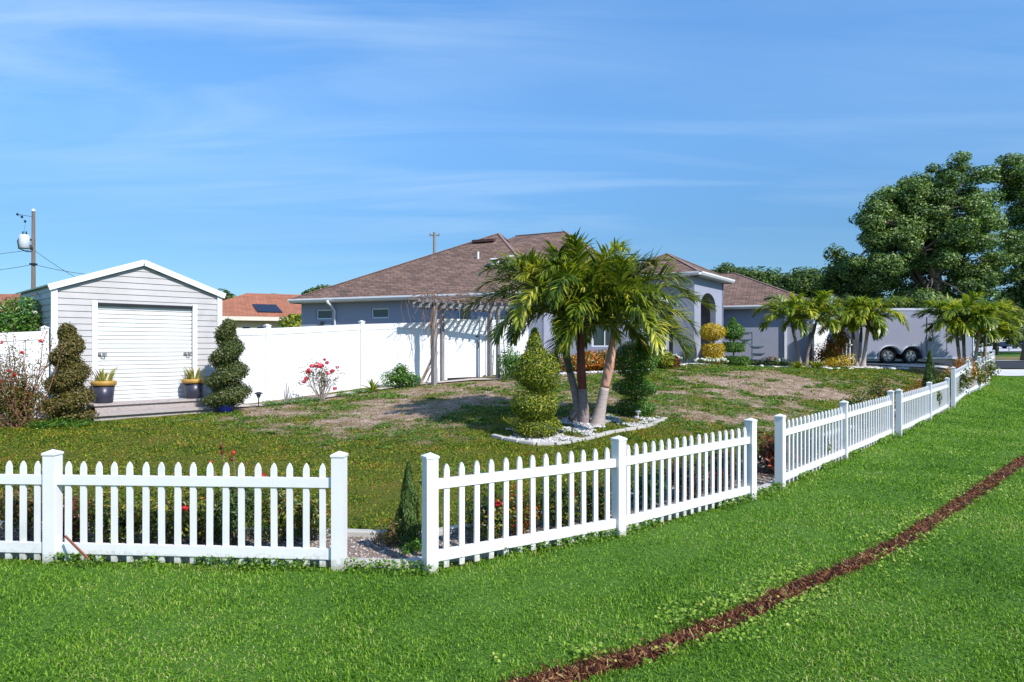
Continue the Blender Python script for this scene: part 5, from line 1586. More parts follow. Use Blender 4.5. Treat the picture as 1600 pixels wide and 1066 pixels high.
def frond_geo(o, az, el, L, wl, droop, nl=46, leafw=.026, seg=5):
    """arching feather frond: returns V,F,rnd arrays for leaflets and the rachis point list"""
    N = 26
    pts = [Vector(o)]; e_ = el
    dirh = Vector((math.cos(az), math.sin(az), 0))
    side_curve = random.uniform(-.5, .5)
    for i in range(N):
        t = i / N
        e_ -= droop * (0.35 + 1.5 * t) / N
        a2 = az + side_curve * t
        dd_ = Vector((math.cos(a2) * math.cos(e_), math.sin(a2) * math.cos(e_), math.sin(e_)))
        pts.append(pts[-1] + dd_ * L / N)
    Vs = []; Fs = []; Rn = []
    base_r = random.random()
    for sgn in (-1, 1):
        for j in range(nl):
            t = 0.16 + 0.84 * (j + random.random() * .6) / nl
            f = t * N; k = min(int(f), N - 1); fr = f - k
            p = pts[k].lerp(pts[k + 1], fr)
            tg = (pts[min(k + 1, N)] - pts[k]).normalized()
            up = Vector((0, 0, 1)); s_ = tg.cross(up)
            if s_.length < .1: s_ = Vector((-math.sin(az), math.cos(az), 0))
            s_.normalize(); nn = s_.cross(tg).normalized()
            prof = math.sin(min(1, (t - .10) / .5) * math.pi / 2) * (1 - max(0, (t - .62) / .38) ** 2 * .72)
            ll = wl * prof * random.uniform(.85, 1.1)
            rise = random.uniform(-.25, .95)
            d0 = (s_ * sgn * (1.0 - .5 * t) + tg * (.45 + .75 * t) + nn * rise).normalized()
            # droop of the leaflet itself
            w0 = leafw * random.uniform(.8, 1.15)
            q = p.copy(); dcur = d0.copy(); b0 = len(Vs)
            curl = random.uniform(.25, 1.15)
            wn_ = tg if abs(tg.dot(dcur)) < .95 else nn
            for m_ in range(seg + 1):
                u = m_ / seg
                ww = w0 * (0.55 + 1.0 * u if u < .45 else (1.0 - (u - .45) / .55) * 1.0 + .02)
                lat = dcur.cross(nn).normalized() if m_ else (tg - dcur * tg.dot(dcur)).normalized()
                if m_ and lat.dot(last) < 0: lat = -lat
                last = lat
                Vs.append(q - lat * ww / 2); Vs.append(q + lat * ww / 2)
                dcur = (dcur + Vector((0, 0, -1)) * curl * (0.10 + .34 * u) ).normalized()
                q = q + dcur * ll / seg
            for m_ in range(seg):
                Fs.append((b0 + 2 * m_, b0 + 2 * m_ + 1, b0 + 2 * m_ + 3, b0 + 2 * m_ + 2))
            r_ = min(1, max(0, random.gauss(.42, .24) + (base_r - .5) * .3))
            Rn += [r_] * (2 * (seg + 1))
    return Vs, Fs, Rn, pts

def palm(name, label, base, top, cpts, rb, rt, shaft, mats, nf=13, L=1.7, wl=.5, group=None, seedv=0, sh=.7, nl=46, leafw=.028, lean=None, el=(15, 80), az_list=None, frac=.55):
    random.seed(seedv)
    root = thing(name, label, 'palm tree', tuple(base), group)
    pts = bend([base - Vector((0, 0, .08))] + cpts + [top], 30)
    n = len(pts); cut = int(n * frac)
    rad = []
    for i in range(n):
        t = i / (n - 1)
        r_ = rt + (rb - rt) * (math.exp(-t * 7) * .75 + .25 * (1 - t))
        r_ *= 1 + .03 * math.sin(i * 2.4)
        rad.append(r_)
    mb = MB(); mb.tube(pts[:cut + 1], rad[:cut + 1], 14)
    mb.build('trunk', mats[0], root, smooth=True)
    srad = [rad[cut] * (1.0 + .18 * math.sin(min(1, (i / max(1, n - 1 - cut)) * 1.3) * math.pi)) * (1 - .25 * i / max(1, n - 1 - cut)) for i in range(n - cut)]
    mb = MB(); mb.tube(pts[cut:], srad, 14)
    mb.build('crownshaft', mats[1], root, smooth=True)
    Vs = []; Fs = []; Rn = []; rb_ = MB()
    tdir = (pts[-1] - pts[-4]).normalized()
    for i in range(nf):
        az = i * 2.399 + random.uniform(-.25, .25)
        t = i / (nf - 1)
        e_ = R(el[1] + (el[0] - el[1]) * t + random.uniform(-6, 6))
        if az_list: az, e_ = az_list[i][0], R(az_list[i][1])
        Lf = L * random.uniform(.88, 1.1) * (0.78 + .22 * math.sin(t * 3.1))
        V, F_, rr, rp = frond_geo(top + tdir * .02 * i / nf, az, e_, Lf, wl, random.uniform(1.25, 1.95), nl, leafw)
        b = len(Vs); Vs += V; Fs += [tuple(b + q for q in f) for f in F_]; Rn += rr
        rb_.tube(rp, [.016 * (1 - .85 * k / len(rp)) + .002 for k in range(len(rp))], 5, cap=False)
    np_mesh('crown', [tuple(v) for v in Vs], Fs, mats[2], root, rnd=Rn)
    rb_.build('frond_midribs', M['rachis'], root)
    # a few upright unopened spears / drooping flower stalks
    return root

def W_(px, py, D): return at(px, py, D)
bp = on(905, 13.75); bp2 = on(914, 13.65); bp3 = on(932, 13.55)
palm('palm_tree', 'left dark-trunked palm of the cluster of three, leaning left', bp, at(872, 494, 13.8), [at(901, 625, 13.75), at(888, 570, 13.8)], .15, .062,
     .7, (M['trunk_dark'], M['shaft_dark'], M['frond']), nf=27, L=2.25, wl=.50, nl=64, leafw=.045, group='three palms growing in one white stone bed', seedv=3, el=(10, 84), frac=.6)
palm('palm_tree', 'middle palm of the cluster of three, upright with a red-brown upper trunk', bp2, at(907, 505, 13.6), [at(911, 620, 13.65), at(908, 575, 13.6)], .15, .072,
     .7, (M['trunk_dark'], M['shaft_red'], M['frond']), nf=26, L=2.3, wl=.52, nl=66, leafw=.045, group='three palms growing in one white stone bed', seedv=15, el=(32, 88), frac=.42)
palm('palm_tree', 'right pale-trunked palm of the cluster of three, leaning right', bp3, at(962, 510, 13.4), [at(942, 620, 13.5), at(952, 570, 13.45)], .18, .072,
     .7, (M['trunk_grey'], M['shaft_pink'], M['frond']), nf=27, L=2.15, wl=.50, nl=64, leafw=.045, group='three palms growing in one white stone bed', seedv=27, el=(7, 82), frac=.45)

def small_palm(label, bpx, D, tpx, tpy, seedv, L=1.55, nf=12, bend_=0, mats=None, group='low palms along the front bed', rb=.12):
    b = on(bpx, D); t = at(tpx, tpy - 8, D); L = L * 1.22; nf = nf + 4
    m1 = b.lerp(t, .4) + Vector((bend_, 0, 0)); 
    palm('palm_tree', label, b, t, [m1], rb, .055, .5, mats or (M['trunk_dark'], M['shaft_dark'], M['frond_y']), nf=nf, L=L, wl=.52, group=group, seedv=seedv, nl=44, leafw=.07, frac=.7)
small_palm('leftmost low palm by the grey wing, dark trunk leaning left', 1252, 27.9, 1236, 508, 41, L=1.55, nf=13)
small_palm('low palm by the grey wing with a dark trunk leaning right, second from the left', 1259, 28.0, 1276, 510, 43, L=1.6, nf=13, bend_=-.05)
small_palm('low palm left of the trailer with a short trunk leaning left', 1339, 28.2, 1331, 512, 47, L=1.4, nf=11, mats=(M['trunk_grey'], M['shaft_dark'], M['frond_y']))
small_palm('low palm at the left end of the trailer with a thick pale trunk leaning right', 1348, 28.1, 1358, 508, 49, L=1.55, nf=12, mats=(M['trunk_grey'], M['shaft_pink'], M['frond_y']), rb=.16)
small_palm('low upright palm before the left end of the trailer, between its two neighbours', 1343, 28.4, 1346, 520, 51, L=1.1, nf=7, mats=(M['trunk_grey'], M['shaft_dark'], M['frond_y']))
small_palm('low dark-trunked palm leaning left before the right end of the trailer', 1504, 27.6, 1493, 515, 53, L=1.5, nf=12)
small_palm('low dark upright palm before the right end of the trailer', 1508, 27.8, 1505, 512, 57, L=1.5, nf=11)
small_palm('low palm with a pinkish trunk leaning right beside the front of the trailer', 1518, 27.5, 1531, 525, 59, L=1.35, nf=12, mats=(M['trunk_grey'], M['shaft_pink'], M['frond_y']))
small_palm('rightmost low palm, behind the last posts of the far fence', 1537, 28.5, 1541, 515, 61, L=1.45, nf=12)
random.seed(99)

# ------------------------------------------------------------------ topiary and shrubs
def sprigs(mb, base, n, r0, hgt, spread, rad=.006):
    for i in range(n):
        az = random.random() * 6.28; e_ = random.uniform(.2, 1.0)
        q = Vector(base); pts = [q.copy()]
        tx = math.cos(az) * spread * e_; ty = math.sin(az) * spread * e_; hz = hgt * random.uniform(.6, 1.0)
        for k in range(1, 6):
            t = k / 5
            pts.append(Vector(base) + Vector((tx * t ** 1.1 + random.gauss(0, .02) * spread, ty * t ** 1.1, hz * t)))
        mb.tube(pts, [rad * (1 - .7 * k / 5) for k in range(6)], 5, cap=False)
    return mb
def tiers_topiary(name, label, base, tiers, lm, leaf, tr_r=.03, n_per=9000, cat='topiary', group=None, lean=0, dens=1.0, trunk_top=None):
    """tiers: (kind, cx_off, z0, z1, r)  z above base"""
    root = thing(name, label, cat, tuple(base), group)
    ht = trunk_top or max(t[3] for t in tiers) - .1
    mb = MB(); mb.tube([base - Vector((0, 0, .05)), base + Vector((.02, 0, ht * .5)), base + Vector((0, 0, ht))], [tr_r, tr_r * .8, tr_r * .4], 8)
    mb.build('trunk', M['bark'], root)
    for (kd, cx, z0, z1, r_) in tiers:
        c_ = np.array([base.x + cx, base.y, base.z + (z0 + z1) / 2]); hz = (z1 - z0) / 2
        area = 4 * math.pi * r_ * max(hz, r_ * .5)
        n_ = int(min(26000, area / (leaf * leaf) * 4.0 * dens))
        if kd == 'ball': P, N_ = blob(n_, c_, (r_, r_, hz), .065, .35)
        elif kd == 'disc':
            d = rdir(n_); th = np.arctan2(d[:, 1], d[:, 0])
            zz = np.clip(d[:, 2] * 1.5, -1, 1); rr = np.where(np.abs(zz) < .999, 1 - .10 * zz ** 4, np.sqrt(rng.random(n_)))
            rr = rr * (1 + .05 * np.sin(th * 5 + 1) + .04 * np.sin(th * 9)) * (1 - .3 * rng.random(n_) ** 2)
            P = np.stack([c_[0] + np.cos(th) * rr * r_, c_[1] + np.sin(th) * rr * r_, c_[2] + zz * hz * (1 - .22 * rng.random(n_) ** 2)], 1)
            N_ = unit(np.stack([np.cos(th) * (1 - np.abs(zz) ** 3), np.sin(th) * (1 - np.abs(zz) ** 3), zz ** 3], 1))
        elif kd == 'cone':
            u = rng.random(n_) ** .75; th = rng.random(n_) * 6.28
            rr = (1 - u) * r_ * (1 - .35 * rng.random(n_) ** 2) * (1 + .10 * np.sin(th * 3 + u * 9)) + .015
            P = np.stack([c_[0] + np.cos(th) * rr, c_[1] + np.sin(th) * rr, base.z + z0 + u * (z1 - z0)], 1)
            N_ = unit(np.stack([np.cos(th), np.sin(th), np.full(n_, .4)], 1))
        P = P + rng.normal(size=P.shape) * leaf * .35
        leaf_obj('foliage', P, mixn(N_, .75, .25), leaf * (0.7 + .6 * rng.random(n_)), leaf * .55, lm, root, up=.4)
    return root
# foreground yellow-green topiary
b = on(838, 12.35)
k = 12.35 / FPX
def hz_(py, base, D): return (CAMZ - (py - 540) * D / FPX) - base.z
tiers_topiary('topiary', 'yellow-green three-tier topiary with a pointed top left of the triple palms', b,
    [('ball', 0, hz_(688, b, 12.2), hz_(648, b, 12.2), .44), ('ball', -.03, hz_(657, b, 12.3), hz_(608, b, 12.3), .47), ('ball', .02, hz_(614, b, 12.3), hz_(547, b, 12.3), .425), ('cone', -.03, hz_(565, b, 12.3), hz_(514, b, 12.3), .24)],
    M['l_yellowgreen'], .042, .035, dens=1.5)
b = on(993, 14.9)
tiers_topiary('topiary', 'bright green ball-and-disc topiary right of the triple palms', b,
    [('ball', -.02, hz_(652, b, 14.9), hz_(621, b, 14.9), .42), ('ball', 0, hz_(621, b, 14.9), hz_(590, b, 14.9), .48), ('ball', -.02, hz_(590, b, 14.9), hz_(534, b, 14.9), .50)],
    M['l_green'], .045, .035, dens=1.5)
# golden and green ones by the porch
b = on(1114, 27.6)
tiers_topiary('topiary', 'golden yellow topiary of a ball over stacked discs before the arched porch', b,
    [('disc', 0, hz_(571, b, 27.6), hz_(554, b, 27.6), .42), ('disc', 0, hz_(553, b, 27.6), hz_(538, b, 27.6), .44), ('ball', -.02, hz_(533, b, 27.6), hz_(505, b, 27.6), .50)], M['l_gold'], .075, .04, dens=1.7)
b = on(1146, 28.0)
tiers_topiary('topiary', 'green tiered topiary with a pointed ball top beside the golden one', b,
    [('disc', .1, hz_(571, b, 28), hz_(558, b, 28), .55), ('disc', 0, hz_(549, b, 28), hz_(536, b, 28), .46), ('ball', -.02, hz_(532, b, 28), hz_(506, b, 28), .44), ('cone', -.02, hz_(512, b, 28), hz_(497, b, 28), .24)], M['l_green'], .07, .04, dens=1.7)
# spiral topiaries by the shed
def spiral(name, label, base, hgt, r0, turns, lm, leaf, ph=0, n=26000, zb_=.12):
    root = thing(name, label, 'topiary', tuple(base))
    mb = MB(); mb.tube([base - Vector((0, 0, .05)), base + Vector((.02, .01, hgt * .5)), base + Vector((0, 0, hgt * .95))], [.05, .035, .015], 8); mb.build('trunk', M['bark'], root)
    u = rng.random(n) ** 1.15
    z = zb_ + u * (hgt - zb_)
    ang = ph + u ** .85 * turns * 2 * np.pi
    rr = r0 * (1 - u) ** .50 + .04
    tube_r = rr * .76 + .03
    cx = np.cos(ang) * rr * .23; cy = np.sin(ang) * rr * .23
    d = rdir(n)
    k_ = (1 - .35 * rng.random(n) ** 2)
    P = np.stack([base.x + cx + d[:, 0] * tube_r * k_, base.y + cy + d[:, 1] * tube_r * k_, base.z + z + d[:, 2] * np.minimum(tube_r, .17) * .62 * k_], 1)
    P += rng.normal(size=P.shape) * leaf * .4
    leaf_obj('foliage', P, mixn(d, .8, .25), leaf * (.7 + .6 * rng.random(n)), leaf * .55, lm, root, up=.4)
    return root
b = on(107, 13.2)
spiral('topiary', 'bronze-green spiral topiary on the left of the shed door', b, hz_(510, b, 13.2), .44, 3.6, M['l_spiral'], .045, ph=.5, n=24000)
b = on(356, 15.3)
spiral('topiary', 'dark green spiral topiary on the right of the shed, in a blue pot', b, hz_(503, b, 15.3), .50, 3.7, M['l_spiral2'], .05, ph=2.2, n=24000, zb_=.2)
mb = MB(); mb.lathe([(.11, 0), (.16, .06), (.17, .16), (.15, .22), (.16, .24), (.13, .24), (.12, .18)], (b.x - .02, b.y - .08, b.z), 20, cap=False)
tag(mb.build('flower_pot', M['blueglaze'], smooth=True, loc=(b.x, b.y, b.z)), 'cobalt blue glazed pot under the right spiral topiary', 'pot')

# flower pots on the step
def pot(label, c_, r_, hh_, seedv, label_p):
    root = thing('flower_pot', label, 'pot', tuple(c_), 'charcoal pots with ochre rims on the step')
    mb = MB(); mb.lathe([(r_ * .76, 0), (r_ * .80, .01), (r_ * .97, hh_ * .80), (r_ * .93, hh_ * .80), (r_ * .80, .05)], tuple(c_), 28, cap=False)
    mb.lathe([(.01, 0.004), (r_ * .76, 0.002)], tuple(c_), 28, cap=False)
    mb.build('pot_body', M['potblack'], root, smooth=True)
    mb = MB(); mb.lathe([(r_ * .98, hh_ * .78), (r_ * 1.10, hh_ * .80), (r_ * 1.12, hh_ * .97), (r_ * 1.06, hh_), (r_ * .98, hh_ * .99), (r_ * .95, hh_ * .85)], tuple(c_), 28, cap=False)
    mb.build('pot_rim', M['potgold'], root, smooth=True)
    mb = MB(); mb.lathe([(.005, hh_ * .90), (r_ * .96, hh_ * .88)], tuple(c_), 20, cap=False); mb.build('soil', M['mulch'], root)
    random.seed(seedv)
    Vs = []; Fs = []; Rn = []
    for i in range(44):
        az = random.random() * 6.28; rr = random.uniform(.02, r_ * .75); l_ = random.uniform(.16, .36)
        p = Vector(c_) + Vector((math.cos(az) * rr, math.sin(az) * rr, hh_ * .88)); out3 = Vector((math.cos(az), math.sin(az), 0))
        sd2 = Vector((-math.sin(az), math.cos(az), 0)); w_ = random.uniform(.028, .042); b0 = len(Vs)
        for m_ in range(5):
            t = m_ / 4; q = p + Vector((0, 0, l_ * t)) + out3 * (l_ * .45 * t * t); ww = w_ * (1 - t ** 3) + .002
            Vs += [q - sd2 * ww / 2 + out3 * .006, q, q + sd2 * ww / 2 + out3 * .006]
        edge = .95
        for m_ in range(4):
            a = b0 + 3 * m_
            Fs += [(a, a + 1, a + 4, a + 3), (a + 1, a + 2, a + 5, a + 4)]
        r0_ = random.random() * .3
        Rn += [edge, r0_, edge] * 5
    tp = thing('potted_plant', label_p, 'succulent', tuple(Vector(c_) + Vector((0, 0, hh_ * .88))), 'variegated succulents in the pots on the step')
    np_mesh('leaves', [tuple(v) for v in Vs], Fs, M['succulent'], tp, rnd=Rn)
    return root
c_ = S(0.74, .30, .74)
pot('charcoal pot with an ochre rim at the left end of the shed step', S(.86, .27, .745), .215, .46, 5, 'yellow-edged succulent in the left pot on the shed step')
pot('charcoal pot with an ochre rim at the right end of the shed step', S(2.70, .28, .745), .24, .44, 6, 'yellow-edged succulent in the right pot on the shed step')
random.seed(5)

def shrub(name, label, base, blobs, lm, leaf, n, cat='shrub', stems=14, group=None, flowers=None, rand=.9, asp=.5, up=.5, stem_mat=None, stem_r=.008, inner=.75):
    root = thing(name, label, cat, tuple(base), group)
    zt_ = max(b_[2] + b_[4] * .6 for b_ in blobs)
    if stems:
        mb = MB()
        for i in range(stems):
            bl = random.choice(blobs)
            tgt = Vector((base.x + bl[0], base.y + bl[1], base.z + bl[2])) + Vector([random.uniform(-.6, .6) * bl[3], random.uniform(-.6, .6) * bl[3], random.uniform(-.3, .7) * bl[4]])
            b0 = base + Vector((random.gauss(0, .04), random.gauss(0, .04), -.03))
            mid = b0.lerp(tgt, .5) + Vector((random.gauss(0, .03), random.gauss(0, .03), .03))
            mb.tube(bend([b0, mid, tgt], 6), [stem_r * (1 - .1 * k_) for k_ in range(7)], 5, cap=False)
        mb.build('stems', stem_mat or M['bark'], root)
    tot = sum(b_[3] * b_[4] for b_ in blobs); Ps = []; Ns = []
    for b_ in blobs:
        k_ = int(n * b_[3] * b_[4] / tot)
        P, N_ = blob(k_, (base.x + b_[0], base.y + b_[1], base.z + b_[2]), (b_[3], b_[3], b_[4]), .22, inner)
        Ps.append(P); Ns.append(N_)
    P = np.concatenate(Ps); N_ = np.concatenate(Ns)
    ok = P[:, 2] > base.z + .01; P = P[ok]; N_ = N_[ok]
    leaf_obj('foliage', P, mixn(N_, rand, .3), leaf * (.6 + .8 * rng.random(len(P))), leaf * asp, lm, root, up=up)
    if flowers:
        fm, fn, fs, where = flowers
        for j in range(fn):
            bl = random.choice(blobs)
            d = Vector((random.gauss(0, 1), random.gauss(0, 1) - .6, abs(random.gauss(0, 1)) + where)).normalized()
            c_ = Vector((base.x + bl[0], base.y + bl[1], base.z + bl[2])) + Vector((d.x * bl[3], d.y * bl[3], d.z * bl[4])) * random.uniform(.8, 1.05)
            m = 16
            P, N2 = blob(m, tuple(c_), (fs, fs, fs * .7), .1, .5)
            leaf_obj('flower', P, mixn(N2, .5, .2), fs * 1.3, fs * .9, fm, root)
    return root

# sparse red-flowered shrub at the far left (bougainvillea-like)
b = on(32, 12.75)
root = thing('flowering_shrub', 'sparse bronze shrub with small red flowers against the left white fence', 'shrub', tuple(b))
mb = MB(); tips = []
for i in range(46):
    az = random.random() * 6.28; spread = random.uniform(.1, .85); top = random.uniform(.6, 2.0) * (1.05 - .35 * spread)
    p0 = b + Vector((random.gauss(0, .12), random.gauss(0, .08), -.03)); pts = [p0]
    for k_ in range(1, 8):
        t = k_ / 7
        pts.append(p0 + Vector((math.cos(az) * spread * t ** .9 + random.gauss(0, .02), math.sin(az) * spread * .55 * t ** .9 + random.gauss(0, .02), top * t)))
        if k_ > 1: tips += [(pts[-1], t)] * 3
    mb.tube(pts, [.012 * (1 - .8 * k_ / 7) + .002 for k_ in range(8)], 5, cap=False)
mb.build('stems', mat_plain('red_brown_stem', (.22, .10, .07), .7, .3, 8), root)
P = []
for p, t in tips:
    for j in range(4): P.append(p + Vector((random.gauss(0, .05), random.gauss(0, .05), random.gauss(0, .06))))
Pl, Nl = blob(6500, (b.x - .12, b.y, b.z + .50), (.62, .45, .62), .5, .9)
Pa = np.concatenate([np.array([tuple(p) for p in P]), Pl]); Pa = Pa[Pa[:, 2] > b.z]
leaf_obj('foliage', Pa, mixn(rdir(len(Pa)), .5, .3), .045, .024, M['l_reddry'], root)
for (px, py) in ((2, 535), (14, 579), (23, 586), (1, 596), (35, 551), (64, 533)):
    c_ = at(px, py, 12.5); P, N2 = blob(14, tuple(c_), (.035, .035, .03), .1, .5)
    leaf_obj('flower', P, N2, .05, .035, M['petal_red'], root)
# yellow-green weeds at its foot
b = on(88, 12.6)
shrub('low_weeds', 'fresh light green weeds at the foot of the left spiral topiary', b, [(-.3, 0, .05, .28, .09), (0, .1, .06, .3, .1), (.35, .2, .05, .25, .08)], M['l_green'], .04, 1500, cat='weeds', stems=0)
# bushes behind the left fence, in front of the shed wall
b = on(20, 14.6)
shrub('bush', 'leafy green bush rising behind the left white fence', b, [(-.6, 0, 1.75, .9, 1.0), (.2, .2, 1.7, .6, .85), (-1.6, .3, 1.7, .9, .9)], M['l_green'], .075, 17000, stems=10, up=.3)
b = on(64, 14.75)
shrub('bush', 'pale sparse bush between the left fence and the shed side wall', b, [(.0, 0, 1.75, .40, .85), (.15, 0, 1.2, .38, .7)], M['l_reddry'], .06, 1700, stems=16, stem_r=.01, flowers=(M['petal_white'], 8, .04, .2))

# plants along the privacy fence
b = on(503, 17.5)
root = thing('hibiscus', 'leggy pink-flowered hibiscus in front of the long white fence', 'shrub', tuple(b))
mb = MB(); tips = []
for i in range(22):
    az = random.random() * 6.28; sp = random.uniform(.1, .55); top = random.uniform(.45, .92) * (1.1 - .25 * sp)
    tgt = b + Vector((math.cos(az) * sp, math.sin(az) * sp * .6, top)); mid = b.lerp(tgt, .5) + Vector((random.gauss(0, .05), 0, -.02))
    pp_ = bend([b - Vector((0, 0, .03)), mid, tgt], 6); mb.tube(pp_, [.013 * (1 - .1 * k_) for k_ in range(7)], 5, cap=False); tips.append(tgt)
    for q in range(2):
        s0 = pp_[3 + q]; e2 = s0 + Vector((random.gauss(0, .12), random.gauss(0, .1), random.uniform(.05, .25))); mb.tube([s0, e2], [.006, .003], 4, cap=False); tips.append(e2)
mb.build('stems', mat_plain('grey_stem', (.30, .25, .22), .8, .2, 9), root)
P = np.array([tuple(t_ + Vector((random.gauss(0, .05), random.gauss(0, .05), random.gauss(0, .05)))) for t_ in tips for _ in range(7)])
leaf_obj('foliage', P, mixn(rdir(len(P)), .5, .3), .055, .035, M['l_reddry'], root)
for (px, py, s_) in ((482, 580, 1.2), (478, 592, .9), (487, 572, .9), (496, 571, 1.2), (502, 572, 1.0), (507, 562, .6), (513, 583, .9), (519, 580, .9), (523, 607, .8), (476, 596, .9), (511, 567, .8), (527, 574, .7)):
    c_ = at(px, py, 17.3); P, N2 = blob(26, tuple(c_), (.06 * s_, .05 * s_, .05 * s_), .15, .5)
    leaf_obj('flower', P, N2, .075 * s_, .06 * s_, M['petal_pink'], root)
b = on(447, 17.0)
mb = MB()
for o_, hh_ in ((-.06, .34), (0, .52), (.06, .44), (.1, .25)):
    mb.tube([b + Vector((0, 0, -.02)), b + Vector((o_ * .6, 0, hh_ * .5)), b + Vector((o_, .02, hh_))], [.014, .016, .010], 6)
tag(mb.build('bare_sticks', M['greywood'], loc=tuple(b)), 'small clump of bare grey plant stalks before the long white fence', 'plant')
def rosette(name, label, base, n, l_, w_, lm, cat='plant', rise=1.0, group=None):
    Vs = []; Fs = []; Rn = []
    for i in range(n):
        az = random.random() * 6.28; e_ = random.uniform(.25, 1.35) * rise; ll = l_ * random.uniform(.7, 1.1)
        o3 = Vector((math.cos(az), math.sin(az), 0)); s3 = Vector((-math.sin(az), math.cos(az), 0)); b0 = len(Vs); q = Vector(base)
        for m_ in range(6):
            t = m_ / 5; ww = w_ * (1 - t ** 2.2) + .003
            ee = e_ - t * .7
            if m_: q = q + (o3 * math.cos(ee) + Vector((0, 0, math.sin(ee)))) * ll / 5
            Vs += [q - s3 * ww / 2 + Vector((0, 0, ww * .25)), q.copy(), q + s3 * ww / 2 + Vector((0, 0, ww * .25))]
        for m_ in range(5):
            a = b0 + 3 * m_; Fs += [(a, a + 1, a + 4, a + 3), (a + 1, a + 2, a + 5, a + 4)]
        Rn += [min(1, max(0, random.gauss(.5, .25)))] * 18
    o = np_mesh(name, [tuple(v) for v in Vs], Fs, lm, None, rnd=Rn, origin=tuple(base))
    return tag(o, label, cat, group)
rosette('aloe', 'spiky yellow-green aloe by the long white fence', on(582, 19.1), 44, .52, .045, M['l_yellowgreen'], rise=1.1)
b = on(627, 19.9)
shrub('bush', 'small bright green bush left of the pergola', b, [(-.15, 0, .28, .36, .30), (.25, 0, .22, .3, .24), (.0, 0, .5, .22, .2)], M['l_green'], .075, 2600, stems=10, flowers=(M['petal_white'], 5, .03, .3))
for k_, (px, D, s_) in enumerate(((420, 16.6, .8), (455, 17.0, 1.0), (478, 17.3, .9), (535, 18.2, .9), (560, 18.8, .7))):
    shrub('ground_plant', ['low green weeds between the path light and the fence', 'low green weeds around the bare stalks', 'low weeds just left of the pink hibiscus', 'low weeds just right of the pink hibiscus', 'low weeds left of the spiky aloe'][k_], on(px, D), [(0, 0, .05, .25 * s_, .09), (.25, .05, .04, .2 * s_, .07)], M['l_green'], .04, 700, cat='weeds', stems=0)
b = on(805, 21.8)
shrub('bush', 'loose green bush between the ladder trellis and the yellow-green topiary', b, [(-.15, 0, .5, .42, .5), (.3, 0, .4, .4, .4)], M['l_green'], .08, 3200, stems=10)
# croton hedge in front of the house, seen through the palms
M['l_orange'] = mat_leaf('orange_croton', [(0, (.06, .10, .01)), (.3, (.22, .16, .02)), (.65, (.50, .19, .02)), (1, (.55, .10, .02))], .35, .25)
for k_, (px, D, r_, hh_, lm, lb) in enumerate(((843, 23.2, .5, .55, 'l_yellowgreen', 'yellow-green shrub directly behind the left palm trunk'), (897, 23.3, .55, .55, 'l_croton', 'yellow and orange croton behind the middle palm trunk'), (925, 23.6, .6, .65, 'l_orange', 'orange croton bush behind the gap of the palm trunks'),
         (948, 23.6, .55, .6, 'l_croton', 'orange-green croton just left of the pale palm trunk'), (1000, 24.0, .5, .9, 'l_orange', 'orange croton rising behind the green ball topiary'), (1028, 24.2, .55, .7, 'l_yellowgreen', 'yellow-green shrub right behind the green ball topiary'), (1043, 24.6, .4, .45, 'l_darkred', 'low red shrub left of the porch pier'))):
    shrub('croton', lb, on(px, D), [(0, 0, hh_ * .55, r_, hh_ * .55), (.2, .1, hh_ * .4, r_ * .7, hh_ * .4)], M[lm], .10, 3000, group='colourful shrubs along the house front', stems=8)
b = on(1052, 26.0)
shrub('white_flowers', 'white flowering plants at the foot of the porch pier', b, [(0, 0, .2, .3, .22)], M['l_dark'], .05, 700, stems=8, flowers=(M['petal_white'], 24, .04, .3), cat='flowers')
b = on(1108, 27.0)
shrub('white_flowers', 'low white blossoms at the foot of the golden topiary', b, [(-.35, 0, .13, .25, .14), (.1, 0, .13, .3, .15), (.5, 0, .13, .25, .14)], M['l_dark'], .05, 900, stems=0, flowers=(M['petal_white'], 34, .05, .4), cat='flowers')
b = on(1196, 28.2)
shrub('bush', 'low green bush with a pink bloom before the grey wing', b, [(-.4, 0, .16, .42, .18), (.2, 0, .2, .45, .22)], M['l_dark'], .06, 2000, stems=0, flowers=(M['petal_pink'], 3, .06, .9))
b = on(1218, 28.2)
shrub('white_flowers', 'clump of white flowers by the corner downspout of the grey wing', b, [(0, 0, .18, .36, .2)], M['l_green'], .06, 900, stems=0, flowers=(M['petal_white'], 22, .06, .5), cat='flowers')
for px, D, lb in ((1247, 26.9, 'spiky yellow-green plant at the foot of the leftmost low palm'), (1275, 27.1, 'spiky yellow-green plant right of the second low palm')):
    rosette('spiky_plant', lb, on(px, D), 80, .48, .05, M['l_yellowgreen'], group='spiky plants under the low palms')
b = on(1287, 29.4)
shrub('bush', 'dark purple-brown shrub against the short white fence piece', b, [(0, 0, .45, .55, .5), (.3, 0, .9, .25, .5)], M['l_darkred'], .09, 1500, stems=14, inner=.95)
b = on(1306, 28.7)
shrub('croton', 'red and yellow croton between the short white fence and the metal gate', b, [(-.15, 0, .5, .42, .45), (.25, 0, 1.1, .32, .6)], M['l_croton'], .09, 2600, stems=8)
b = on(1303, 27.6)
shrub('croton', 'golden low croton with a straw-coloured clump at the bed edge', b, [(0, 0, .2, .4, .24), (.5, 0, .3, .3, .32)], M['l_gold'], .07, 1300, stems=4)
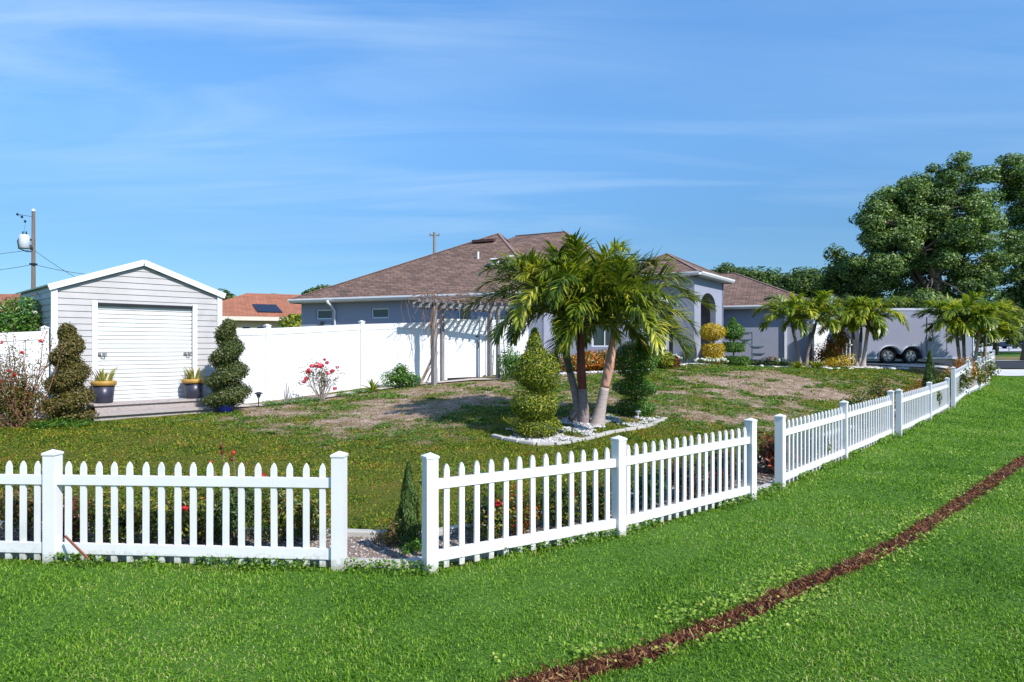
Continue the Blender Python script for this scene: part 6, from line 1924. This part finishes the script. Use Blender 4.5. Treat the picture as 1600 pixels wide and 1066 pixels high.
# tiered planter stand (white) beside the green topiary
b = on(1175, 29.2)
ts = thing('tiered_planter', 'white planter stand with shallow scalloped bowls by the grey wall', 'planter stand', tuple(b))
mb = MB(); mb.tube([b, b + Vector((0, 0, 1.4))], .03, 8); mb.tube([b + Vector((0, 0, .9)), b + Vector((-.35, 0, 1.0))], .02, 6); mb.tube([b + Vector((0, 0, .4)), b + Vector((.35, 0, .5))], .02, 6)
mb.build('stand', M['trim'], ts)
for (ox, oz) in ((-.30, 1.32), (-.32, 1.02), (.18, .72), (.25, .42), (-.1, .15)):
    mb = MB(); mb.lathe([(.10, 0), (.26, .08), (.30, .12), (.27, .11), (.10, .03)], (b.x + ox, b.y - .05, b.z + oz), 20, cap=True); mb.build('bowl', M['trim'], ts, smooth=True)
# white metal gate by the trailer and a bin
b = on(1322, 30.3)
mg = thing('metal_gate', 'small white metal picket gate between the low palms and the trailer', 'gate', tuple(b))
for k_ in range(5):
    mb = MB(); mb.box(tuple(b + Vector((-.3 + k_ * .16, 0, .55))), (.035, .035, 1.1)); mb.build('picket', M['trim'], mg)
for z_ in (.25, .85): 
    mb = MB(); mb.box(tuple(b + Vector((.02, .03, z_))), (.75, .03, .05)); mb.build('rail', M['trim'], mg)
b = on(1314, 31.5)
bn = thing('wheelie_bin', 'dark grey wheeled bin behind the shrubs beside the metal gate', 'bin', tuple(b))
mb = MB(); mb.add([b + Vector((x_ * s_, y_ * s_, z_)) for z_, s_ in ((.1, .24), (1.0, .30)) for x_, y_ in ((-1, -1), (1, -1), (1, 1), (-1, 1))], [(0, 3, 2, 1), (4, 5, 6, 7), (0, 1, 5, 4), (1, 2, 6, 5), (2, 3, 7, 6), (3, 0, 4, 7)]); mb.build('bin_body', M['steel'], bn)
mb = MB(); mb.prism([b + Vector((-.33, -.34, 1.01)), b + Vector((.33, -.34, 1.01)), b + Vector((.33, .34, 1.10)), b + Vector((-.33, .34, 1.10))], .04); mb.build('lid', M['blackplastic'], bn)

# ------------------------------------------------------------------ shrubs in the picket fence bed
fl_arr = [(p.x, p.y) for p in fence_line]
def bed(px, D, off=0.5): return on(px, D)
bedplants = [
 (40, 6.75, .38, .62, 'l_reddry', 'thin bronze shrub behind the left edge of the picket fence'),
 (108, 6.75, .30, .50, 'l_darkred', 'small dark red shrub behind the first big fence post'),
 (185, 6.60, .42, .52, 'l_croton_g', 'yellow-green croton behind the left panel, left of its middle'),
 (255, 6.60, .44, .56, 'l_croton_g', 'dense yellow and green croton behind the middle of the left panel'),
 (318, 6.65, .40, .60, 'l_croton_g', 'green croton with a red bloom behind the left panel'),
 (372, 6.70, .34, .66, 'l_dark', 'dark upright shrub behind the right half of the left panel'),
 (432, 6.70, .30, .55, 'l_croton_g', 'sparse green shrub near the right end of the left panel'),
 (483, 6.75, .30, .52, 'l_croton_g', 'yellow-green shrub just left of the gap post'),
 (762, 6.70, .36, .56, 'l_croton_g', 'green croton with red leaves behind the first panel right of the gap'),
 (815, 7.00, .30, .48, 'l_croton', 'orange-green croton behind the first panel right of the gap'),
 (880, 7.25, .40, .62, 'l_croton_g', 'tall croton with one red leaf tuft before the middle post'),
 (935, 7.55, .36, .52, 'l_croton_g', 'yellow-green croton directly left of the middle post'),
 (1010, 8.05, .34, .50, 'l_dark', 'dark green shrub just right of the middle post'),
 (1075, 8.45, .36, .54, 'l_darkred', 'reddish shrub behind the second panel'),
 (1130, 8.95, .36, .60, 'l_darkred', 'dark red-green shrub near the end of the second panel'),
 (1200, 10.2, .42, .62, 'l_darkred', 'dark red shrub filling the gap beside the third fence run'),
 (1255, 11.2, .40, .55, 'l_dark', 'green shrub behind the third run near its left post'),
 (1358, 15.6, .62, .85, 'l_croton_g', 'bushy olive shrub behind the third run near its right post'),
 (1378, 16.4, .38, 1.15, 'l_reddry', 'tall wispy shrub behind the third fence run'),
 (1425, 18.8, .50, .80, 'l_croton', 'orange croton behind the short fourth run'),
 (1440, 20.0, .45, .90, 'l_croton', 'taller orange croton beside the small cypress'),
 (1475, 22.0, .50, .95, 'l_croton_g', 'green shrub right of the small cypress'),
 (1482, 22.3, .38, 1.02, 'l_orange', 'bright red-orange shrub at the first post of the far run'),
 (1503, 25.0, .55, 1.3, 'l_orange', 'orange shrub behind the second post of the far run'),
 (1525, 28.0, .50, 1.35, 'l_darkred', 'dark shrub behind the middle of the far run'),
]
random.seed(21)
for (px, D, r_, hh_, lm, lb) in bedplants:
    b = on(px, D)
    nb_ = 3 if r_ > .38 else 2
    bl = [(0, 0, hh_ * .52, r_ * .78, hh_ * .5)] + [(random.uniform(-.5, .5) * r_, random.uniform(-.2, .2), hh_ * random.uniform(.35, .7), r_ * .5, hh_ * .34) for _ in range(nb_)]
    lf = .045 if D < 10 else .07
    shrub('hedge_plant', lb, b, bl, M[lm], lf, int((2600 if D < 10 else 1800) * r_ / .38), group='shrubs in the bed behind the picket fence', stems=16, inner=.9, asp=.42, up=.8, rand=.8,
          flowers=(M['petal_red'], 2, .035, .2) if ('red bloom' in lb or 'red leaf' in lb or 'red leaves' in lb) else None)
# tall sprig with red tip over the left panel
b = on(368, 6.7)
mb = MB(); root = thing('flower_stalk', 'thin red-tipped flower stalk standing above the left picket panel', 'flower stalk', tuple(b))
for (px, py) in ((345, 699), (364, 708), (328, 722)):
    t_ = at(px, py, 6.62); mb.tube(bend([b, b.lerp(t_, .5) + Vector((.03, 0, 0)), t_], 6), .004, 4)
mb.build('stalk', M['bark'], root)
for (px, py, s_) in ((345, 699, .02), (347, 707, .018), (364, 708, .022), (362, 718, .018), (328, 726, .03), (300, 742, .035), (411, 744, .03)):
    c_ = at(px, py, 6.62); P, N2 = blob(40, tuple(c_), (s_, s_, s_ * 1.4), .2, .8); leaf_obj('flower', P, N2, .022, .014, M['petal_red'] if s_ > .02 else M['l_darkred'], root)
# narrow cypresses
def cypress(label, b, hh_, r_, n, leaf):
    root = thing('cypress', label, 'cypress', tuple(b), 'narrow young cypresses in the fence bed')
    mb = MB(); mb.tube([b, b + Vector((0, 0, hh_ * .9))], [.02, .006], 6); mb.build('trunk', M['bark'], root)
    u = rng.random(n) ** 1.1; th = rng.random(n) * 6.28
    prof = np.where(u < .25, .55 + 1.8 * u, 1 - (u - .25) / .75 * .93)
    rr = prof * r_ * (1 - .6 * rng.random(n) ** 1.5) * (1 + .28 * np.sin(th * 3 + u * 14))
    P = np.stack([b.x + np.cos(th) * rr, b.y + np.sin(th) * rr, b.z + .03 + u * hh_], 1)
    Nn = unit(np.stack([np.cos(th), np.sin(th), rng.normal(size=n) * .3], 1))
    V, F_ = leaf_arrays(P, mixn(Nn, .5, 0), leaf * (.7 + .8 * rng.random(n)), leaf * .28, .2, up=2.2)
    np_mesh('foliage', V, F_, M['l_cypress'], root, rnd=np.repeat(rng.random(n), 4))
cypress('narrow dark young cypress standing in the gap of the picket fence', on(638, 6.55), hz_(728, on(638, 6.55), 6.55), .115, 7000, .045)
cypress('small feathery cypress behind the fourth fence run', on(1453, 19.3), hz_(551, on(1453, 19.3), 19.3), .24, 3800, .10)
b = on(612, 6.6)
shrub('low_weeds', 'low scrubby weeds left of the young cypress in the fence gap', b, [(-.05, 0, .10, .14, .12), (.06, -.1, .14, .10, .16)], M['l_reddry'], .03, 900, stems=8, cat='weeds', inner=.95)
b = on(660, 6.45)
shrub('low_weeds', 'fresh green weeds between the young cypress and the fence post', b, [(0, 0, .07, .12, .08), (-.1, -.1, .04, .1, .06)], M['l_green'], .028, 700, stems=0, cat='weeds')
# weedy grasses above the second panel
rosette('tall_weeds', 'tuft of tall thin weeds behind the second picket panel', on(1148, 10.3), 60, .62, .012, M['mat_green'], cat='weeds', rise=1.25)
# ivy growing through the far fence
for k_, (D0, px, py, s_, n_) in enumerate(((22.4, 1508, 594, .28, 260), (25.2, 1524, 580, .34, 380), (26.2, 1532, 590, .30, 300), (27.3, 1548, 576, .30, 300), (19.0, 1463, 618, .14, 60))):
    c_ = at(px, py, D0 - .12); root = thing('ivy', ['vine leaves poking through the first panel of the far fence', 'large vine clump on the second panel of the far fence', 'vine clump low on the third panel of the far fence', 'vine clump on the last panel of the far fence', 'few vine twigs poking through the short fourth run'][k_], 'vine', tuple(c_), 'vines growing through the far fence')
    P, N_ = blob(n_, tuple(c_), (s_, .12, s_ * 1.1), .35, .9); leaf_obj('foliage', P, mixn(N_, .8, 0), .09, .06, M['l_croton_g'], root)
    mb = MB()
    for j in range(6): mb.tube([c_ + Vector((random.gauss(0, .05), .1, -s_)), c_ + Vector((random.gauss(0, s_ * .4), -.03, 0)), c_ + Vector((random.gauss(0, s_ * .6), -.02, s_ * random.uniform(.3, 1)))], .006, 4, cap=False)
    mb.build('stems', M['bark'], root)

# ------------------------------------------------------------------ palm island: white stones and curb
isl = [(1040, 655), (1010, 668), (960, 676), (905, 690), (850, 696), (800, 690), (770, 683), (800, 668), (860, 655), (905, 646), (960, 645), (1005, 648)]
def gpt(px, py):
    """point where the view ray meets the ground"""
    D = 6.0
    for _ in range(60):
        z = h((px - 800) / FPX * D, D); D2 = (CAMZ - z) * FPX / (py - 540); D = D * .6 + D2 * .4
    return on(px, D)
ip = [gpt(a, b_) for a, b_ in isl]
mb = MB(); cen = sum(ip, Vector()) / len(ip)
n = 9000
poly = np.array([(p.x, p.y) for p in ip])
xx = rng.uniform(poly[:, 0].min(), poly[:, 0].max(), n * 2); yy = rng.uniform(poly[:, 1].min(), poly[:, 1].max(), n * 2)
k_ = inside(xx, yy, [tuple(q) for q in poly]) & (fbm(xx, yy, 1.3) > .42); xx = xx[k_]; yy = yy[k_]
pebbles('white_stone_chips', xx, yy, .028, M['whitepebble'], .01)
line = [(p.x, p.y) for p in ip[0:7]]
kerb('garden_kerb', 'pale curved concrete edging round the front of the palm bed', [tuple(q) for q in [(v.x, v.y) for v in bend([Vector((a, b_, 0)) for a, b_ in line], 40)]], seg=.32, hgt=.06)
# spot light and solar lights
def spot(label, b, hh_, tilt, mat):
    root = thing('garden_spotlight', label, 'garden light', tuple(b))
    mb = MB(); mb.tube([b - Vector((0, 0, .05)), b + Vector((0, 0, hh_))], .012, 8); mb.build('stake', mat, root)
    c_ = b + Vector((0, 0, hh_ + .05)); d = Vector((.5, .3, .7)).normalized() if tilt else Vector((0, 0, 1))
    mb = MB(); mb.tube([c_ - d * .09, c_ - d * .05, c_ + d * .06, c_ + d * .09], [.03, .06, .075, .08], 14); mb.build('lamp_head', mat, root)
    return root
spot('black staked garden spotlight in front of the palm trunks', gpt(894, 681), .30, True, M['blackplastic'])
spot('small black staked spotlight at the porch pier', on(1068, 27.2), .22, True, M['blackplastic'])
def solar_light(label, b, hh_, s_=1.0, mat=None):
    root = thing('path_light', label, 'path light', tuple(b))
    mat = mat or M['blackplastic']
    mb = MB(); mb.tube([b - Vector((0, 0, .05)), b + Vector((0, 0, hh_))], .012 * s_, 8); mb.build('stake', mat, root)
    mb = MB(); mb.lathe([(.03 * s_, hh_), (.055 * s_, hh_ + .08 * s_)], tuple(b), 14); mb.build('lens', M['glass'] if mat is M['blackplastic'] else M['trim'], root)
    mb = MB(); mb.lathe([(.09 * s_, hh_ + .08 * s_), (.085 * s_, hh_ + .10 * s_), (.03 * s_, hh_ + .125 * s_)], tuple(b), 18); mb.build('cap', mat, root)
solar_light('black flat-topped path light before the white fence right of the shed', on(404, 16.2), .24, 1.1)
solar_light('small pale path light in front of the green topiary', gpt(997, 655), .10, .7, M['trim'])
# low stones by the front bed
st = [(1275, 27.0), (1290, 26.9), (1310, 27.0), (1330, 27.1), (1212, 27.6), (1190, 27.7), (1370, 27.9), (1395, 28.2), (1296, 26.7)]
for k_, (px, D) in enumerate(st):
    b = on(px, D); mb = MB(); s_ = random.uniform(.07, .13)
    rings = [(s_ * math.sin(a_) * 1.2, s_ * .6 * (1 - math.cos(a_)) - .03) for a_ in (0.05, .8, 1.4, 2.0, 2.7, 3.1)]
    mb.lathe(rings, tuple(b), 9); o = mb.build('edging_stone', M['stone'], loc=tuple(b)); o.scale = (random.uniform(.8, 1.5), random.uniform(.7, 1.1), random.uniform(.7, 1.1)); o.rotation_euler = (0, 0, random.random() * 3)
    tag(o, 'rounded pale stone edging the front bed below the low palms', 'stone', 'pale stones edging the front bed')
pb = []
for k_ in range(2600):
    px = random.uniform(1125, 1420); D = np.interp(px, [1125, 1230, 1345, 1420], [27.8, 27.9, 27.7, 28.9]) + random.uniform(-.15, .5); pb.append(((px - 800) / FPX * D, D))
pb = np.array(pb); pebbles('white_bed_stones', pb[:, 0], pb[:, 1], .05, M['whitepebble'], .01)
fb = []
for k_ in range(1200):
    px = random.uniform(860, 1125); D = np.interp(px, [860, 1000, 1083, 1125], [22.6, 23.2, 26.6, 27.6]) + random.uniform(-.1, .2); fb.append(((px - 800) / FPX * D, D))
fb = np.array(fb); pebbles('white_border_stones', fb[:, 0], fb[:, 1], .05, M['whitepebble'], .01)
# broken stick against the left fence panel
a = at(102, 838, 6.02); b_ = at(137, 873, 5.85)
mb = MB(); mb.beam(a, b_, .012, .02)
tag(mb.build('broken_stick', mat_plain('red_brown_stick', (.30, .10, .06), .7, .2, 9), loc=tuple(b_)), 'thin red-brown stick leaning on the lower rail of the left fence', 'stick')

# ------------------------------------------------------------------ trees
def tree(name, label, base, trunk_h, lobes, n, leaf, lm, tr=.35, clumps=60, group=None, cr=1.3, seedv=1, limbs=True, fill=.5):
    """lobes: list of (centre Vector, rx, ry, rz)"""
    random.seed(seedv); r2 = np.random.default_rng(seedv)
    root = thing(name, label, 'tree', tuple(base), group)
    cl_ = []
    wts = np.array([l[1] * l[3] for l in lobes]); wts = wts / wts.sum()
    for i in range(clumps):
        l = lobes[r2.choice(len(lobes), p=wts)]
        d = r2.normal(size=3); d /= np.linalg.norm(d); k_ = r2.random() ** fill
        c_ = np.array(l[0]) + d * np.array([l[1], l[2], l[3]]) * k_ * .92
        cl_.append((c_, cr * r2.uniform(.55, 1.2)))
    mb = MB()
    fork = Vector(base) + Vector((0, 0, trunk_h))
    mb.tube([Vector(base) - Vector((0, 0, .2)), Vector(base).lerp(fork, .5) + Vector((.1, 0, 0)), fork], [tr * 1.3, tr, tr * .85], 10)
    tk = mb.build('trunk', M['treebark'], root, smooth=True)
    if limbs:
        mb = MB()
        mains = []
        for i in range(0, min(clumps, 9)):
            c_ = Vector(cl_[i][0]); mid = fork.lerp(c_, .5) + Vector((random.gauss(0, .3), random.gauss(0, .3), .10 * (c_ - fork).length))
            pl = bend([fork + Vector((0, 0, -.3)), mid, c_], 10); mains.append(pl)
            mb.tube(pl, [tr * .45 * (1 - k_ / 11) + .02 for k_ in range(11)], 7, cap=False)
        for i in range(9, clumps):
            c_ = Vector(cl_[i][0]); best = min(((p - c_).length, tuple(p)) for pl in mains for p in pl[3:9]); p = Vector(best[1])
            mb.tube(bend([p, p.lerp(c_, .5) + Vector((random.gauss(0, .15), 0, .15)), c_], 5), [tr * .12 * (1 - k_ / 6) + .012 for k_ in range(6)], 5, cap=False)
        mb.build('limbs', M['treebark'], root)
    Ps = []; Ns = []; tot = sum(c_[1] ** 2 for c_ in cl_)
    for c_, r_ in cl_:
        m = int(n * r_ * r_ / tot)
        P, N_ = blob(m, c_, (r_, r_, r_ * .72), .25, .7)
        Ps.append(P); Ns.append(N_)
    P = np.concatenate(Ps); N_ = np.concatenate(Ns)
    leaf_obj('crown', P, mixn(N_, .8, .3), leaf * (.6 + .8 * rng.random(len(P))), leaf * .6, lm, root)
    return root
def lobe(px, py, D, rpx, rpy=None, dep=1.0):
    r_ = rpx / FPX * D; rz_ = (rpy or rpx) / FPX * D
    return (tuple(at(px, py, D)), r_, r_ * dep, rz_)
D = 46
tree('oak_tree', 'largest broad green tree rising behind the silver trailer', on(1480, D), 3.0,
     [lobe(1440, 320, D, 55, 62), lobe(1395, 340, D, 46, 50), lobe(1500, 310, D, 60, 55), lobe(1440, 405, D, 80, 55), lobe(1370, 420, D, 50, 38), lobe(1520, 400, D, 60, 65), lobe(1485, 268, D, 34, 28), lobe(1357, 335, D, 28, 34), lobe(1535, 330, D, 36, 44), lobe(1430, 300, D, 40, 34), lobe(1455, 365, D, 85, 80), lobe(1380, 380, D, 45, 45), lobe(1490, 450, D, 70, 26), lobe(1475, 470, D - 2, 85, 22), lobe(1400, 445, D, 50, 22)],
     125000, .185, M['l_tree'], tr=.45, clumps=250, cr=.80, seedv=6)
D = 49
tree('oak_tree', 'tall green tree cut by the right frame edge, right of the largest tree', on(1610, D), 3.0,
     [lobe(1575, 280, D, 42, 42), lobe(1620, 320, D, 70, 75), lobe(1590, 400, D, 60, 60), lobe(1660, 400, D, 60, 80), lobe(1600, 455, D, 60, 40)], 78000, .19, M['l_tree'], tr=.5, clumps=150, cr=.86, seedv=9)
D = 52
tree('oak_tree', 'lower tree with a thin top spray left of the largest tree', on(1330, D), 3.0,
     [lobe(1325, 432, D, 40, 32), lobe(1300, 395, D, 12, 20), lobe(1345, 460, D, 40, 30), lobe(1290, 440, D, 28, 20)], 16000, .24, M['l_tree2'], tr=.3, clumps=44, cr=.95, seedv=12)
band = [(1255, 440, 60, 38, 22, 'dense dark tree beyond the roof of the grey wing'), (1215, 445, 62, 34, 18, 'rounded green tree just right of the wing roof ridge'), (1178, 436, 64, 22, 16, 'small bushy tree peeking over the wing roof ridge'),
        (1135, 424, 70, 16, 8, 'thin treetop above the wing roof near the porch'), (1555, 490, 62, 60, 40, 'dark tree mass beyond the right palms'), (1420, 480, 60, 80, 32, 'dark tree mass directly behind the trailer roof'), (1640, 500, 66, 60, 40, 'dark tree at the right frame edge beyond the road')]
for k_, (px, py, D, rx_, rz_, lb) in enumerate(band):
    tree('background_tree', lb, on(px, D), 2.2, [lobe(px, py + 6, D, rx_, rz_), lobe(px - rx_ * .5, py + 12, D, rx_ * .6, rz_ * .8), lobe(px + rx_ * .5, py + 14, D, rx_ * .6, rz_ * .8)], 11000, .30, M['l_tree2'], tr=.22, clumps=30, cr=1.1, seedv=30 + k_, group='trees beyond the house', limbs=True)
for k_, (px, py, D, rx_, rz_, lb) in enumerate(((365, 478, 60, 28, 18, 'mixed green tree just right of the shed roof'), (395, 474, 66, 26, 14, 'blue-green treetops above the cream house roof'), (425, 474, 70, 16, 12, 'small treetop beside the ridge of the orange roof'), (508, 458, 56, 26, 15, 'dark round treetop at the left end of the brown house roof'), (465, 505, 43, 18, 14, 'yellow-green bush between the cream house and the grey house'))):
    tree('background_tree', lb, on(px, D), 1.8, [lobe(px, py, D, rx_, rz_), lobe(px - rx_ * .4, py + 10, D, rx_ * .7, rz_)], 6500, .26 if D > 50 else .16, M['l_tree2'] if k_ != 4 else M['l_yellowgreen'], tr=.18, clumps=18, cr=.75 if D > 50 else .45, seedv=50 + k_, group='trees beyond the fence', limbs=False)
